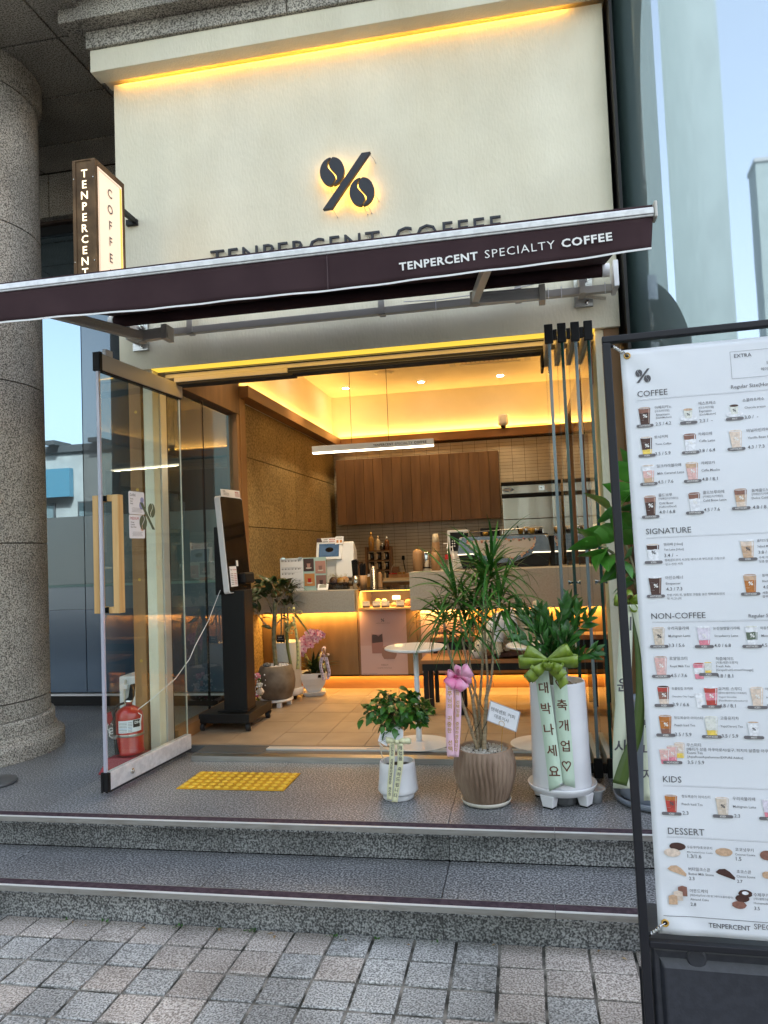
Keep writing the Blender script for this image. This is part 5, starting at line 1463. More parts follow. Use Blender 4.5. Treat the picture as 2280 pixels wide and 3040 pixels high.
for x, z, dx in ((-.775, 3.545, .02), (-1.01, 3.243, .012), (-1.025, 3.385, .01), (-.998, 3.385, .012), (-.825, 3.239, .01), (-.80, 3.242, .01), (-.765, 3.31, .02), (-.935, 3.43, .018)):
    q.tube([(x, 4.15, z), (x + dx, 4.165, z - .022), (x + dx + .003, 4.199, z - .028)], .0016, 5); q.sphere((x + dx + .003, 4.197, z - .028), .004, 8, 6)
q.build('mounting_wires', 'steel', sg)

lt = thing('wall_lettering', 'dark raised shop name letters on the cream wall partly hidden by the awning', 'lettering', (-.92, 4.18, 2.985))
def letters(word, x0, x1, ztop, h):
    vs, fs, a, b_, y1 = glyphs(word, 0, 1.18)
    sx = (x1 - x0) / (b_ - a)
    # place every letter as a mesh of its own
    xs = 0
    n_ = len(word)
    for i in range(n_):
        pre = glyphs(word[:i + 1], 0, 1.18)[3]
        g_ = glyphs(word[i], 0, 1)
        wd_ = (g_[3] - g_[2])
        q = MB(); xr = x0 + (pre - a) * sx
        text(q, word[i], FY(xr - wd_ * sx, 4.19, ztop - h), width=wd_ * sx, height=h, ext=.014)
        q.build('letter', 'sign_black', lt)
letters('TENPERCENT', -1.801, -.742, 3.097, .094)
letters('COFFEE', -.648, -.036, 3.101, .094)
q = MB()
for x in (-1.79, -1.71, -1.68, -1.49, -1.40, -1.27, -1.165, -1.05, -.94, -.815, -.735, -.57, -.47, -.33, -.23, -.09):
    q.tube([(x, 4.19, 3.085), (x + .008, 4.185, 3.066), (x + .012, 4.199, 3.064)], .0016, 5); q.sphere((x + .012, 4.197, 3.064), .004, 8, 6)
q.build('fixing_hooks', 'steel', lt)

# blade sign
bs = thing('blade_sign', 'brown rusted steel blade sign with lit vertical lettering projecting left of the wall', 'sign', (-2.247, 3.7, 2.72))
MB().b(-2.305, -2.19, 3.558, 3.84, 2.725, 3.398).build('core', 'black_metal', bs)
MB().b(-2.295, -2.20, 3.552, 3.557, 2.72, 3.402).build('face_plate', 'rust', bs)
for x0, x1 in ((-2.315, -2.2955), (-2.1995, -2.179)): MB().b(x0, x1, 3.547, 3.56, 2.72, 3.404).build('edge_angle', 'rust', bs, bevel=.001)
MB().b(-2.315, -2.179, 3.548, 3.848, 3.3985, 3.406).build('top_cap', 'rust', bs)
q = MB()
for y0, y1, z0, z1 in ((3.561, 3.573, 2.72, 3.398), (3.83, 3.848, 2.72, 3.398), (3.574, 3.829, 3.378, 3.398), (3.574, 3.829, 2.72, 2.74)): q.b(-2.189, -2.179, y0, y1, z0, z1)
q.build('side_frame', 'rust', bs)
M['lit_panel'] = mat('lit_panel', (.75, .66, .58), .5, emit=(1, .62, .34), estr=.12)
MB().b(-2.189, -2.184, 3.574, 3.829, 2.741, 3.377).build('light_panel', 'lit_panel', bs)
MB().b(-2.1835, -2.1825, 3.805, 3.822, 2.75, 3.36).build('glow_tube', emis('panel_tube', (1, .62, .12), .28), bs)
q = MB()
for y0, y1, z0, z1 in ((3.587, 3.5885, 2.75, 3.362), (3.806, 3.8075, 2.75, 3.362), (3.587, 3.8075, 3.3605, 3.362)): q.b(-2.1822, -2.1818, y0, y1, z0, z1)
FX = lambda x, y, z: frame((x, y, z), (0, 1, 0), (0, 0, 1))
for k, c_ in enumerate('COFFEE'): text(q, c_, FX(-2.1815, 3.698, 3.28 - k * .0925 - .026), height=.050, align='C', bold=.012)
q.build('side_lettering', 'ink', bs)
q = MB()
for k, c_ in enumerate('TENPERCENT'): text(q, c_, FY(-2.245 - .0006 * k, 3.5512, 3.352 - k * .0607 - .044), height=.043, align='C', bold=.015)
q.build('lit_lettering', 'led_letter', bs)
q = MB()
for x in (-2.305, -2.19):
    for z in (3.30, 2.84): q.sphere((x, 3.546, z), .004, 8, 6)
q.build('bolt_heads', 'chrome', bs)
q = MB(); q.b(-2.315, -2.29, 3.849, 4.175, 3.335, 3.365); q.b(-2.36, -2.285, 4.1755, 4.199, 3.325, 3.362); q.build('wall_bracket', 'black_metal', bs, bevel=.002)
area('blade_light', (-2.17, 3.72, 3.05), (.22, .6), .08, (1, .65, .3), (0, R(-90), 0), parent=bs)

# awning
aw = thing('awning', 'dark brown retractable awning with white lettering on its valance over the entrance', 'awning', (-.9, 4.0, 2.4))
q = MB(); n_ = 24
q.b(-2.62, .565, 2.985, 3.03, 2.488, 2.525); q.b(-2.62, .565, 2.979, 2.9845, 2.496, 2.520)
q.build('front_bar', 'alu_white', aw, bevel=.004)
q = MB(); q.b(.566, .578, 2.975, 3.04, 2.480, 2.545); q.build('end_cap', 'alu', aw, bevel=.004)
q = MB(); q.tube([(-2.62, 3.0, 2.530), (.563, 3.0, 2.533)], .006, 8); q.build('fabric_hem', 'awning', aw)
# canopy cloth with a little sag
vs = []; fs = []; nx, ny = 30, 8
for j in range(ny + 1):
    for i in range(nx + 1):
        u, v_ = i / nx, j / ny
        x = (-2.58 + 3.12 * u) * (1 - v_) + (-2.33 + 2.82 * u) * v_
        vs.append((x, 3.006 + v_ * 1.0, 2.536 + v_ * .150 - .012 * sin(pi * v_) - .003 * sin(9 * u)))
for j in range(ny):
    for i in range(nx): a = j * (nx + 1) + i; fs.append((a, a + 1, a + nx + 2, a + nx + 1))
MB().add(vs, fs).build('canopy_cloth', 'awning', aw, smooth=True, solid=.0015)
def vz(x):
    t_ = (x + 2.34) / 2.89
    return 2.343 - .022 * sin(pi * min(1, max(0, t_)) * .75) + .030 * max(0, t_) ** 2.4
vs = []; fs = []; nx = 60; rows = 7
for j in range(rows + 1):
    for i in range(nx + 1):
        x = -2.62 + 3.182 * i / nx; v_ = j / rows
        xx = x - (.013 * v_ if i == nx else 0)
        z = 2.4895 * (1 - v_) + (vz(x) + .007) * v_
        vs.append((xx, 2.992 + .006 * sin(x * 7) * v_ + .003 * sin(x * 23 + 1) * v_, z))
for j in range(rows):
    for i in range(nx): a = j * (nx + 1) + i; fs.append((a, a + nx + 1, a + nx + 2, a + 1))
MB().add(vs, fs).build('valance', 'awning', aw, smooth=True, solid=.0012)
q = MB(); top = []; bot = []
for i in range(nx + 1):
    x = -2.62 + 3.182 * i / nx; y = 2.9905 + .006 * sin(x * 7) + .003 * sin(x * 23 + 1)
    if i == nx: x -= .013
    top.append((x, y, vz(x) + .0075)); bot.append((x, y, vz(x)))
q.strip(bot, top); q.build('valance_trim', 'awning_trim', aw, solid=.0025)
q = MB(); sl_ = .028 / .855
Fv = frame((-.452, 2.9835, 2.3805), (1, 0, sl_), (-sl_, 0, 1))
text(q, 'TENPERCENT', Fv, width=.326, height=.033, bold=.03, spacing=1.12); q.build('valance_lettering', 'letter_white', aw); q = MB()
text(q, 'SPECIALTY', Fv @ Matrix.Translation((.355, .0, 0)), width=.279, height=.033, spacing=1.15, bold=-.004); q.build('valance_lettering', 'letter_white', aw); q = MB()
text(q, 'COFFEE', Fv @ Matrix.Translation((.66, .0, 0)), width=.196, height=.033, bold=.03, spacing=1.12)
q.build('valance_lettering', 'letter_white', aw)
MB().b(-.7635, -.760, 2.9862, 2.9872, 2.335, 2.488).build('seam', mat('awning_seam', (.082, .05, .056), .8), aw)
q = MB(); q.tube([(-2.34, 4.0, 2.655), (.478, 4.0, 2.655)], .034, 20); q.build('roller_tube', 'awning', aw, smooth=False)
for x0, x1 in ((-2.372, -2.341), (.479, .515)):
    q = MB(); q.tube([(x0, 4.0, 2.655), (x1, 4.0, 2.655)], .036, 20); q.build('roller_cap', 'white', aw)
MB().b(-2.31, .56, 4.09, 4.13, 2.572, 2.612).build('square_bar', 'alu', aw, bevel=.002)
for x0, x1, z0, z1 in ((-2.332, -2.230, 2.522, 2.69), (.345, .444, 2.528, 2.70)):
    t = MB().b(x0, x1, 4.178, 4.199, z0, z1).build('wall_plate', 'steel', aw, bevel=.001)
    q = MB(); q.b(x0 + .02, x0 + .05, 4.06, 4.1775, z0 + .04, z1 - .02); q.build('bracket', 'alu', t)
    q = MB()
    for z in (z0 + .022, z1 - .022): q.tube([(x0 + .066, 4.177, z), (x0 + .066, 4.166, z)], .014, 6); q.tube([(x0 + .066, 4.166, z), (x0 + .066, 4.15, z)], .007, 8)
    q.build('bolt', 'chrome', t)
for x in (-1.925, -.75, .02):
    q = MB(); q.b(x, x + .035, 4.082, 4.089, 2.565, 2.70); q.b(x, x + .035, 4.082, 4.135, 2.5655, 2.5715); q.b(x, x + .035, 4.089, 4.17, 2.68, 2.70); q.build('bar_clamp', 'alu', aw, bevel=.001)
for sgn, sh, el, en in ((1, (.145, 3.99, 2.560), (-.195, 3.97, 2.562), (-.045, 3.04, 2.49)), (-1, (-1.985, 3.97, 2.548), (-2.14, 3.95, 2.532), (-2.42, 3.04, 2.492))):
    def beam(p0, p1, w_, h_):
        p0, p1 = Vector(p0), Vector(p1); d = (p1 - p0); L_ = d.length; d.normalize(); s_ = d.cross(Vector((0, 0, 1))).normalized(); u_ = s_.cross(d)
        Mx = Matrix(((d.x, s_.x, u_.x, p0.x), (d.y, s_.y, u_.y, p0.y), (d.z, s_.z, u_.z, p0.z), (0, 0, 0, 1)))
        q = MB(); q.b(0, L_, -w_ / 2, w_ / 2, -h_ / 2, h_ / 2, None, Mx)
        for k in (-.3, 0, .3): q.b(.005, L_ - .005, -w_ / 2 - .0015, w_ / 2 + .0015, k * h_ - .002, k * h_ + .002, None, Mx)
        return q
    beam(sh, el, .04, .062).build('rear_arm', 'alu_light' if sgn > 0 else 'alu', aw, bevel=.003)
    beam(el, en, .038, .052).build('forearm', 'alu_light' if sgn > 0 else 'alu', aw, bevel=.003)
    q = MB(); q.lathe([(.026, -.036), (.026, .036)], 14, el); q.build('elbow_joint', 'alu', aw)
    q = MB(); q.b(min(sh[0], sh[0] + .035 * sgn), max(sh[0], sh[0] + .035 * sgn), sh[1] - .028, sh[1] + .07, sh[2] - .042, sh[2] + .045); q.build('shoulder_joint', 'alu', aw, bevel=.003)
MB().b(.535, .56, 3.98, 4.14, 2.56, 2.70).build('side_plate', 'white', aw, bevel=.002)
q = MB(); pts_ = [(.40 + .10 * k / 40 + .004 * cos(k * 1.6), 4.15 + .004 * sin(k * 1.6), 2.575 - .02 * k / 40) for k in range(41)]; q.tube(pts_, .010, 6); q.build('flex_conduit', 'saucer', aw)
q = MB()
for x in (-.42, .03, .20, .27, .50): q.tube([(x, 4.085, 2.56), (x, 4.082, 2.62)], .003, 5)
q.tube([(-.6, 4.08, 2.625), (-.42, 4.085, 2.618), (0, 4.08, 2.63), (.2, 4.08, 2.66), (.45, 4.08, 2.70)], .003, 5)
q.build('cable_ties', 'white', aw)

# ================================================================== GLASS DOOR (open leaf) AND FOLDED STACK
dl = thing('open_glass_door', 'open frameless glass door leaf with wooden pull handle, stickers and white bottom rail', 'door', (-2.16, 3.96, .03))
p0 = Vector((-2.19, 3.552, 0)); p1 = Vector((-2.122, 4.375, 0)); dd = (p1 - p0); DL = dd.length; dd.normalize()
Md = Matrix(((dd.x, dd.y, 0, p0.x), (dd.y, -dd.x, 0, p0.y), (0, 0, 1, 0), (0, 0, 0, 1)))   # local x along leaf, y to the right (towards the room), z up
MB().b(.012, DL, -.021, .021, .034, .122, None, Md).build('bottom_rail', 'alu_white', dl, bevel=.003)
MB().b(.012, DL, -.018, .018, .022, .0335, None, Md).build('bottom_seal', 'black_soft', dl)
q = MB(); q.b(-.008, .0115, -.023, .023, .03, .125, None, Md); q.b(-.012, -.0085, -.020, -.008, .025, .12, None, Md); q.b(-.012, -.0085, .006, .020, .025, .12, None, Md); q.build('end_cap', 'black', dl)
MB().b(.012, DL, -.021, .021, 2.245, 2.333, None, Md).build('top_rail', 'alu', dl, bevel=.003)
MB().b(.012, DL, -.016, .016, 2.239, 2.2445, None, Md).build('top_seal', 'black_soft', dl)
q = MB(); q.b(-.008, .0115, -.023, .023, 2.24, 2.34, None, Md); q.b(-.012, -.0085, -.020, .020, 2.25, 2.33, None, Md); q.build('end_cap', 'black', dl)
q = MB(); q.b(.06, .12, -.012, .012, 2.334, 2.372, None, Md); q.build('guide_roller', 'white', dl, bevel=.003)
MB().b(.012, DL - .012, -.004, .004, .1225, 2.2385, None, Md).build('pane', 'glass', dl)
MB().b(-.004, .0115, -.009, .009, .126, 2.239, None, Md).build('edge_profile', mat('clear_profile', (.42, .42, .50), .2, coat=.6), dl, bevel=.002)
MB().b(DL - .0115, DL - .009, -.004, .004, .123, 2.238, None, Md).build('polished_edge', mat('polished_edge', (.62, .60, .50), .2, coat=.6), dl)
Fd = frame(p0 + Vector((.0, 0, 0)), dd, (0, 0, 1))      # face towards the room
q = MB(); q.lathe([(.016, 0), (.015, .006), (.007, .008), (.007, .012)], 16); o = q.build('lock_cylinder', 'chrome', dl, world=False); o.matrix_local = Matrix.Translation(-wloc(dl)) @ (Fd @ Matrix.Translation((.20, .078, .0215)))
for sgn in (-1, 1):
    y0, y1 = (.045, .082) if sgn > 0 else (-.075, -.040)
    ya, yb = (.016, .0449) if sgn > 0 else (-.0399, -.016)
    q = MB(); q.b(.035, .085, y0, y1, .945, 1.575, None, Md); q.b(.035, .085, ya, yb, .945, .980, None, Md); q.b(.035, .085, ya, yb, 1.540, 1.575, None, Md)
    q.build('wooden_pull_bar', 'oak', dl, bevel=.003)
q = MB(); q.b(.04, .08, -.0155, -.0045, .948, .976, None, Md); q.b(.04, .08, .0045, .0155, .948, .976, None, Md); q.b(.04, .08, -.0155, -.0045, 1.544, 1.572, None, Md); q.b(.04, .08, .0045, .0155, 1.544, 1.572, None, Md)
q.build('handle_spacer', 'black', dl)
def sticker(name, z0, z1, head, lines, col, blob):
    q = MB(); q.prism(rrect(.246, .398, z0, z1, .010), .0008, Fd @ Matrix.Translation((0, 0, .0043)), 0)
    text(q, head, Fd @ Matrix.Translation((.258, z1 - .028, .0056)), height=.015, mi=1)
    for k, s_ in enumerate(lines): text(q, s_, Fd @ Matrix.Translation((.260, z1 - .046 - k * .0135, .0056)), height=.0078, mi=2, bold=.02)
    for k in range(4): q.b(.275 + .004 * (k % 2), .375 - .006 * (k % 3), z0 + .014 + k * .007, z0 + .0155 + k * .007, .0055, .006, 2, Fd)
    for sx, sz, r_ in blob: q.add([(x, y, .0053) for x, y in oval(sx, sz, r_, r_, 20)], [tuple(range(20))], 3, Fd)
    return q.build(name, ['paper', col[0], 'ink_mid', col[1]], dl)
sticker('sticker', 1.482, 1.612, 'DARK', ('Smoky', 'Spicy', 'Heavy'), ('ink', mat('blue_blob', (.30, .32, .55), .6)), ((.375, 1.565, .018), (.37, 1.535, .024)))
sticker('sticker', 1.345, 1.479, 'MEDIUM', ('Orange', 'Caramel', 'Good Clean'), ('red', mat('peach_blob', (.70, .45, .32), .6)), ((.372, 1.405, .018),))
q = MB(); logo(q, Fd @ Matrix.Translation((.425, 1.475, .0065)), .155, flip=-1); q.build('logo_decal', 'olive_vinyl', dl)

fs_ = thing('folded_glass_doors', 'stack of four folded glass door leaves at the right of the entrance', 'folding door', (.284, 4.2, .03))
for k, x in enumerate((.183, .250, .318, .384)):
    lf = thing('door_leaf', None, None, (x, 4.2, .03)); lf.parent = fs_; lf.location = (x - .284, 0, 0)
    for z0, z1, m_ in ((.034, .120, 'alu'), (2.278, 2.362, 'alu')):
        MB().b(x - .017, x + .017, 3.945, 4.485, z0, z1).build('rail', m_, lf, bevel=.002)
    for z0, z1 in ((.026, .124), (2.272, 2.374)):
        MB().b(x - .022, x + .022, 3.925, 3.944, z0, z1).build('end_cap', 'black', lf, bevel=.003)
    MB().b(x - .0035, x + .0035, 3.947, 4.48, .1205, 2.2775).build('pane', 'glass', lf)
    MB().b(x - .008, x + .008, 3.932, 3.9465, .125, 2.271).build('edge_profile', 'glass_edge' if k % 2 == 0 else 'glass_edge_dark', lf, bevel=.002)
    MB().b(x - .0035, x + .0035, 4.4805, 4.484, .1205, 2.2775).build('rear_edge', 'glass_edge', lf)
    MB().b(x - .0025, x + .0025, 3.95, 4.48, 2.2755, 2.2775).build('seal', 'black', lf)
for x in (.216, .284, .351):
    MB().b(x - .010, x + .010, 3.93, 3.95, 2.29, 2.345).build('hinge', 'black', fs_, bevel=.002)
    MB().b(x - .010, x + .010, 3.93, 3.95, .05, .10).build('hinge', 'black', fs_, bevel=.002)
for x in (.25, .384):
    q = MB(); q.tube([(x - .032, 3.965, 1.015), (x - .020, 3.965, 1.015), (x - .005, 3.965, 1.015), (x + .005, 3.965, 1.015), (x + .02, 3.965, 1.015), (x + .03, 3.965, 1.015)], [.014, .009, .006, .006, .009, .014], 14); q.build('knob', 'chrome', fs_, smooth=False)

# fire extinguisher, its stand, white box
ex = thing('fire_extinguisher', 'red fire extinguisher with black hose standing behind the open glass door', 'fire extinguisher', (-2.335, 4.05, .085))
cx, cy = -2.335, 4.05
MB().lathe([(.070, .088), (.084, .095), (.084, .11), (.080, .118), (.080, .30), (.076, .325), (.060, .348), (.034, .362), (.022, .368)], 32, (cx, cy, 0)).build('cylinder', 'red', ex, smooth=True)
MB().lathe([(.019, .3685), (.019, .385), (.024, .387), (.024, .398), (.012, .402)], 18, (cx, cy, 0)).build('valve', 'chrome', ex, smooth=True)
q = MB(); q.prism([(-.035, -.002), (-.012, .014), (.002, .088), (.026, .092), (.022, .02), (.010, -.006), (-.02, -.014)], .018, frame((cx + .012, cy + .009, .402), (1, 0, 0), (0, 0, 1))); q.build('squeeze_lever', 'black', ex, bevel=.002)
q = MB(); q.tube([(cx - .02, cy - .02, .385), (cx - .045, cy - .05, .378), (cx - .052, cy - .077, .34), (cx - .045, cy - .087, .24), (cx - .036, cy - .088, .14), (cx - .030, cy - .088, .105)], [.007, .008, .008, .008, .010, .013], 10); q.build('hose', 'black_soft', ex, smooth=True)
MB().lathe([(.0812, .198), (.0818, .20), (.0818, .210), (.0812, .212)], 32, (cx, cy, 0), cap=False).build('strap', 'steel', ex, smooth=True)
q = MB(); q.b(cx - .048, cx - .030, cy - .100, cy - .084, .194, .216); q.build('hose_clip', 'chrome', ex)
q = MB(); vs = []; n_ = 14
for j in range(2):
    for i in range(n_ + 1):
        a = R(-108) + R(100) * i / n_; vs.append((cx + .0815 * cos(a), cy + .0815 * sin(a), (.222 if j == 0 else .292) + .006 * i / n_))
q.add(vs, [(i, i + 1, n_ + 2 + i, n_ + 1 + i) for i in range(n_)]); q.build('label', 'paper', ex)
q = MB()
for j in range(7):
    for (a0, a1) in ((-104, -70), (-66, -50)):
        vs = []
        for jj in range(2):
            for i in range(5): a = R(a0 + (a1 - a0) * i / 4); vs.append((cx + .0822 * cos(a), cy + .0822 * sin(a), .230 + j * .0085 + jj * .0022))
        q.add(vs, [(i, i + 1, 6 + i, 5 + i) for i in range(4)], 1 if j == 2 else 0)
vs = []
for jj in range(2):
    for i in range(7): a = R(-46 + 30 * i / 6); vs.append((cx + .0824 * cos(a), cy + .0824 * sin(a), .252 + jj * .042))
q.add(vs, [(i, i + 1, 8 + i, 7 + i) for i in range(6)], 2)
q.build('label_print', ['ink_mid', mat('label_blue', (.08, .2, .5), .5), 'black'], ex)
q = MB(); a = R(-40); text(q, 'DH', frame((cx + .083 * cos(a), cy + .083 * sin(a), .272), (-sin(a), cos(a), 0), (0, 0, 1)), height=.016, bold=.04); q.build('label_lettering', 'letter_white', ex)
q = MB(); q.add([(cx - .12, cy - .05, .33), (cx - .085, cy - .055, .345), (cx - .070, cy - .06, .30), (cx - .10, cy - .052, .26), (cx - .122, cy - .05, .30)], [(0, 1, 2, 3, 4)]); q.build('hanging_tag', 'red_dull', ex, solid=.001)
q = MB()
for k, r_ in enumerate((.022, .017, .02)):
    c0 = Vector((cx - .105 + k * .006, cy - .03, .245 - k * .02)); q.tube([c0 + Vector((r_ * cos(2 * pi * i / 14), .004 * sin(3 * i), r_ * sin(2 * pi * i / 14))) for i in range(15)], .0028, 5)
q.tube([(cx + .075, cy - .03, .33), (cx + .10, cy - .04, .32), (cx + .10, cy - .05, .29), (cx + .085, cy - .03, .26)], .0028, 5)
q.build('white_cable_loops', 'white', ex)
xs = thing('extinguisher_stand', 'dull red stand with yellow Korean lettering under the fire extinguisher', 'stand', (-2.335, 4.03, 0))
q = MB(); q.add([(-2.465, 3.915, .0), (-2.21, 3.915, .0), (-2.21, 4.17, .0), (-2.465, 4.17, .0), (-2.425, 3.955, .085), (-2.245, 3.955, .085), (-2.245, 4.14, .085), (-2.425, 4.14, .085)],
                [(3, 2, 1, 0), (4, 5, 6, 7), (0, 1, 5, 4), (1, 2, 6, 5), (2, 3, 7, 6), (3, 0, 4, 7)]); q.build('body', 'red_dull', xs, bevel=.006)
q = MB(); text(q, '소화기', frame((-2.415, 3.929, .022), (1, 0, 0), (0, .42, .9)), width=.155, height=.045, bold=.03); q.build('lettering', mat('yellow_letters', (.75, .55, .2), .5), xs)
wb = thing('white_utility_box', 'white box with pipe standing behind the timber post', 'utility box', (-2.62, 4.65, 0))
MB().b(-2.735, -2.46, 4.62, 4.85, .002, .44).build('body', 'white', wb, bevel=.008)
MB().tube([(-2.672, 4.60, .42), (-2.682, 4.60, .35), (-2.68, 4.60, .10)], .008, 8).build('pipe', 'saucer', wb); MB().b(-2.70, -2.655, 4.585, 4.6195, .36, .39).build('clip', 'white', wb, bevel=.004)
sb = thing('stand_base', 'dark round stand base at the far left edge of the platform', 'stand base', (-2.97, 3.72, 0))
MB().lathe([(.12, .001), (.125, .012), (.12, .02), (.03, .028), (.012, .03)], 36, (-2.985, 3.72, 0)).build('disc', 'dark_alu', sb, smooth=False)
MB().tube([(-2.985, 3.72, .028), (-2.985, 3.72, .95)], .011, 12).build('pole', 'dark_alu', sb)

# ================================================================== MENU BANNER STAND
mo = Vector((.223, 1.95, 1.745)); mh = Vector((.999, -.0455, .0038)); mv = Vector((-.0004, .0576, .9983))
Fm = frame(mo, mh, mv)                              # local z looks to the street
mn = thing('menu_banner_stand', 'large white coffee menu banner laced into a dark frame stand at the right foreground', 'menu banner', (.56, 2.0, -.335))
FWd = .684
q = MB()
q.b(0, .0205, -2.075, -.0175, -.012, .010, None, Fm); q.b(FWd - .0205, FWd, -2.075, -.0175, -.012, .010, None, Fm); q.b(0, FWd, -.0172, 0, -.012, .010, None, Fm); q.b(.0208, FWd - .0208, -1.481, -1.4655, -.012, .010, None, Fm)
q.build('frame_tubes', 'banner_frame', mn, bevel=.0025)
q = MB()
for u in (-.004, FWd - .012): MB().b(u, u + .016, -2.07, -1.54, -.028, -.013, None, Fm).build('rear_leg', 'banner_frame', mn)
# printed sheet, slightly slack
BU0, BU1, BV0, BV1 = .043, .641, -.0395, -1.4515
def bz(u, v_):
    a = (u - BU0) / (BU1 - BU0); b_ = (BV0 - v_) / (BV0 - BV1)
    tie = sum(math.exp(-((u - tu) ** 2 + (v_ - tv) ** 2) / .008) for tu, tv in ((.0592, -.0551), (.0593, -1.4257), (.625, -.0551), (.625, -1.4257)))
    d1 = (u - v_ * .35); 
    return .010 * sin(pi * a) * sin(pi * b_) + .0020 * sin(9 * a + 4 * b_) * (1 - min(1, tie)) + .0022 * tie * sin(55 * (u + v_)) + .0012 * sin(31 * b_ + 2 * a)
FmI = Fm.inverted()
def drape(mb):
    out = []
    for p in mb.v:
        l_ = FmI @ Vector(p); l_.z += bz(l_.x, l_.y); out.append(tuple(Fm @ l_))
    mb.v = out
vs = []; fs = []; nu, nv = 40, 90
for j in range(nv + 1):
    for i in range(nu + 1):
        u = BU0 + (BU1 - BU0) * i / nu; v_ = BV0 + (BV1 - BV0) * j / nv
        e = .0025 * sin(pi * j / nv) * (1 if i == 0 else 0)
        vs.append((u + e, v_ + .002 * sin(pi * i / nu) * (1 if j == nv else 0), bz(u, v_) - .0006))
for j in range(nv):
    for i in range(nu): a = j * (nu + 1) + i; fs.append((a, a + nu + 1, a + nu + 2, a + 1))
MB().add(vs, fs, None, Fm).build('sheet', 'sheet', mn, smooth=True, solid=.0006)
PZ = .0012
def mt(mb, txt, u, v_, w_, bold=0, mi=0):
    if u > BU1 - .004: return
    hh_ = None
    text(mb, txt, Fm @ Matrix.Translation((u, v_, PZ)), width=w_, bold=(.010 if bold == .6 else (.002 if bold == .5 else (.0 if bold == 1 else .002))), mi=mi)
q = MB()
for txt, u, v_, w_, bld in MENU_TEXT:
    if u + w_ > BU1 - .006: w_ = w_
    mt(q, txt, u, v_, w_, bld, 1 if bld == 0 else 0)
def rule(v_, u0=.0755, u1=.612, t_=.0006, mi=2):
    for k in range(40): q.add([(u0 + (u1 - u0) * (k + dk) / 40, v_ - t_ * dv, PZ + .0003) for dk, dv in ((0, 1), (1, 1), (1, 0), (0, 0))], [(0, 1, 2, 3)], mi, Fm)
for v_ in (-.1743, -.5219, -.728, -1.1141, -1.2309): rule(v_); rule(v_ + .0022, t_=.0003)
rule(-1.4085, .0565, .628, .0011, 0)
for a in ((.3007, .61, -.0716, -.0708), (.3007, .61, -.1394, -.1386), (.3003, .3011, -.1394, -.0708), (.6092, .61, -.1394, -.0708)):
    n_ = 16
    for k in range(n_):
        ua, ub, va, vb_ = (a[0] + (a[1] - a[0]) * k / n_, a[0] + (a[1] - a[0]) * (k + 1) / n_, a[2], a[3]) if a[1] - a[0] > .01 else (a[0], a[1], a[2] + (a[3] - a[2]) * k / n_, a[2] + (a[3] - a[2]) * (k + 1) / n_)
        q.add([(ua, va, PZ + .0003), (ub, va, PZ + .0003), (ub, vb_, PZ + .0003), (ua, vb_, PZ + .0003)], [(0, 1, 2, 3)], 2, Fm)
logo(q, Fm @ Matrix.Translation((.0941, -.1110, PZ)), .0345, mi=0)
drape(q); q.build('menu_lettering', ['ink', 'ink_mid', 'ink_line'], mn)
# drink pictures
C3 = dict(coffee=(.055, .022, .018), milk=(.62, .50, .42), tan=(.50, .33, .22), pink=(.62, .38, .36), white=(.70, .70, .74), cocoa=(.22, .10, .075), amber=(.40, .14, .03), yellow=(.72, .52, .10),
          rose=(.62, .20, .26), green=(.10, .13, .09), ice=(.45, .33, .28), foam=(.62, .52, .46), pale=(.62, .62, .58), red=(.40, .05, .04), lilac=(.62, .57, .66), grain=(.55, .46, .38))
for k_, c_ in C3.items(): M['pr_' + k_] = mat('print_' + k_, c_, .45, col2=tuple(min(1, x * 1.25) for x in c_), scale=160)
names = list(C3)
CM = ['pr_' + n_ for n_ in names] + ['ink', 'letter_white']
ix = {n_: i for i, n_ in enumerate(names)}
kinds = dict(americano=(['coffee', 'coffee', 'cocoa'], 'ice', 1), tonic=(['yellow', 'coffee', 'coffee'], 'foam', 1), latte=(['white', 'white', 'cocoa'], 'cocoa', 1), vanilla=(['milk', 'milk', 'milk'], 'foam', 1),
             caramel=(['tan', 'pink', 'white'], 'foam', 1), mocha=(['pink', 'pink', 'tan'], 'foam', 1), dolce=(['milk', 'tan', 'cocoa'], 'ice', 1), tenlatte=(['white', 'white', 'coffee'], 'foam', 0), salted=(['tan', 'tan', 'milk'], 'white', 0),
             einspanner=(['coffee', 'coffee', 'coffee'], 'white', 1), blacktea=(['amber', 'amber', 'tan'], 'ice', 1), grain=(['grain', 'grain', 'grain'], 'foam', 0), strawberry=(['rose', 'lilac', 'lilac'], 'white', 1),
             matcha=(['white', 'green', 'white'], 'pale', 1), milktea=(['pink', 'pink', 'pink'], 'ice', 1), ade=(['rose', 'white', 'rose'], 'red', 1), lemonade=(['yellow', 'pale', 'pale'], 'yellow', 1), frappe=(['milk', 'cocoa', 'red'], 'coffee', 1),
             yogurt=(['white', 'white', 'white'], 'white', 1), berry=(['red', 'rose', 'red'], 'white', 1), peach=(['cocoa', 'amber', 'amber'], 'ice', 1), yuja=(['yellow', 'pale', 'pale'], 'pale', 1), paper=(['white', 'white', 'white'], 'tan', 0),
             pinktea=(['rose', 'pink', 'pink'], 'foam', 1), yellowtea=(['yellow', 'milk', 'milk'], 'foam', 1), peachred=(['red', 'red', 'amber'], 'ice', 0))
zc = PZ
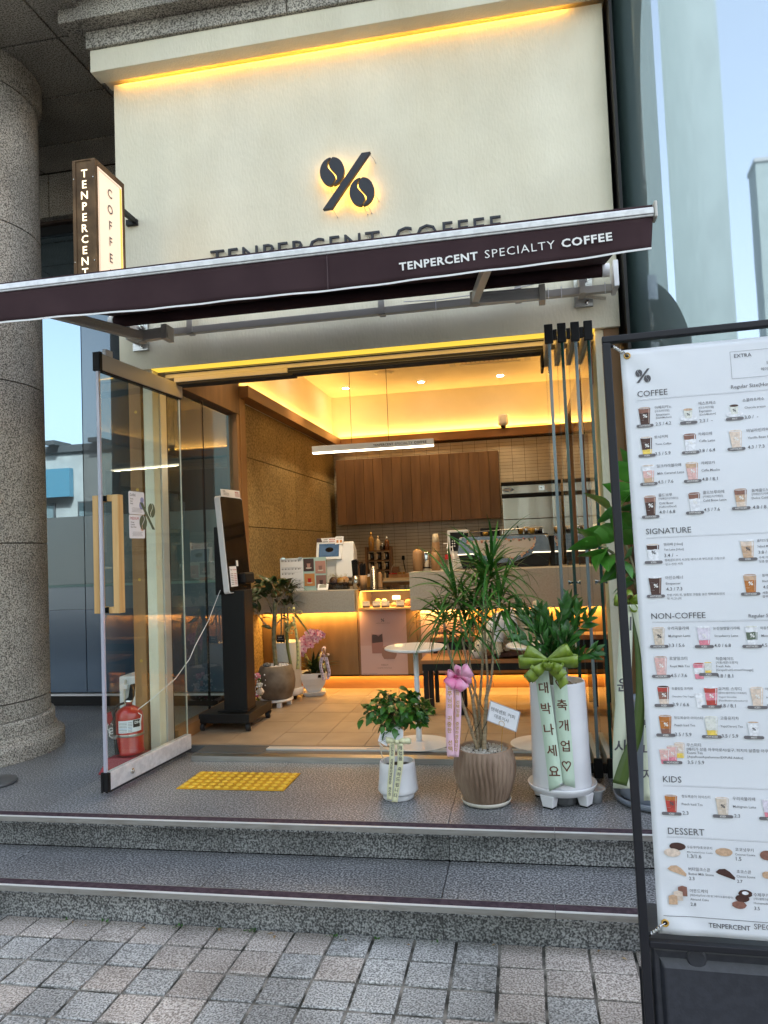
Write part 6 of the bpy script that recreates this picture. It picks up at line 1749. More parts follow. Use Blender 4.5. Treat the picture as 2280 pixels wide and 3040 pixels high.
for n__, (kd, cx, vt, vb, wd, pl_, cxb) in enumerate(MENU_CUPS):
    if cx + wd / 2 > BU1: continue
    zc = PZ + (n__ % 7) * .00012; q = MB(); pill = MB()
    h_ = vt - vb
    if kd == 'hotcup':
        u0 = cx; q.add([(u0 + x, vb + h_ * .32 + y, zc) for x, y in oval(0, 0, wd * .95, h_ * .22)], [tuple(range(20))], ix['white'], Fm)
        q.add([(u0 - wd * .5, vt - h_ * .08, zc + .0003), (u0 - wd * .36, vb + h_ * .30, zc + .0003), (u0 + wd * .36, vb + h_ * .30, zc + .0003), (u0 + wd * .5, vt - h_ * .08, zc + .0003)], [(0, 1, 2, 3)], ix['pale'], Fm)
        q.add([(u0 + x, vt - h_ * .08 + y, zc + .0005) for x, y in oval(0, 0, wd * .5, h_ * .09)], [tuple(range(20))], ix['tan'] if n__ == 1 else ix['coffee'], Fm)
        logo(q, Fm @ Matrix.Translation((u0, vb + h_ * .58, zc + .0006)), h_ * .2, mi=len(names))
    else:
        cols, top, lw = kinds[kd]
        hw, bw_ = wd / 2, wd / 2 * .70
        L3 = [0, .30, .68, .94]
        for k in range(3):
            a, b_ = L3[k], L3[k + 1]; wa = bw_ + (hw - bw_) * a; wb_ = bw_ + (hw - bw_) * b_
            wv = h_ * .02
            q.add([(cx - wa, vb + h_ * a, zc), (cx + wa, vb + h_ * a, zc), (cx + wb_, vb + h_ * b_, zc), (cx + wb_ * .3, vb + h_ * b_ + wv * (k < 2), zc), (cx - wb_ * .4, vb + h_ * b_ - wv * (k < 2), zc), (cx - wb_, vb + h_ * b_, zc)], [(0, 1, 2, 3, 4, 5)], ix[cols[k]], Fm)
        q.add([(cx + x, vt - h_ * .045 + y, zc + .0003) for x, y in oval(0, 0, hw * 1.06, h_ * .055)], [tuple(range(20))], ix['white'], Fm)
        q.add([(cx + x, vt - h_ * .04 + y, zc + .0005) for x, y in oval(0, 0, hw * .92, h_ * .042)], [tuple(range(20))], ix[top], Fm)
        q.add([(cx + hw * .82, vb + h_ * .9, zc + .0003), (cx + hw * .60, vb + h_ * .12, zc + .0003), (cx + hw * .52, vb + h_ * .12, zc + .0003), (cx + hw * .70, vb + h_ * .9, zc + .0003)], [(0, 1, 2, 3)], ix['ice'] if kd in ('americano', 'peach', 'blacktea', 'peachred', 'einspanner') else ix['white'], Fm)
        logo(q, Fm @ Matrix.Translation((cx + hw * .05, vb + h_ * .52, zc + .0006)), h_ * .2, mi=len(names) + (1 if lw else 0))
    if pl_:
        pw = .0395 * (1 + .1 * (-vb)) / 2; ph = .0036
        pz_ = PZ + .0013
        pill.add([(cxb + .002 + x, vb - .001 + y, pz_) for x, y in rrect(-pw / 1, pw / 1, -ph, ph, ph * .98)], [tuple(range(24))], 0, Fm @ Matrix.Translation((0, 0, 0)) @ Matrix.Translation((0, 0, 0)))
        text(pill, pl_, Fm @ Matrix.Translation((cxb + .002, vb - .0030, pz_ + .0003)), height=.0040, align='C', mi=1, bold=.01)
    drape(q); drape(pill); cup_ = q.build('drink_picture', CM, mn)
    if pl_: pill.build('drink_tag', ['ink_mid', 'letter_white'], cup_)
q = MB()
for cx, cy_, rx, ry, m_ in ((.0978, -1.2515, .0181, .0089, 'coffee'), (.0856, -1.2659, .0185, .0096, 'milk'), (.1996, -1.2586, .0186, .0091, 'tan'), (.2905, -1.2605, .016, .0108, 'cocoa'),
                           (.2383, -1.349, .0147, .0086, 'coffee'), (.2312, -1.3601, .0149, .0082, 'coffee'), (.2239, -1.3748, .0153, .0086, 'cocoa'), (.2871, -1.3044, .0103, .008, 'tan')):
    zc += .0001; q.add([(cx + x * (1 + .05 * sin(7 * x * 900)), cy_ + y, PZ + .0002) if m_ != 'milk' else (cx + x, cy_ + y, PZ + .0004) for x, y in oval(0, 0, rx, ry, 22)], [tuple(range(22))], ix[m_], Fm)
q.add([(.2383 + x, -1.3475 + y, PZ + .0006) for x, y in oval(0, 0, .007, .004)], [tuple(range(20))], ix['white'], Fm)
for cx, cy_, rx, ry, m_ in ((.0931, -1.3068, .0209, .0121, 'tan'), (.1986, -1.3083, .0207, .0119, 'coffee')):
    q.add([(cx - rx, cy_ + ry * .3, PZ), (cx - rx * .7, cy_ - ry * .05, PZ), (cx + rx * .95, cy_ - ry, PZ), (cx + rx, cy_ - ry * .5, PZ), (cx + rx * .45, cy_ + ry * .55, PZ), (cx, cy_ + ry, PZ), (cx - rx * .6, cy_ + ry * .9, PZ)], [tuple(range(7))], ix[m_], Fm)
for cx, cy_, rx, ry, m_ in ((.1028, -1.3512, .0099, .0117, 'cocoa'), (.0925, -1.3623, .0099, .0113, 'milk'), (.0805, -1.3722, .0097, .0109, 'tan')):
    zc += .0003; q.add([(cx - rx, cy_ - ry, zc), (cx + rx, cy_ - ry, zc), (cx + rx, cy_ + ry * .8, zc), (cx, cy_ + ry, zc), (cx - rx, cy_ + ry * .7, zc)], [tuple(range(5))], ix[m_], Fm)
drape(q); tag(q.build('dessert_pictures', CM, mn), kind='stuff')
for u, v_, fu, fv in ((.0592, -.0551, .0235, -.0255), (.0593, -1.4257, .0225, -1.4535), (.625, -.0551, .660, -.0255), (.625, -1.4257, .660, -1.4535)):
    q = MB(); q.lathe([(.0052, 0), (.0052, .0022), (.0068, .003), (.0085, .0022), (.0088, 0)], 20, cap=False); o = q.build('eyelet', 'gold', mn, world=False); o.matrix_local = Matrix.Translation(-wloc(mn)) @ (Fm @ Matrix.Translation((u, v_, .0008)))
    q = MB(); q.add([(u + x, v_ + y, .0010) for x, y in oval(0, 0, .0049, .0049)], [tuple(range(20))], 0, Fm); q.build('eyelet_hole', 'black', o) if False else q.build('eyelet_hole', 'black', mn)
    q = MB(); n_ = 70
    A_ = Vector((fu, fv, .004)); B_ = Vector((u + (fu - u) * .25, v_ + (fv - v_) * .25, .004)); d = (B_ - A_); ax = d.normalized(); s1 = ax.orthogonal().normalized(); s2 = ax.cross(s1)
    P_ = []
    for k in range(n_ + 1):
        t_ = k / n_; r_ = .0036; a = t_ * 2 * pi * 11
        P_.append(Fm @ (A_ + d * (.15 + .8 * t_) + s1 * r_ * cos(a) + s2 * r_ * sin(a)))
    q.tube([Fm @ A_] + P_ + [Fm @ Vector((u, v_, .003))], .0010, 5); q.build('lacing_spring', 'chrome', mn)
    q = MB(); q.sphere(Fm @ Vector((fu - .002 * (1 if fu < .3 else -1), fv, .002)), .006, 10, 8); q.build('lacing_hook', 'black', mn, smooth=True)
# water tank foot
wt = thing('water_tank_base', 'dark plastic water tank weighting the foot of the menu banner stand', 'water tank', (.56, 2.05, -.335))
q = MB()
tk = [(.023, -1.4835, -.02), (.661, -1.4835, -.02), (.661, -2.07, -.02), (.023, -2.07, -.02)]
def ring(u0, u1, v0, v1, z): return [(u0, v0, z), (u1, v0, z), (u1, v1, z), (u0, v1, z)]
rings = [ring(.023, .661, -1.4835, -2.06, -.26), ring(.023, .661, -1.4835, -2.06, -.020), ring(.030, .654, -1.489, -2.055, -.014), ring(.044, .640, -1.515, -2.03, -.014), ring(.052, .632, -1.528, -1.64, -.004), ]
vs = [p for r_ in rings for p in r_]; fs = [(3, 2, 1, 0)]
for k in range(len(rings) - 1):
    for a in range(4): fs.append((k * 4 + a, k * 4 + (a + 1) % 4, k * 4 + 4 + (a + 1) % 4, k * 4 + 4 + a))
fs.append(tuple(range(16, 20)))
q.add([(x, y, z) for x, y, z in vs], [tuple(reversed(f)) for f in fs], None, Fm); q.build('tank_body', 'tank', wt, bevel=.006, seg=3)
q = MB(); q.lathe([(.022, 0), (.022, .003), (.018, .006), (.001, .006)], 24); o = q.build('filler_cap', 'tank', wt, world=False); o.matrix_local = Matrix.Translation(-wloc(wt)) @ (Fm @ Matrix.Translation((.125, -1.505, -.014)))
# ================================================================== PLANTS AND RIBBONS
def leaf_arc(L_, W_, e0, e1, n=7, fold=.25, tip=1.6, base=.25, wide=.45):
    """leaf mesh along +X: starts at elevation e0, ends at e1 (degrees)"""
    vs = []; fs = []; x = z = 0
    for i in range(n + 1):
        t_ = i / n; e = R(e0 + (e1 - e0) * t_)
        if i: x += L_ / n * cos(e); z += L_ / n * sin(e)
        w_ = W_ / 2 * max(.02, (sin(pi * min(1, t_ ** wide * .5 / .5)) if wide else 1))
        f_ = fold * w_
        vs += [(x, -w_, z + f_ * cos(e)), (x, 0, z), (x, w_, z + f_ * cos(e))]
    for i in range(n):
        a = i * 3; fs += [(a, a + 3, a + 4, a + 1), (a + 1, a + 4, a + 5, a + 2)]
    return vs, fs
def leaf_mesh(name, m_, L_, W_, e0, e1, n=6, fold=.25, wide=.8, veinm=None):
    q = MB(); vs, fs = leaf_arc(L_, W_, e0, e1, n, fold, wide=wide); q.add(vs, fs, 0)
    if veinm:
        vv = [(vs[i * 3 + 1][0], -W_ * .018, vs[i * 3 + 1][2] + .0009) for i in range(n + 1)] + [(vs[i * 3 + 1][0], W_ * .018, vs[i * 3 + 1][2] + .0009) for i in range(n + 1)]
        q.add(vv, [(i, i + 1, n + 2 + i, n + 1 + i) for i in range(n)], 1)
    return mesh_of(q, name, [m_, veinm] if veinm else m_, True)
def place_leaf(me, parent, base, az, sc=1, el=0, rl=0):
    M4 = Matrix.Translation(Vector(base) - wloc(parent)) @ Matrix.Rotation(az, 4, 'Z') @ Matrix.Rotation(-el, 4, 'Y') @ Matrix.Rotation(rl, 4, 'X') @ Matrix.Scale(sc, 4)
    return inst(me, 'leaf', parent, M4)

def curve_pts(pts, n=24):
    """Catmull-Rom through points"""
    P = [Vector(p) for p in pts]; P = [P[0] * 2 - P[1]] + P + [P[-1] * 2 - P[-2]]
    out = []
    seg = len(P) - 3
    for s_ in range(seg):
        for k in range(n // seg + 1):
            t_ = k / (n // seg + 1)
            a, b_, c_, d = P[s_:s_ + 4]
            out.append(.5 * ((2 * b_) + (c_ - a) * t_ + (2 * a - 5 * b_ + 4 * c_ - d) * t_ ** 2 + (3 * b_ - a - 3 * c_ + d) * t_ ** 3))
    out.append(P[-2]); return out
def ribbon(name, m_, parent, pts, width, wdir=(1, 0, 0), cut=0, txt=None, ink='ink', th=None, label=None, t0=.1, t1=.95, charw=.7, twist=None):
    C = curve_pts(pts, 26); w_ = Vector(wdir).normalized()
    ws = width if isinstance(width, (list, tuple)) else (width, width)
    a = []; b_ = []
    for i, p in enumerate(C):
        ww = ws[0] + (ws[1] - ws[0]) * i / (len(C) - 1)
        a.append(p - w_ * ww / 2); b_.append(p + w_ * ww / 2)
    q = MB()
    if cut:   # swallow tail
        d = (C[-1] - C[-2]).normalized()
        b_[-1] = b_[-1] + d * cut; a[-1] = a[-1] - d * 0
    q.strip(a, b_)
    o = q.build(name, m_, parent, smooth=True, solid=.0007)
    if txt:
        L_ = [0]
        for i in range(1, len(C)): L_.append(L_[-1] + (C[i] - C[i - 1]).length)
        T_ = L_[-1]; q = MB(); n_ = len(txt); pitch = T_ * (t1 - t0) / n_
        for k, ch in enumerate(txt):
            if ch == ' ': continue
            s_ = T_ * t0 + pitch * (k + .5)
            i = max(j for j in range(len(C)) if L_[j] <= s_); i = min(i, len(C) - 2)
            p = C[i].lerp(C[i + 1], (s_ - L_[i]) / max(1e-6, L_[i + 1] - L_[i])); d = (C[i + 1] - C[i]).normalized()
            up_ = -d; nrm = w_.cross(up_).normalized(); size = min(pitch * .86, ws[0] * charw)
            if th: size = th
            text(q, ch, frame(p + nrm * .0014 - up_ * size * .45, w_, up_), height=size, align='C', bold=.015)
        q.build('lettering', ink, o if o.parent is None or o.parent.parent is None else parent)
    return o
def bow(name, m_, parent, c, loops, width, knot=.012, solid=.0009):
    """loops: (direction vector, length, opening, width factor)"""
    c = Vector(c); q = MB()
    for d, L_, op, wf, side in loops:
        d = Vector(d).normalized(); side = Vector(side).normalized(); side = (side - d * side.dot(d)).normalized(); wd_ = d.cross(side).normalized()
        a = []; b_ = []
        for k in range(17):
            t_ = k / 16 * 2 * pi
            r_ = (1 - cos(t_)) / 2
            p = c + d * (L_ * r_ ** .8) + side * (op * sin(t_) * (.35 + .65 * r_))
            ww = width * wf * (.35 + .65 * min(1, r_ * 1.6)) / 2
            a.append(p - wd_ * ww); b_.append(p + wd_ * ww)
        q.strip(a, b_)
    q.sphere(c, knot, 12, 8)
    return q.build(name, m_, parent, smooth=True, solid=solid)

random.seed(21)
# ---- pot A : small white pot with weeping fig and yellow ribbon
pa = thing('potted_ficus', 'small bushy ficus in a white round pot with cream ribbon lettering, leftmost on the platform', 'potted plant', (-.668, 3.66, 0))
MB().lathe([(.074, .001), (.078, .004), (.078, .022), (.074, .026), (.092, .030), (.099, .040), (.0985, .055), (.089, .15), (.087, .176), (.083, .180), (.078, .176), (.077, .150), (.001, .150)], 44, (-.668, 3.66, 0)).build('pot', 'white_pot', pa, smooth=True)
MB().lathe([(.076, .151), (.04, .157), (.001, .158)], 24, (-.668, 3.66, 0)).build('soil', 'soil', pa, smooth=True)
MB().tube([(-.66, 3.665, .155), (-.655, 3.67, .25), (-.65, 3.67, .33)], [.010, .008, .006], 8).build('trunk', 'bark_pale', pa, smooth=True)
lm = [leaf_mesh('leaf', m_, .052, .033, e0, e1, 4, .2, .72) for m_, e0, e1 in (('leaf_d', 15, -25), ('leaf_d', -10, -55), ('leaf_c', 5, -40), ('leaf_d', 30, -10))]
q = MB()
nl = 0
while nl < 292:
    u = random.uniform(-1, 1); a = random.uniform(0, 2 * pi); rr = random.random() ** .45
    s_ = sqrt(1 - u * u)
    p = Vector((-.652 + .165 * rr * s_ * cos(a), 3.66 + .12 * rr * s_ * sin(a), .428 + .105 * rr * u))
    if u < -.3 and random.random() < .35: continue
    if p.z < .335 and abs(p.x + .655) < .05: continue
    if random.random() < .12: p += Vector((cos(a) * .03, sin(a) * .01, -.015))
    if p.x < -.76 and random.random() < .5: p.z -= .02
    az = atan2(p.y - 3.66, p.x + .655) + random.gauss(0, .7)
    place_leaf(random.choice(lm), pa, p, az, random.uniform(.75, 1.2), el=random.gauss(-.25, .35), rl=random.gauss(0, .5)); nl += 1
    if nl % 6 == 0: q.tube([(-.65, 3.67, .31 + random.uniform(-.02, .03)), Vector((-.65, 3.67, .36)).lerp(p, .5) + Vector((0, 0, .02)), p], .0016, 4)
q.build('twigs', 'bark_green', pa)
ra = thing('congratulation_ribbon', 'cream bow ribbon with black Korean lettering on the small white pot', 'ribbon', (-.66, 3.56, .02))
bow('bow', 'rib_yellow', ra, (-.645, 3.562, .298), [((1, 0, 0.05), .036, .010, 1, (0, 1, .1)), ((-1, 0, 0), .04, .010, 1, (0, 1, .1)), ((1, .1, 0), .065, .012, 1, (0, 1, .1)), ((-1, .1, .05), .058, .012, 1, (0, 1, .1)), ((0, -1, 0), .02, .012, .9, (1, 0, 0))], .026, .006)
ribbon('ribbon_tail', 'rib_yellow', ra, [(-.669, 3.556, .29), (-.676, 3.557, .20), (-.688, 3.556, .10), (-.694, 3.552, .022)], (.027, .026), txt='국민연금 서울남부지역본부장 채수현', t0=.02, t1=.93, charw=.62, th=.0135)
ribbon('ribbon_tail', 'rib_yellow', ra, [(-.632, 3.556, .288), (-.634, 3.558, .20), (-.652, 3.556, .10), (-.668, 3.550, .012)], (.030, .028), txt='개업을 축하드립니다', t0=.03, t1=.93, th=.018)
cdA = thing('gift_card', 'white folded gift card clipped above the cream bow', 'card', (-.68, 3.60, .27))
q = MB(); q.add([(-.727, 3.585, .350), (-.686, 3.582, .335), (-.700, 3.576, .268), (-.745, 3.582, .293)], [(3, 2, 1, 0)]); q.build('card_left', 'paper', cdA, solid=.0008)
q = MB(); q.add([(-.708, 3.592, .355), (-.642, 3.590, .361), (-.618, 3.588, .342), (-.620, 3.576, .295), (-.690, 3.578, .305)], [(4, 3, 2, 1, 0)]); q.build('card_right', 'paper', cdA, solid=.0008)
q = MB(); Fc = frame((-.741, 3.580, .296), Vector((.043, -.006, -.022)), Vector((.02, .004, .06)))
for k in range(6): q.b(.006, .034 - .004 * (k % 3), .010 + k * .008, .0115 + k * .008, .0015, .0019, 0, Fc)
text(q, '축하', frame((-.675, 3.5835, .332), (1, -.02, 0), (0, .05, 1)), height=.010); q.build('card_writing', 'ink_mid', cdA)
q = MB(); q.tube([(-.70, 3.58, .315), (-.735, 3.58, .285), (-.73, 3.58, .23), (-.715, 3.60, .165)], .0022, 6); q.tube([(-.742, 3.58, .283), (-.722, 3.58, .262)], .004, 6); q.build('plastic_clip', 'glass_edge' if False else 'saucer', cdA)

# ---- pot B : dracaena in the ribbed pot
pb = thing('potted_dracaena', 'tall multi stemmed dracaena with long narrow leaves in a brown ribbed pot', 'potted plant', (-.235, 3.62, 0))
MB().lathe([(.098, .002), (.112, .006), (.120, .022), (.116, .024), (.108, .010), (.001, .009)], 44, (-.235, 3.62, 0)).build('saucer', 'saucer', pb, smooth=True)
n_ = 36 * 8; vs = []; fs = []
prof = [(.098, .0105), (.106, .020), (.130, .075), (.1465, .135), (.150, .175), (.146, .215), (.135, .245), (.131, .258)]
for (r_, z) in prof:
    fl_ = .095 * min(1, max(0, (z - .015) / .03)) * min(1, max(0, (.252 - z) / .03))
    for k in range(n_):
        t_ = 2 * pi * k / n_; wob = t_ + .05 * sin(z * 30 + 3 * t_)
        rr = r_ * (1 - fl_ * (1 - abs(sin(wob * 18))) ** 1.3)
        vs.append((-.235 + rr * cos(t_), 3.62 + rr * sin(t_), z))
for i in range(len(prof) - 1):
    for k in range(n_): fs.append((i * n_ + k, i * n_ + (k + 1) % n_, (i + 1) * n_ + (k + 1) % n_, (i + 1) * n_ + k))
q = MB().add(vs, fs); q.lathe([(.131, .258), (.128, .261), (.117, .258), (.113, .235), (.001, .235)], 48, (-.235, 3.62, 0), cap=False); q.build('pot', 'ribbed', pb, smooth=True)
q = MB(); random.seed(4)
MB().lathe([(.112, .236), (.001, .240)], 24, (-.235, 3.62, 0)).build('soil', 'soil', pb)
for k in range(900):
    a = random.uniform(0, 2 * pi); r_ = .112 * sqrt(random.random()); s_ = random.uniform(.0025, .006)
    c_ = Vector((-.235 + r_ * cos(a), 3.62 + r_ * sin(a), .243 + random.uniform(0, .008) + .006 * (1 - r_ / .112)))
    pts6 = [c_ + Vector((random.uniform(-1, 1) * .3 + dx, random.uniform(-1, 1) * .3 + dy, dz)) * s_ for dx, dy, dz in ((1, 0, 0), (0, 1, 0), (-1, 0, 0), (0, -1, 0), (0, 0, .8), (0, 0, -.8))]
    q.add(pts6, [(0, 1, 4), (1, 2, 4), (2, 3, 4), (3, 0, 4), (1, 0, 5), (2, 1, 5), (3, 2, 5), (0, 3, 5)])
tag(q.build('pebbles', 'gravel', pb), kind='stuff')
stems = [
    ([(-.262, 3.61, .24), (-.30, 3.60, .38), (-.333, 3.60, .50), (-.35, 3.60, .60), (-.385, 3.60, .74), (-.40, 3.60, .86)], .0075),
    ([(-.255, 3.62, .24), (-.270, 3.62, .40), (-.278, 3.62, .49)], .0105),
    ([(-.278, 3.62, .485), (-.292, 3.61, .56), (-.30, 3.60, .68), (-.315, 3.60, .80), (-.32, 3.60, .93)], .0060),
    ([(-.277, 3.62, .48), (-.262, 3.625, .56), (-.285, 3.63, .66), (-.275, 3.63, .85)], .0050),
    ([(-.245, 3.635, .24), (-.250, 3.635, .36), (-.252, 3.635, .455)], .0095),
    ([(-.252, 3.635, .45), (-.262, 3.64, .50), (-.285, 3.64, .57), (-.283, 3.64, .70), (-.25, 3.64, .88)], .0052),
    ([(-.248, 3.635, .45), (-.235, 3.63, .56), (-.222, 3.63, .68), (-.215, 3.63, .85), (-.205, 3.62, 1.02)], .0060),
    ([(-.235, 3.60, .24), (-.220, 3.60, .40), (-.210, 3.60, .51)], .0105),
    ([(-.210, 3.60, .50), (-.200, 3.60, .60), (-.205, 3.60, .75), (-.195, 3.60, .90), (-.18, 3.60, 1.06)], .0058),
    ([(-.208, 3.60, .50), (-.185, 3.595, .58), (-.172, 3.59, .68), (-.165, 3.59, .80), (-.145, 3.59, .92)], .0060)]
for P_, r_ in stems:
    C = curve_pts(P_, 22); n_ = len(C)
    MB().tube(C, [r_ * (1.06 - .25 * i / n_) * (1 + .10 * sin(i * 2.4)) for i in range(n_)], 9).build('stem', 'bark_pale', pb, smooth=True)
q = MB()
for cx_, cy_, zz0, zz1, r_ in ((-.275, 3.60, .26, .50, .013), (-.262, 3.62, .25, .46, .016), (-.225, 3.60, .26, .48, .0145), (-.30, 3.60, .55, .8, .009), (-.182, 3.592, .55, .85, .009)):
    L_ = int((zz1 - zz0) / .012); q.tube([(cx_ + (-.10 if cx_ == -.275 else 0) * (k / L_ - .3) * .5 + r_ * cos(k * .55), cy_ + r_ * sin(k * .55), zz0 + (zz1 - zz0) * k / L_) for k in range(L_ + 1)], .0014, 4)
q.build('black_wire', 'black', pb)
dm = []
for m_ in ('leaf_a', 'leaf_b'):
    for e0, e1 in ((84, 25), (70, -15), (56, -45), (44, -62), (28, -72), (10, -72), (-12, -75)):
        dm.append(leaf_mesh('leaf', m_, .315, .0150, e0, e1, 8, .30, .50))
random.seed(8)
heads = [((-.40, 3.60, .87), 40, .85), ((-.33, 3.60, .97), 50, 1.0), ((-.20, 3.62, 1.03), 42, 1.0), ((-.165, 3.60, 1.09), 54, 1.0), ((-.12, 3.59, .95), 46, 1.0), ((-.25, 3.64, .92), 34, .95), ((-.30, 3.63, .84), 22, .9), ((-.09, 3.60, .86), 10, .8)]
for h_, n_, sc_ in heads:
    for k in range(n_):
        az = k * 2.399 + random.uniform(-.3, .3); t_ = k / n_
        vi = int(min(6, max(0, round(t_ * 6.2 + random.gauss(0, .7)))))
        me = dm[vi + (7 if (t_ < .35 and random.random() < .7) or random.random() < .22 else 0)]
        z = h_[2] + .03 - .085 * t_
        place_leaf(me, pb, (h_[0], h_[1], z), az, sc_ * random.uniform(.8, 1.18), rl=random.gauss(0, .25))
cB = thing('message_card', 'laminated white card with handwritten Korean in the dracaena pot', 'card', (-.15, 3.56, .25))
q = MB(); c4 = [(-.212, 3.553, .400), (-.076, 3.548, .347), (-.052, 3.552, .440), (-.191, 3.556, .494)]; q.add(c4, [(3, 2, 1, 0)][::-1]); q.build('lamination', mat('lamination', (.45, .45, .5), .2, coat=.5), cB, solid=.0006)
cx4 = [sum(p[i] for p in c4) / 4 for i in range(3)]
q = MB(); q.add([(cx4[0] + (p[0] - cx4[0]) * .93, p[1] - .0012, cx4[2] + (p[2] - cx4[2]) * .92) for p in c4], [(0, 1, 2, 3)]); q.build('card', 'paper', cB)
Fc = frame((c4[0][0], c4[0][1] - .002, c4[0][2]), Vector(c4[1]) - Vector(c4[0]), Vector(c4[3]) - Vector(c4[0]))
q = MB(); text(q, '텐퍼센트 커피', Fc @ Matrix.Translation((.012, .055, .0006)), width=.115, height=.017); text(q, '대표이사', Fc @ Matrix.Translation((.033, .028, .0006)), width=.070, height=.017); q.build('handwriting', 'ink_mid', cB)
q = MB(); q.tube([Fc @ Vector((.072 + .013 * cos(t_ * pi / 10), .012 + .013 * sin(t_ * pi / 10), .001)) for t_ in range(21)], .0011, 5); q.build('ring', 'gold', cB)
MB().tube([(-.135, 3.556, .40), (-.145, 3.57, .32), (-.15, 3.58, .245)], .0016, 5).build('wire_stick', 'gold', cB)
rb_ = thing('pink_ribbon', 'bright pink bow with pale pink lettered ribbon tied to the dracaena', 'ribbon', (-.34, 3.49, .25))
bow('bow', 'bow_pink', rb_, (-.338, 3.492, .618), [((.8, -.1, .40), .075, .022, 1.3, (0, 1, .3)), ((1, 0, -.05), .070, .020, 1.2, (0, 1, .1)), ((-.5, -.2, -.5), .06, .018, 1.2, (0, 1, -.3)), ((.1, -.3, -.9), .06, .018, 1.3, (.3, 1, 0)), ((.45, -.3, -.7), .072, .016, 1.1, (0, 1, .3)), ((.4, -.1, .8), .05, .02, 1.2, (0, 1, 0)), ((-.7, -.1, .1), .045, .02, 1.1, (0, 1, .2))], .046, .009)
bow('organza_bow', 'bow_magenta', rb_, (-.340, 3.480, .620), [((-1, 0, .25), .052, .008, .7, (0, .2, 1)), ((.8, 0, -.4), .05, .008, .7, (0, .2, 1)), ((.3, -.2, .8), .04, .006, .5, (1, 0, 0))], .022, .006)
ribbon('bow_end', 'bow_magenta', rb_, [(-.345, 3.482, .62), (-.375, 3.48, .618), (-.398, 3.482, .60), (-.402, 3.484, .575)], (.016, .010), wdir=(.2, 0, 1))
ribbon('ribbon_tail', 'rib_pink', rb_, [(-.372, 3.478, .59), (-.374, 3.470, .50), (-.380, 3.468, .38), (-.379, 3.468, .252)], (.036, .036), cut=-.006, txt='점주님의 귀중한 선택', ink='gold', t0=.02, t1=.93, th=.021)
ribbon('ribbon_tail', 'rib_pink', rb_, [(-.342, 3.486, .59), (-.337, 3.480, .50), (-.345, 3.476, .38), (-.358, 3.474, .250)], (.034, .030), txt='당신의 선택임을 증명하겠습니다', ink='gold', t0=.0, t1=.93, th=.0155)

# ---- pot C : ZZ plant in the tall white planter
pc = thing('potted_zz_plant', 'glossy upright leaved plant in a tall white cylinder planter with lime bow', 'potted plant', (.125, 3.66, 0))
MB().lathe([(.1365, .077), (.1375, .085), (.1295, .560), (.1265, .568), (.119, .566), (.117, .535), (.001, .535)], 56, (.125, 3.66, 0)).build('planter', 'white_pot', pc, smooth=True)
MB().lathe([(.112, .536), (.001, .542)], 24, (.125, 3.66, 0)).build('soil', 'soil', pc)
q = MB()
for k in range(260):
    a = random.uniform(0, 6.28); r_ = .108 * sqrt(random.random()); s_ = random.uniform(.004, .008); c_ = Vector((.125 + r_ * cos(a), 3.66 + r_ * sin(a), .543))
    q.add([c_ + Vector((dx, dy, dz)) * s_ for dx, dy, dz in ((1, 0, 0), (0, 1, 0), (-1, .2, 0), (0, -1, 0), (.1, 0, .8))], [(0, 1, 4), (1, 2, 4), (2, 3, 4), (3, 0, 4)])
tag(q.build('bark_chips', 'bark_pale', pc), kind='stuff')
MB().lathe([(.120, .050), (.142, .058), (.156, .080), (.1615, .092), (.158, .096), (.150, .082), (.138, .074), (.001, .072)], 56, (.125, 3.66, 0)).build('tray', 'white_gloss', pc, smooth=True)
for k in range(4):
    a = R(45 + 90 * k + 12); cx_, cy_ = .125 + .120 * cos(a), 3.66 + .120 * sin(a)
    q = MB(); Mx = Matrix.Translation((cx_, cy_, 0)) @ Matrix.Rotation(a, 4, 'Z')
    q.add([Mx @ Vector(p) for p in ((-.020, -.026, .006), (.020, -.026, .006), (.020, .026, .006), (-.020, .026, .006), (-.03, -.036, .060), (.026, -.036, .060), (.026, .036, .060), (-.03, .036, .060))],
          [(3, 2, 1, 0), (4, 5, 6, 7), (0, 1, 5, 4), (1, 2, 6, 5), (2, 3, 7, 6), (3, 0, 4, 7)]); o = q.build('tray_leg', 'white_gloss', pc, bevel=.004)
    q = MB(); q.b(-.018, .018, -.024, .024, .0, .0055, None, Mx); q.build('rubber_pad', 'black', o)
MB().lathe([(.08, .004), (.085, .05)], 24, (.125, 3.66, 0)).build('inner_drum', 'dark_alu', pc)
dr = thing('drip_drawer', 'translucent grey drip drawer sticking out beside the tall white planter', 'drip tray', (.29, 3.65, 0))
q = MB(); q.lathe([(.030, .002), (.036, .045), (.050, .062), (.052, .066), (.040, .058), (.001, .05)], 28, (.272, 3.66, 0), sx=1.0, sy=1.2); q.build('cup', mat('smoky_plastic', (.38, .40, .42), .25), dr, smooth=True)
zm = [leaf_mesh('leaf', 'leaf_c', .086, .034, e0, e1, 6, .22, .72) for e0, e1 in ((10, -10), (20, 0), (-5, -25))]
random.seed(13)
zst = [((.10, 3.65), (-.035, 3.62, .93)), ((.11, 3.66), (.035, 3.64, .86)), ((.09, 3.63), (-.05, 3.58, .80)), ((.13, 3.66), (.175, 3.66, .93)), ((.15, 3.65), (.245, 3.64, .90)), ((.14, 3.63), (.285, 3.60, .87)),
       ((.12, 3.68), (.12, 3.70, .83)), ((.15, 3.68), (.215, 3.72, .95)), ((.10, 3.67), (.06, 3.74, .90)), ((.15, 3.62), (.30, 3.56, .72)), ((.12, 3.62), (.09, 3.54, .74)), ((.14, 3.62), (.19, 3.55, .78))]
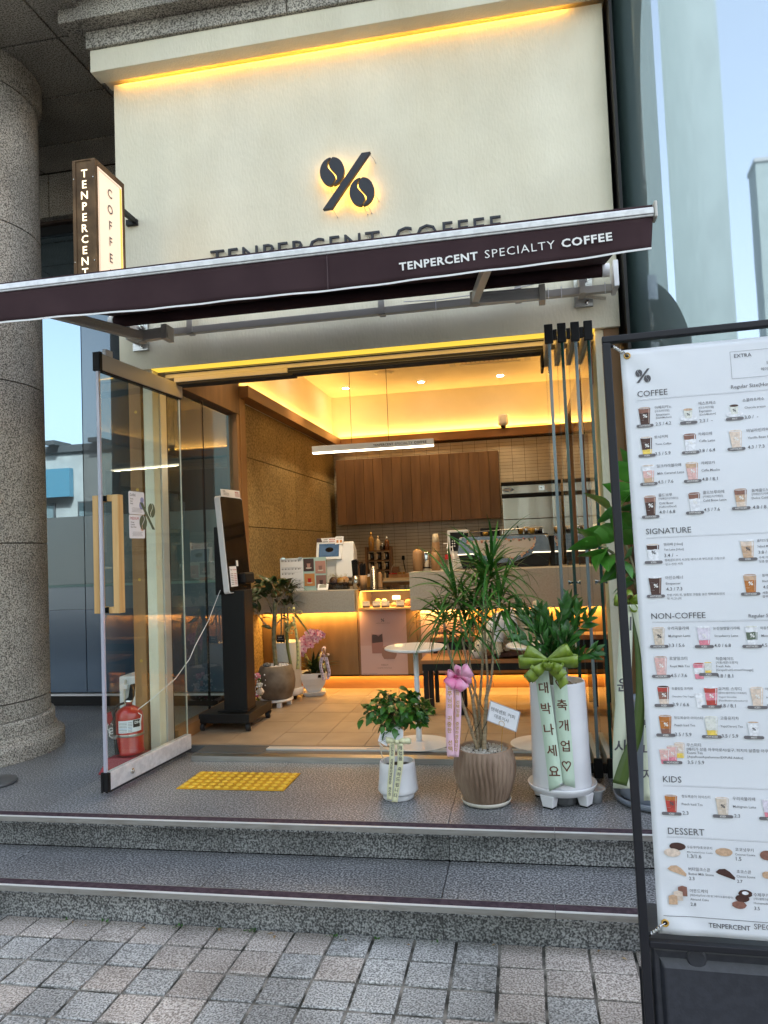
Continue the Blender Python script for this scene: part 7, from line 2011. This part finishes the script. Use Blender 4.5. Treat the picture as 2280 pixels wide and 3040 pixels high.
for (bx, by), tp in zst:
    tp = Vector(tp); b0 = Vector((bx, by, .54)); mid = b0.lerp(tp, .5) + Vector((-(tp.x - bx) * .25, 0, .03))
    C = curve_pts([b0, mid, tp], 20); n_ = len(C)
    MB().tube(C, [.006 * (1 - .75 * i / n_) for i in range(n_)], 7).build('stem', 'bark_green', pc, smooth=True)
    for i in range(7, n_, 1):
        d = (C[i] - C[i - 1]).normalized()
        if i % 2 and i < n_ - 2: continue
        for sd_ in ((-1, 1) if i < n_ - 1 else (0,)):
            side = d.cross(Vector((0, -1, .25))).normalized()
            dr_ = (d * 1.0 + side * sd_ * .62 + Vector((0, random.uniform(-.3, .1), .05))).normalized()
            az = atan2(dr_.y, dr_.x); el = math.asin(max(-1, min(1, dr_.z)))
            place_leaf(random.choice(zm), pc, C[i], az, random.uniform(.75, 1.15) * (1.0 if i < n_ - 3 else .8), el=el, rl=random.gauss(R(55) * (1 if dr_.x > 0 else -1), .3))
rc = thing('mint_ribbon', 'lime satin bow with mint ribbons reading Korean good wishes on the tall white planter', 'ribbon', (.1, 3.5, .1))
bow('bow', 'bow_green', rc, (.081, 3.470, .690), [((1, 0, -.02), .135, .020, 1.25, (0, 1, .35)), ((-1, 0, -.04), .13, .020, 1.25, (0, 1, .35)), ((.8, -.05, .42), .115, .022, 1.15, (0, 1, .2)), ((-.85, -.05, .40), .108, .022, 1.15, (0, 1, .2)),
     ((-.6, -.25, -.45), .085, .026, 1.1, (0, 1, .3)), ((.55, -.25, -.35), .075, .026, 1.1, (0, 1, .3)), ((-.15, -.8, -.45), .045, .022, 1.0, (1, 0, 0)), ((.2, -.7, -.5), .045, .022, 1.0, (1, 0, 0)), ((-.75, -.2, -.66), .12, .014, 1.1, (0, 1, .2)), ((.55, -.2, -.6), .10, .014, 1.1, (0, 1, .2))], .046, .009)
ribbon('bow_end', 'bow_green', rc, [(.085, 3.470, .68), (.105, 3.462, .645), (.135, 3.462, .615), (.150, 3.468, .575)], (.03, .05), wdir=(1, 0, .75))
ribbon('bow_end', 'bow_green', rc, [(.070, 3.470, .68), (.04, 3.462, .650), (.005, 3.462, .625), (-.018, 3.468, .605)], (.03, .045), wdir=(1, 0, -1.1))
ribbon('ribbon_tail', 'rib_green', rc, [(.053, 3.490, .675), (.055, 3.503, .60), (.066, 3.512, .45), (.080, 3.510, .28), (.092, 3.506, .092)], (.060, .064), cut=-.042, txt='대박나세요', ink='brown_ink', t0=.115, t1=.93, th=.046)
ribbon('ribbon_tail', 'rib_green', rc, [(.133, 3.492, .675), (.133, 3.505, .60), (.138, 3.514, .45), (.142, 3.514, .28), (.144, 3.512, .128)], (.058, .066), cut=.022, txt='♡축개업♡', ink='brown_ink', t0=.10, t1=.95, th=.046)

# ---- pot D : rubber plant in the grey blue planter, behind the menu banner
pd_ = thing('potted_rubber_plant', 'broad leaved rubber plant in a grey blue planter between the folded doors and menu banner', 'potted plant', (.575, 3.70, 0))
MB().lathe([(.165, .02), (.182, .03), (.178, .06), (.125, .470), (.120, .476), (.112, .47), (.110, .44), (.001, .44)], 52, (.575, 3.70, 0)).build('planter', 'blue_pot', pd_, smooth=True)
MB().lathe([(.185, .001), (.205, .008), (.214, .035), (.209, .037), (.198, .016), (.001, .015)], 52, (.575, 3.70, 0)).build('saucer', 'blue_pot', pd_, smooth=True)
MB().lathe([(.110, .441), (.001, .45)], 24, (.575, 3.70, 0)).build('soil', 'soil', pd_)
dst = [[(.56, 3.70, .44), (.54, 3.69, .75), (.52, 3.68, 1.02), (.47, 3.66, 1.22), (.42, 3.64, 1.36)], [(.54, 3.69, .95), (.48, 3.68, 1.08), (.42, 3.66, 1.16), (.36, 3.64, 1.20)], [(.55, 3.70, .9), (.56, 3.70, 1.2), (.55, 3.68, 1.42), (.53, 3.66, 1.52)], [(.58, 3.70, .44), (.60, 3.70, .8), (.63, 3.68, 1.1), (.66, 3.66, 1.3)]]
for P_ in dst:
    C = curve_pts(P_, 18); MB().tube(C, [.011 * (1 - .55 * i / len(C)) for i in range(len(C))], 8).build('stem', 'bark_green', pd_, smooth=True)
em_ = [leaf_mesh('leaf', 'leaf_e', .165, .096, e0, e1, 6, .22, .62, 'vein') for e0, e1 in ((15, -10), (0, -30), (25, 5))]
random.seed(17)
Lp = [((.42, 3.64, 1.36), 170, 25, 1.0), ((.42, 3.64, 1.37), 140, 45, .9), ((.43, 3.64, 1.34), 225, 5, 1.05), ((.44, 3.65, 1.33), 20, 40, 1.0), ((.45, 3.65, 1.30), 290, 0, 1.0), ((.46, 3.65, 1.27), 190, -15, 1.1), ((.37, 3.64, 1.21), 175, 5, 1.05), ((.36, 3.64, 1.20), 200, 25, .9),
      ((.38, 3.65, 1.19), 235, -25, 1.0), ((.41, 3.66, 1.16), 260, -40, 1.05), ((.43, 3.66, 1.14), 300, -20, 1.0), ((.42, 3.65, 1.24), 180, 10, 1.0), ((.50, 3.67, 1.15), 250, -10, 1.1), ((.50, 3.67, 1.10), 200, -35, 1.0), ((.52, 3.68, 1.05), 230, -35, 1.1), ((.54, 3.68, 1.42), 190, 20, 1.05),
      ((.53, 3.66, 1.52), 165, 60, 1.0), ((.54, 3.66, 1.50), 215, 30, 1.0), ((.53, 3.67, 1.46), 250, 10, 1.05), ((.53, 3.67, 1.36), 240, -10, 1.1), ((.55, 3.67, 1.3), 280, -5, 1.1), ((.48, 3.66, 1.22), 110, 20, 1.0), ((.60, 3.68, 1.2), 300, 10, 1.1), ((.66, 3.66, 1.3), 330, 30, 1.1), ((.63, 3.67, 1.1), 270, -20, 1.1), ((.47, 3.66, 1.20), 270, 15, 1.0), ((.50, 3.66, 1.26), 225, 30, 1.0), ((.40, 3.65, 1.15), 205, -10, 1.0), ((.45, 3.66, 1.10), 215, -30, .95), ((.51, 3.68, 1.02), 190, -20, .9)]
for b_, az, el, sc_ in Lp:
    place_leaf(random.choice(em_), pd_, b_, R(az), sc_, el=R(el), rl=random.gauss(R(35) * (1 if 90 < az < 270 else -1), .3))
rd = thing('ivory_ribbon', 'ivory and moss green lettered ribbons hanging from a lime bow behind the banner frame', 'ribbon', (.43, 3.5, .1))
bow('bow', 'bow_green', rd, (.455, 3.545, .945), [((-1, -.1, .1), .06, .02, 1.2, (0, 1, .3)), ((1, -.1, .1), .07, .02, 1.2, (0, 1, .3)), ((-.5, -.4, -.6), .06, .02, 1.2, (1, 0, .2)), ((.4, -.4, -.7), .065, .02, 1.2, (1, 0, 0)), ((.2, -.5, .8), .05, .02, 1, (1, 0, 0))], .04, .01)
ribbon('ribbon_tail', 'rib_cream', rd, [(.445, 3.52, .93), (.430, 3.505, .75), (.405, 3.50, .50), (.385, 3.495, .30), (.378, 3.485, .118)], (.055, .075), txt='이 윤 사', ink='ink', t0=.02, t1=.86, th=.055)
ribbon('ribbon_tail', 'rib_cream', rd, [(.49, 3.52, .93), (.515, 3.49, .72), (.515, 3.47, .50), (.497, 3.46, .30), (.485, 3.46, .075)], (.05, .04), txt='   대박나자', ink='ink', t0=.05, t1=.93, th=.045)
ribbon('ribbon_tail', 'rib_dark', rd, [(.475, 3.535, .93), (.488, 3.50, .75), (.480, 3.48, .52), (.450, 3.47, .36), (.400, 3.462, .24), (.365, 3.455, .145)], (.035, .062), wdir=(1, 0, -.25))

# ---- plants inside
pe = thing('potted_indoor_tree', 'dark leaved potted tree in a mottled round concrete pot behind the kiosk', 'potted plant', (-1.93, 5.62, FZ))
cx_, cy_ = -1.955, 5.58
MB().lathe([(.095, .10), (.118, .11), (.144, .18), (.150, .24), (.143, .30), (.122, .355), (.112, .36), (.106, .34), (.001, .34)], 40, (cx_, cy_, 0)).build('pot', 'concrete_pot', pe, smooth=True)
MB().lathe([(.105, .082), (.128, .088), (.130, .100), (.120, .104), (.001, .099)], 36, (cx_, cy_, 0)).build('plant_stand', 'white_gloss', pe, smooth=True)
for k in range(4): a = R(45 + 90 * k - 15); MB().b(cx_ + .098 * cos(a) - .018, cx_ + .098 * cos(a) + .018, cy_ + .098 * sin(a) - .014, cy_ + .098 * sin(a) + .014, FZ, .0815).build('stand_leg', 'white_gloss', pe, bevel=.002)
q = MB()
for k in range(120):
    a = random.uniform(0, 6.28); r_ = .10 * sqrt(random.random()); q.sphere((cx_ + r_ * cos(a), cy_ + r_ * sin(a), .352), random.uniform(.006, .012), 6, 4, sz=.7)
tag(q.build('white_pebbles', 'white_pot', pe, smooth=True), kind='stuff')
tag(MB().sphere((cx_ - .045, cy_ - .08, .372), .032, 14, 8, sz=.55).build('grey_stone', 'gran_riser', pe, smooth=True))
MB().tube(curve_pts([(cx_, cy_, .34), (cx_ - .01, cy_, .55), (cx_, cy_, .70), (cx_ + .01, cy_, .845)], 14), .0165, 12).build('trunk', 'bark_green', pe, smooth=True)
br = [[(cx_ - .02, cy_, .64), (cx_ - .08, cy_ - .02, .69), (cx_ - .12, cy_ - .03, .76), (cx_ - .13, cy_ - .03, .82)], [(cx_, cy_, .78), (cx_ - .05, cy_, .86), (cx_ - .09, cy_ - .01, .93)], [(cx_, cy_, .82), (cx_ - .01, cy_ - .01, .95), (cx_ + .0, cy_, 1.02)], [(cx_, cy_, .80), (cx_ + .06, cy_, .88), (cx_ + .10, cy_, .95)], [(cx_, cy_, .66), (cx_ + .04, cy_, .70), (cx_ + .06, cy_, .72)]]
for P_ in br: MB().tube(curve_pts(P_, 10), .006, 6).build('branch', 'bark_pale', pe, smooth=True)
fm = [leaf_mesh('leaf', 'leaf_f', .105, .042, e0, e1, 5, .3, .7, 'vein') for e0, e1 in ((20, -15), (5, -35), (35, 5))]
random.seed(31)
for k in range(120):
    if k < 8: p = Vector((cx_ - .13, cy_ - .03, .80)); p += Vector((random.gauss(0, .02), 0, random.gauss(0, .03)))
    elif k < 14: p = Vector((cx_ + random.choice((-.02, .05, .06)), cy_ - .01, random.choice((.64, .72, .75))))
    else:
        a = random.uniform(0, 6.28); u = random.uniform(-.9, 1); rr = random.random() ** .4
        p = Vector((cx_ + .0 + .13 * rr * sqrt(1 - u * u) * cos(a), cy_ + .10 * rr * sqrt(1 - u * u) * sin(a), .945 + .085 * rr * u))
    az = atan2(p.y - cy_, p.x - cx_) + random.gauss(0, .5)
    place_leaf(random.choice(fm), pe, p, az, random.uniform(.7, 1.15), el=random.gauss(.1, .4), rl=random.gauss(0, .5))

pf = thing('white_planter_inside', 'tall white textured planter with yellow ribbon behind the round concrete pot', 'potted plant', (-1.93, 5.86, FZ))
MB().lathe([(.095, .09), (.112, .10), (.116, .50), (.112, .508), (.104, .50), (.001, .47)], 40, (-1.955, 5.86, 0)).build('planter', mat('white_textured', (.62, .60, .56), .5, bump=.8, bscale=40), pf, smooth=True)
MB().lathe([(.10, .075), (.125, .080), (.128, .13), (.118, .135)], 32, (-1.955, 5.86, 0)).build('saucer', 'white_pot', pf, smooth=True)
for dx in (-.08, .08): MB().tube([(-1.955 + dx - .008, 5.80, .068), (-1.955 + dx + .008, 5.80, .068)], .022, 12).build('caster', 'black', pf)
for x in (-2.0, -1.975, -1.945): MB().tube([(x, 5.86, .48), (x + .01, 5.86, .78)], .008, 8).build('cane', 'bark_pale', pf, smooth=True)
gm = [leaf_mesh('leaf', 'leaf_f', .19, .024, e0, e1, 6, .3, .6) for e0, e1 in ((60, -10), (45, -40), (70, 20))]
for k in range(46): place_leaf(random.choice(gm), pf, (-1.94 + random.gauss(0, .03), 5.86, random.choice((.80, .88, .92))), random.uniform(0, 6.28), random.uniform(.7, 1.1))
MB().b(-1.995, -1.93, 5.73, 5.735, .515, .575).build('plant_tag', 'black', pf)
q = MB()
text(q, '금전수', FY(-1.982, 5.7285, .55), height=.010); text(q, 'CONGRATULATIONS', FY(-1.988, 5.7285, .535), width=.05)
q.build('tag_lettering', 'letter_white', pf)
rg = thing('yellow_ribbon', 'sheer yellow bow and olive ribbon trailing down the white textured planter', 'ribbon', (-1.88, 5.7, .3))
M['sheer_yellow'] = mat('sheer_yellow', (.60, .58, .25), .4); M['olive_rib'] = mat('olive_ribbon', (.20, .20, .05), .4)
bow('bow', 'sheer_yellow', rg, (-1.875, 5.72, .64), [((-.5, -.3, .8), .07, .02, 1, (1, 0, 0)), ((.5, -.3, .4), .06, .02, 1, (0, .3, 1)), ((.2, -.4, -.8), .06, .02, 1, (1, 0, 0)), ((-.3, -.4, -.6), .05, .02, 1, (1, 0, 0)), ((.8, -.2, -.2), .05, .02, 1, (0, 0, 1))], .035, .01)
bow('top_bow', 'sheer_yellow', rg, (-1.85, 5.75, .745), [((-.6, 0, .6), .06, .015, 1, (0, .3, 1)), ((.9, 0, .1), .07, .02, 1, (0, .3, 1)), ((.1, -.4, .8), .05, .015, 1, (1, 0, 0))], .03, .01)
ribbon('ribbon_tail', 'olive_rib', rg, [(-1.90, 5.71, .66), (-1.895, 5.70, .50), (-1.875, 5.69, .38), (-1.850, 5.68, .24), (-1.858, 5.66, .16)], (.028, .022))
ribbon('ribbon_tail', 'sheer_yellow', rg, [(-1.852, 5.74, .72), (-1.825, 5.72, .58), (-1.815, 5.72, .44), (-1.822, 5.72, .30)], (.022, .028), txt='축발전번창하세요', ink='ink_mid', t0=.3, t1=.95, th=.014)
ribbon('ribbon_tail', 'olive_rib', rg, [(-1.84, 5.74, .74), (-1.80, 5.72, .70), (-1.76, 5.73, .64), (-1.725, 5.75, .575)], (.028, .012), wdir=(.3, 0, 1))

po = thing('potted_orchid', 'pink orchid in a square white pot in front of the counter', 'potted plant', (-1.76, 6.0, FZ))
ocx, ocy = -1.775, 5.99
vs = []; fs = []
for (h_, z) in ((.055, .075), (.060, .08), (.10, .14), (.118, .19), (.122, .236), (.116, .236), (.10, .18)):
    for k in range(4):
        a = R(45 + 90 * k + 18); vs.append((ocx + h_ * 1.25 * cos(a), ocy + h_ * 1.25 * sin(a), z))
for i in range(6):
    for k in range(4): fs.append((i * 4 + k, i * 4 + (k + 1) % 4, i * 4 + 4 + (k + 1) % 4, i * 4 + 4 + k))
fs.append((3, 2, 1, 0))
MB().add(vs, fs).build('pot', 'white_pot', po, bevel=.004)
vs = []; fs = [(3, 2, 1, 0)]
for (h_, z) in ((.085, FZ + .001), (.115, .078), (.108, .078)):
    for k in range(4): a = R(45 + 90 * k + 18); vs.append((ocx + h_ * 1.2 * cos(a), ocy + h_ * 1.2 * sin(a), z))
for i in range(2):
    for k in range(4): fs.append((i * 4 + k, i * 4 + (k + 1) % 4, i * 4 + 4 + (k + 1) % 4, i * 4 + 4 + k))
fs.append((8, 9, 10, 11))
MB().add(vs, fs).build('saucer', 'white_pot', po)
MB().b(ocx - .09, ocx + .09, ocy - .09, ocy + .09, .20, .224).build('moss', 'soil', po)
om = [leaf_mesh('leaf', 'leaf_f', .26, .03, e0, e1, 7, .3, .6) for e0, e1 in ((75, 10), (60, -20), (82, 40))]
random.seed(41)
for k in range(26): place_leaf(random.choice(om), po, (ocx + random.gauss(.02, .03), ocy + random.gauss(0, .02), .225), random.uniform(0, 6.28), random.uniform(.6, 1.05))
M['orchid'] = mat('orchid_petal', (.62, .26, .40), .5, col2=(.78, .55, .60), scale=60); M['orchid_mid'] = mat('orchid_lip', (.45, .06, .16), .5)
q = MB()
for i in range(5):
    a = 2 * pi * i / 5 + pi / 2; c_ = (.016 * cos(a), .016 * sin(a)); n_ = 8
    q.add([(c_[0] + .015 * cos(a) * cos(2 * pi * k / n_) - .012 * sin(a) * sin(2 * pi * k / n_), c_[1] + .015 * sin(a) * cos(2 * pi * k / n_) + .012 * cos(a) * sin(2 * pi * k / n_), .003 * cos(2 * pi * k / n_)) for k in range(n_)], [tuple(range(n_))], 0)
q.sphere((0, -.002, .004), .006, 8, 6, mi=1)
ofm = mesh_of(q, 'flower', ['orchid', 'orchid_mid'])
fl = [(-1.845, .49), (-1.83, .46), (-1.82, .51), (-1.80, .54), (-1.775, .56), (-1.75, .57), (-1.73, .56), (-1.70, .555), (-1.675, .555), (-1.655, .545), (-1.76, .53), (-1.725, .53), (-1.79, .50), (-1.80, .47), (-1.835, .43), (-1.83, .40), (-1.81, .44), (-1.70, .52), (-1.745, .50), (-1.685, .53), (-1.775, .52), (-1.82, .42), (-1.765, .47), (-1.715, .505)]
for k, (x, z) in enumerate(fl):
    inst(ofm, 'flower', po, Matrix.Translation(Vector((x * 1.012 + .01, ocy - .06 + random.gauss(0, .02), z * 1.0)) - wloc(po)) @ Matrix.Rotation(R(90) + random.gauss(0, .3), 4, 'X') @ Matrix.Rotation(random.gauss(0, .5), 4, 'Y') @ Matrix.Scale(random.uniform(1.0, 1.35), 4))
for P_ in ([(ocx - .02, ocy, .22), (ocx - .07, ocy - .02, .38), (ocx - .06, ocy - .04, .48), (ocx + .02, ocy - .05, .55)], [(ocx + .01, ocy, .22), (ocx + .0, ocy - .02, .42), (ocx + .04, ocy - .04, .54), (ocx + .10, ocy - .05, .54)]):
    MB().tube(curve_pts(P_, 14), .003, 6).build('flower_stem', 'bark_green', po, smooth=True)
ro = thing('lilac_ribbon', 'lilac bow with lettered white ribbon ends on the orchid pot', 'ribbon', (-1.64, 5.9, .2))
M['lilac'] = mat('lilac_satin', (.55, .47, .62), .4, sheen=.2)
bow('bow', 'lilac', ro, (-1.645, 5.885, .385), [((0, -.2, 1), .07, .018, 1.3, (1, 0, 0)), ((1, -.1, .1), .04, .012, 1, (0, 0, 1)), ((-1, -.1, .1), .04, .012, 1, (0, 0, 1)), ((.2, -.3, -1), .045, .012, 1, (1, 0, 0))], .036, .008)
ribbon('ribbon_tail', 'lilac', ro, [(-1.665, 5.875, .37), (-1.672, 5.86, .30), (-1.658, 5.855, .24), (-1.648, 5.85, .19)], (.026, .022), txt='개업을축하합니다', ink='ink', th=.014, t0=.08, t1=.95)
ribbon('ribbon_tail', 'lilac', ro, [(-1.628, 5.875, .37), (-1.612, 5.86, .31), (-1.60, 5.855, .25), (-1.612, 5.85, .195)], (.028, .024), txt='대박나세요', ink='ink', th=.016, t0=.08, t1=.95)

fb = thing('flower_basket', 'wicker basket of pink, orange and white flowers on the floor behind the kiosk', 'flower basket', (-2.05, 5.35, FZ))
bx, by = -2.075, 5.36
MB().lathe([(.050, FZ + .001), (.062, .10), (.058, .10), (.047, FZ + .01)], 24, (bx, by, 0)).build('basket', 'cork', fb, smooth=True)
q = MB()
for k in range(24): a = 2 * pi * k / 24; q.tube([(bx + .052 * cos(a), by + .052 * sin(a), FZ + .003), (bx + .064 * cos(a), by + .064 * sin(a), .10)], .0022, 4)
q.build('wicker_ribs', 'jar_label', fb)
q = MB(); q.tube([(bx - .05 + .1 * k / 12, by, .10 + .28 * sin(pi * k / 12)) for k in range(13)], .004, 6); q.build('handle', 'black', fb)
def rose(name, x, z, r_, m_, dy=-.03):
    q = MB()
    for L_ in range(3):
        for i in range(6):
            a = 2 * pi * i / 6 + L_ * .5; rr = r_ * (1 - .28 * L_)
            c_ = Vector((x + rr * .45 * cos(a), by + dy - .006 * L_, z + rr * .45 * sin(a))); q.sphere(c_, rr * .55, 7, 5, sz=1)
    return q.build(name, m_, fb, smooth=True)
for x, z, r_, m_ in ((-2.015, .315, .026, mat('rose_pink', (.62, .20, .28), .6)), (-2.04, .265, .022, mat('rose_orange', (.65, .22, .08), .6)), (-1.995, .20, .030, mat('petal_cream', (.70, .55, .42), .6)), (-2.0, .245, .024, 'saucer'), (-2.055, .18, .022, mat('petal_plum', (.30, .05, .12), .6)),
                     (-2.025, .175, .018, mat('petal_rose2', (.45, .10, .18), .6)), (-2.05, .335, .016, 'orchid'), (-2.08, .16, .02, 'orchid_mid'), (-2.07, .30, .02, 'white_pot')): rose('flower', x, z, r_, m_)
q = MB()
for k in range(140):
    c_ = Vector((bx + random.gauss(.02, .04), by - .03 + random.gauss(0, .02), random.uniform(.12, .34))); r_ = random.uniform(.004, .008)
    q.sphere(c_, r_, 5, 4, mi=0 if k % 3 else 1)
q.build('small_blossoms', ['white_pot', 'leaf_d'], fb); fb.children[-1]['kind'] = 'stuff'
for k in range(22): place_leaf(random.choice(fm), fb, (bx + random.gauss(.01, .025), by - .02, random.uniform(.10, .30)), random.uniform(0, 6.28), random.uniform(.35, .6))
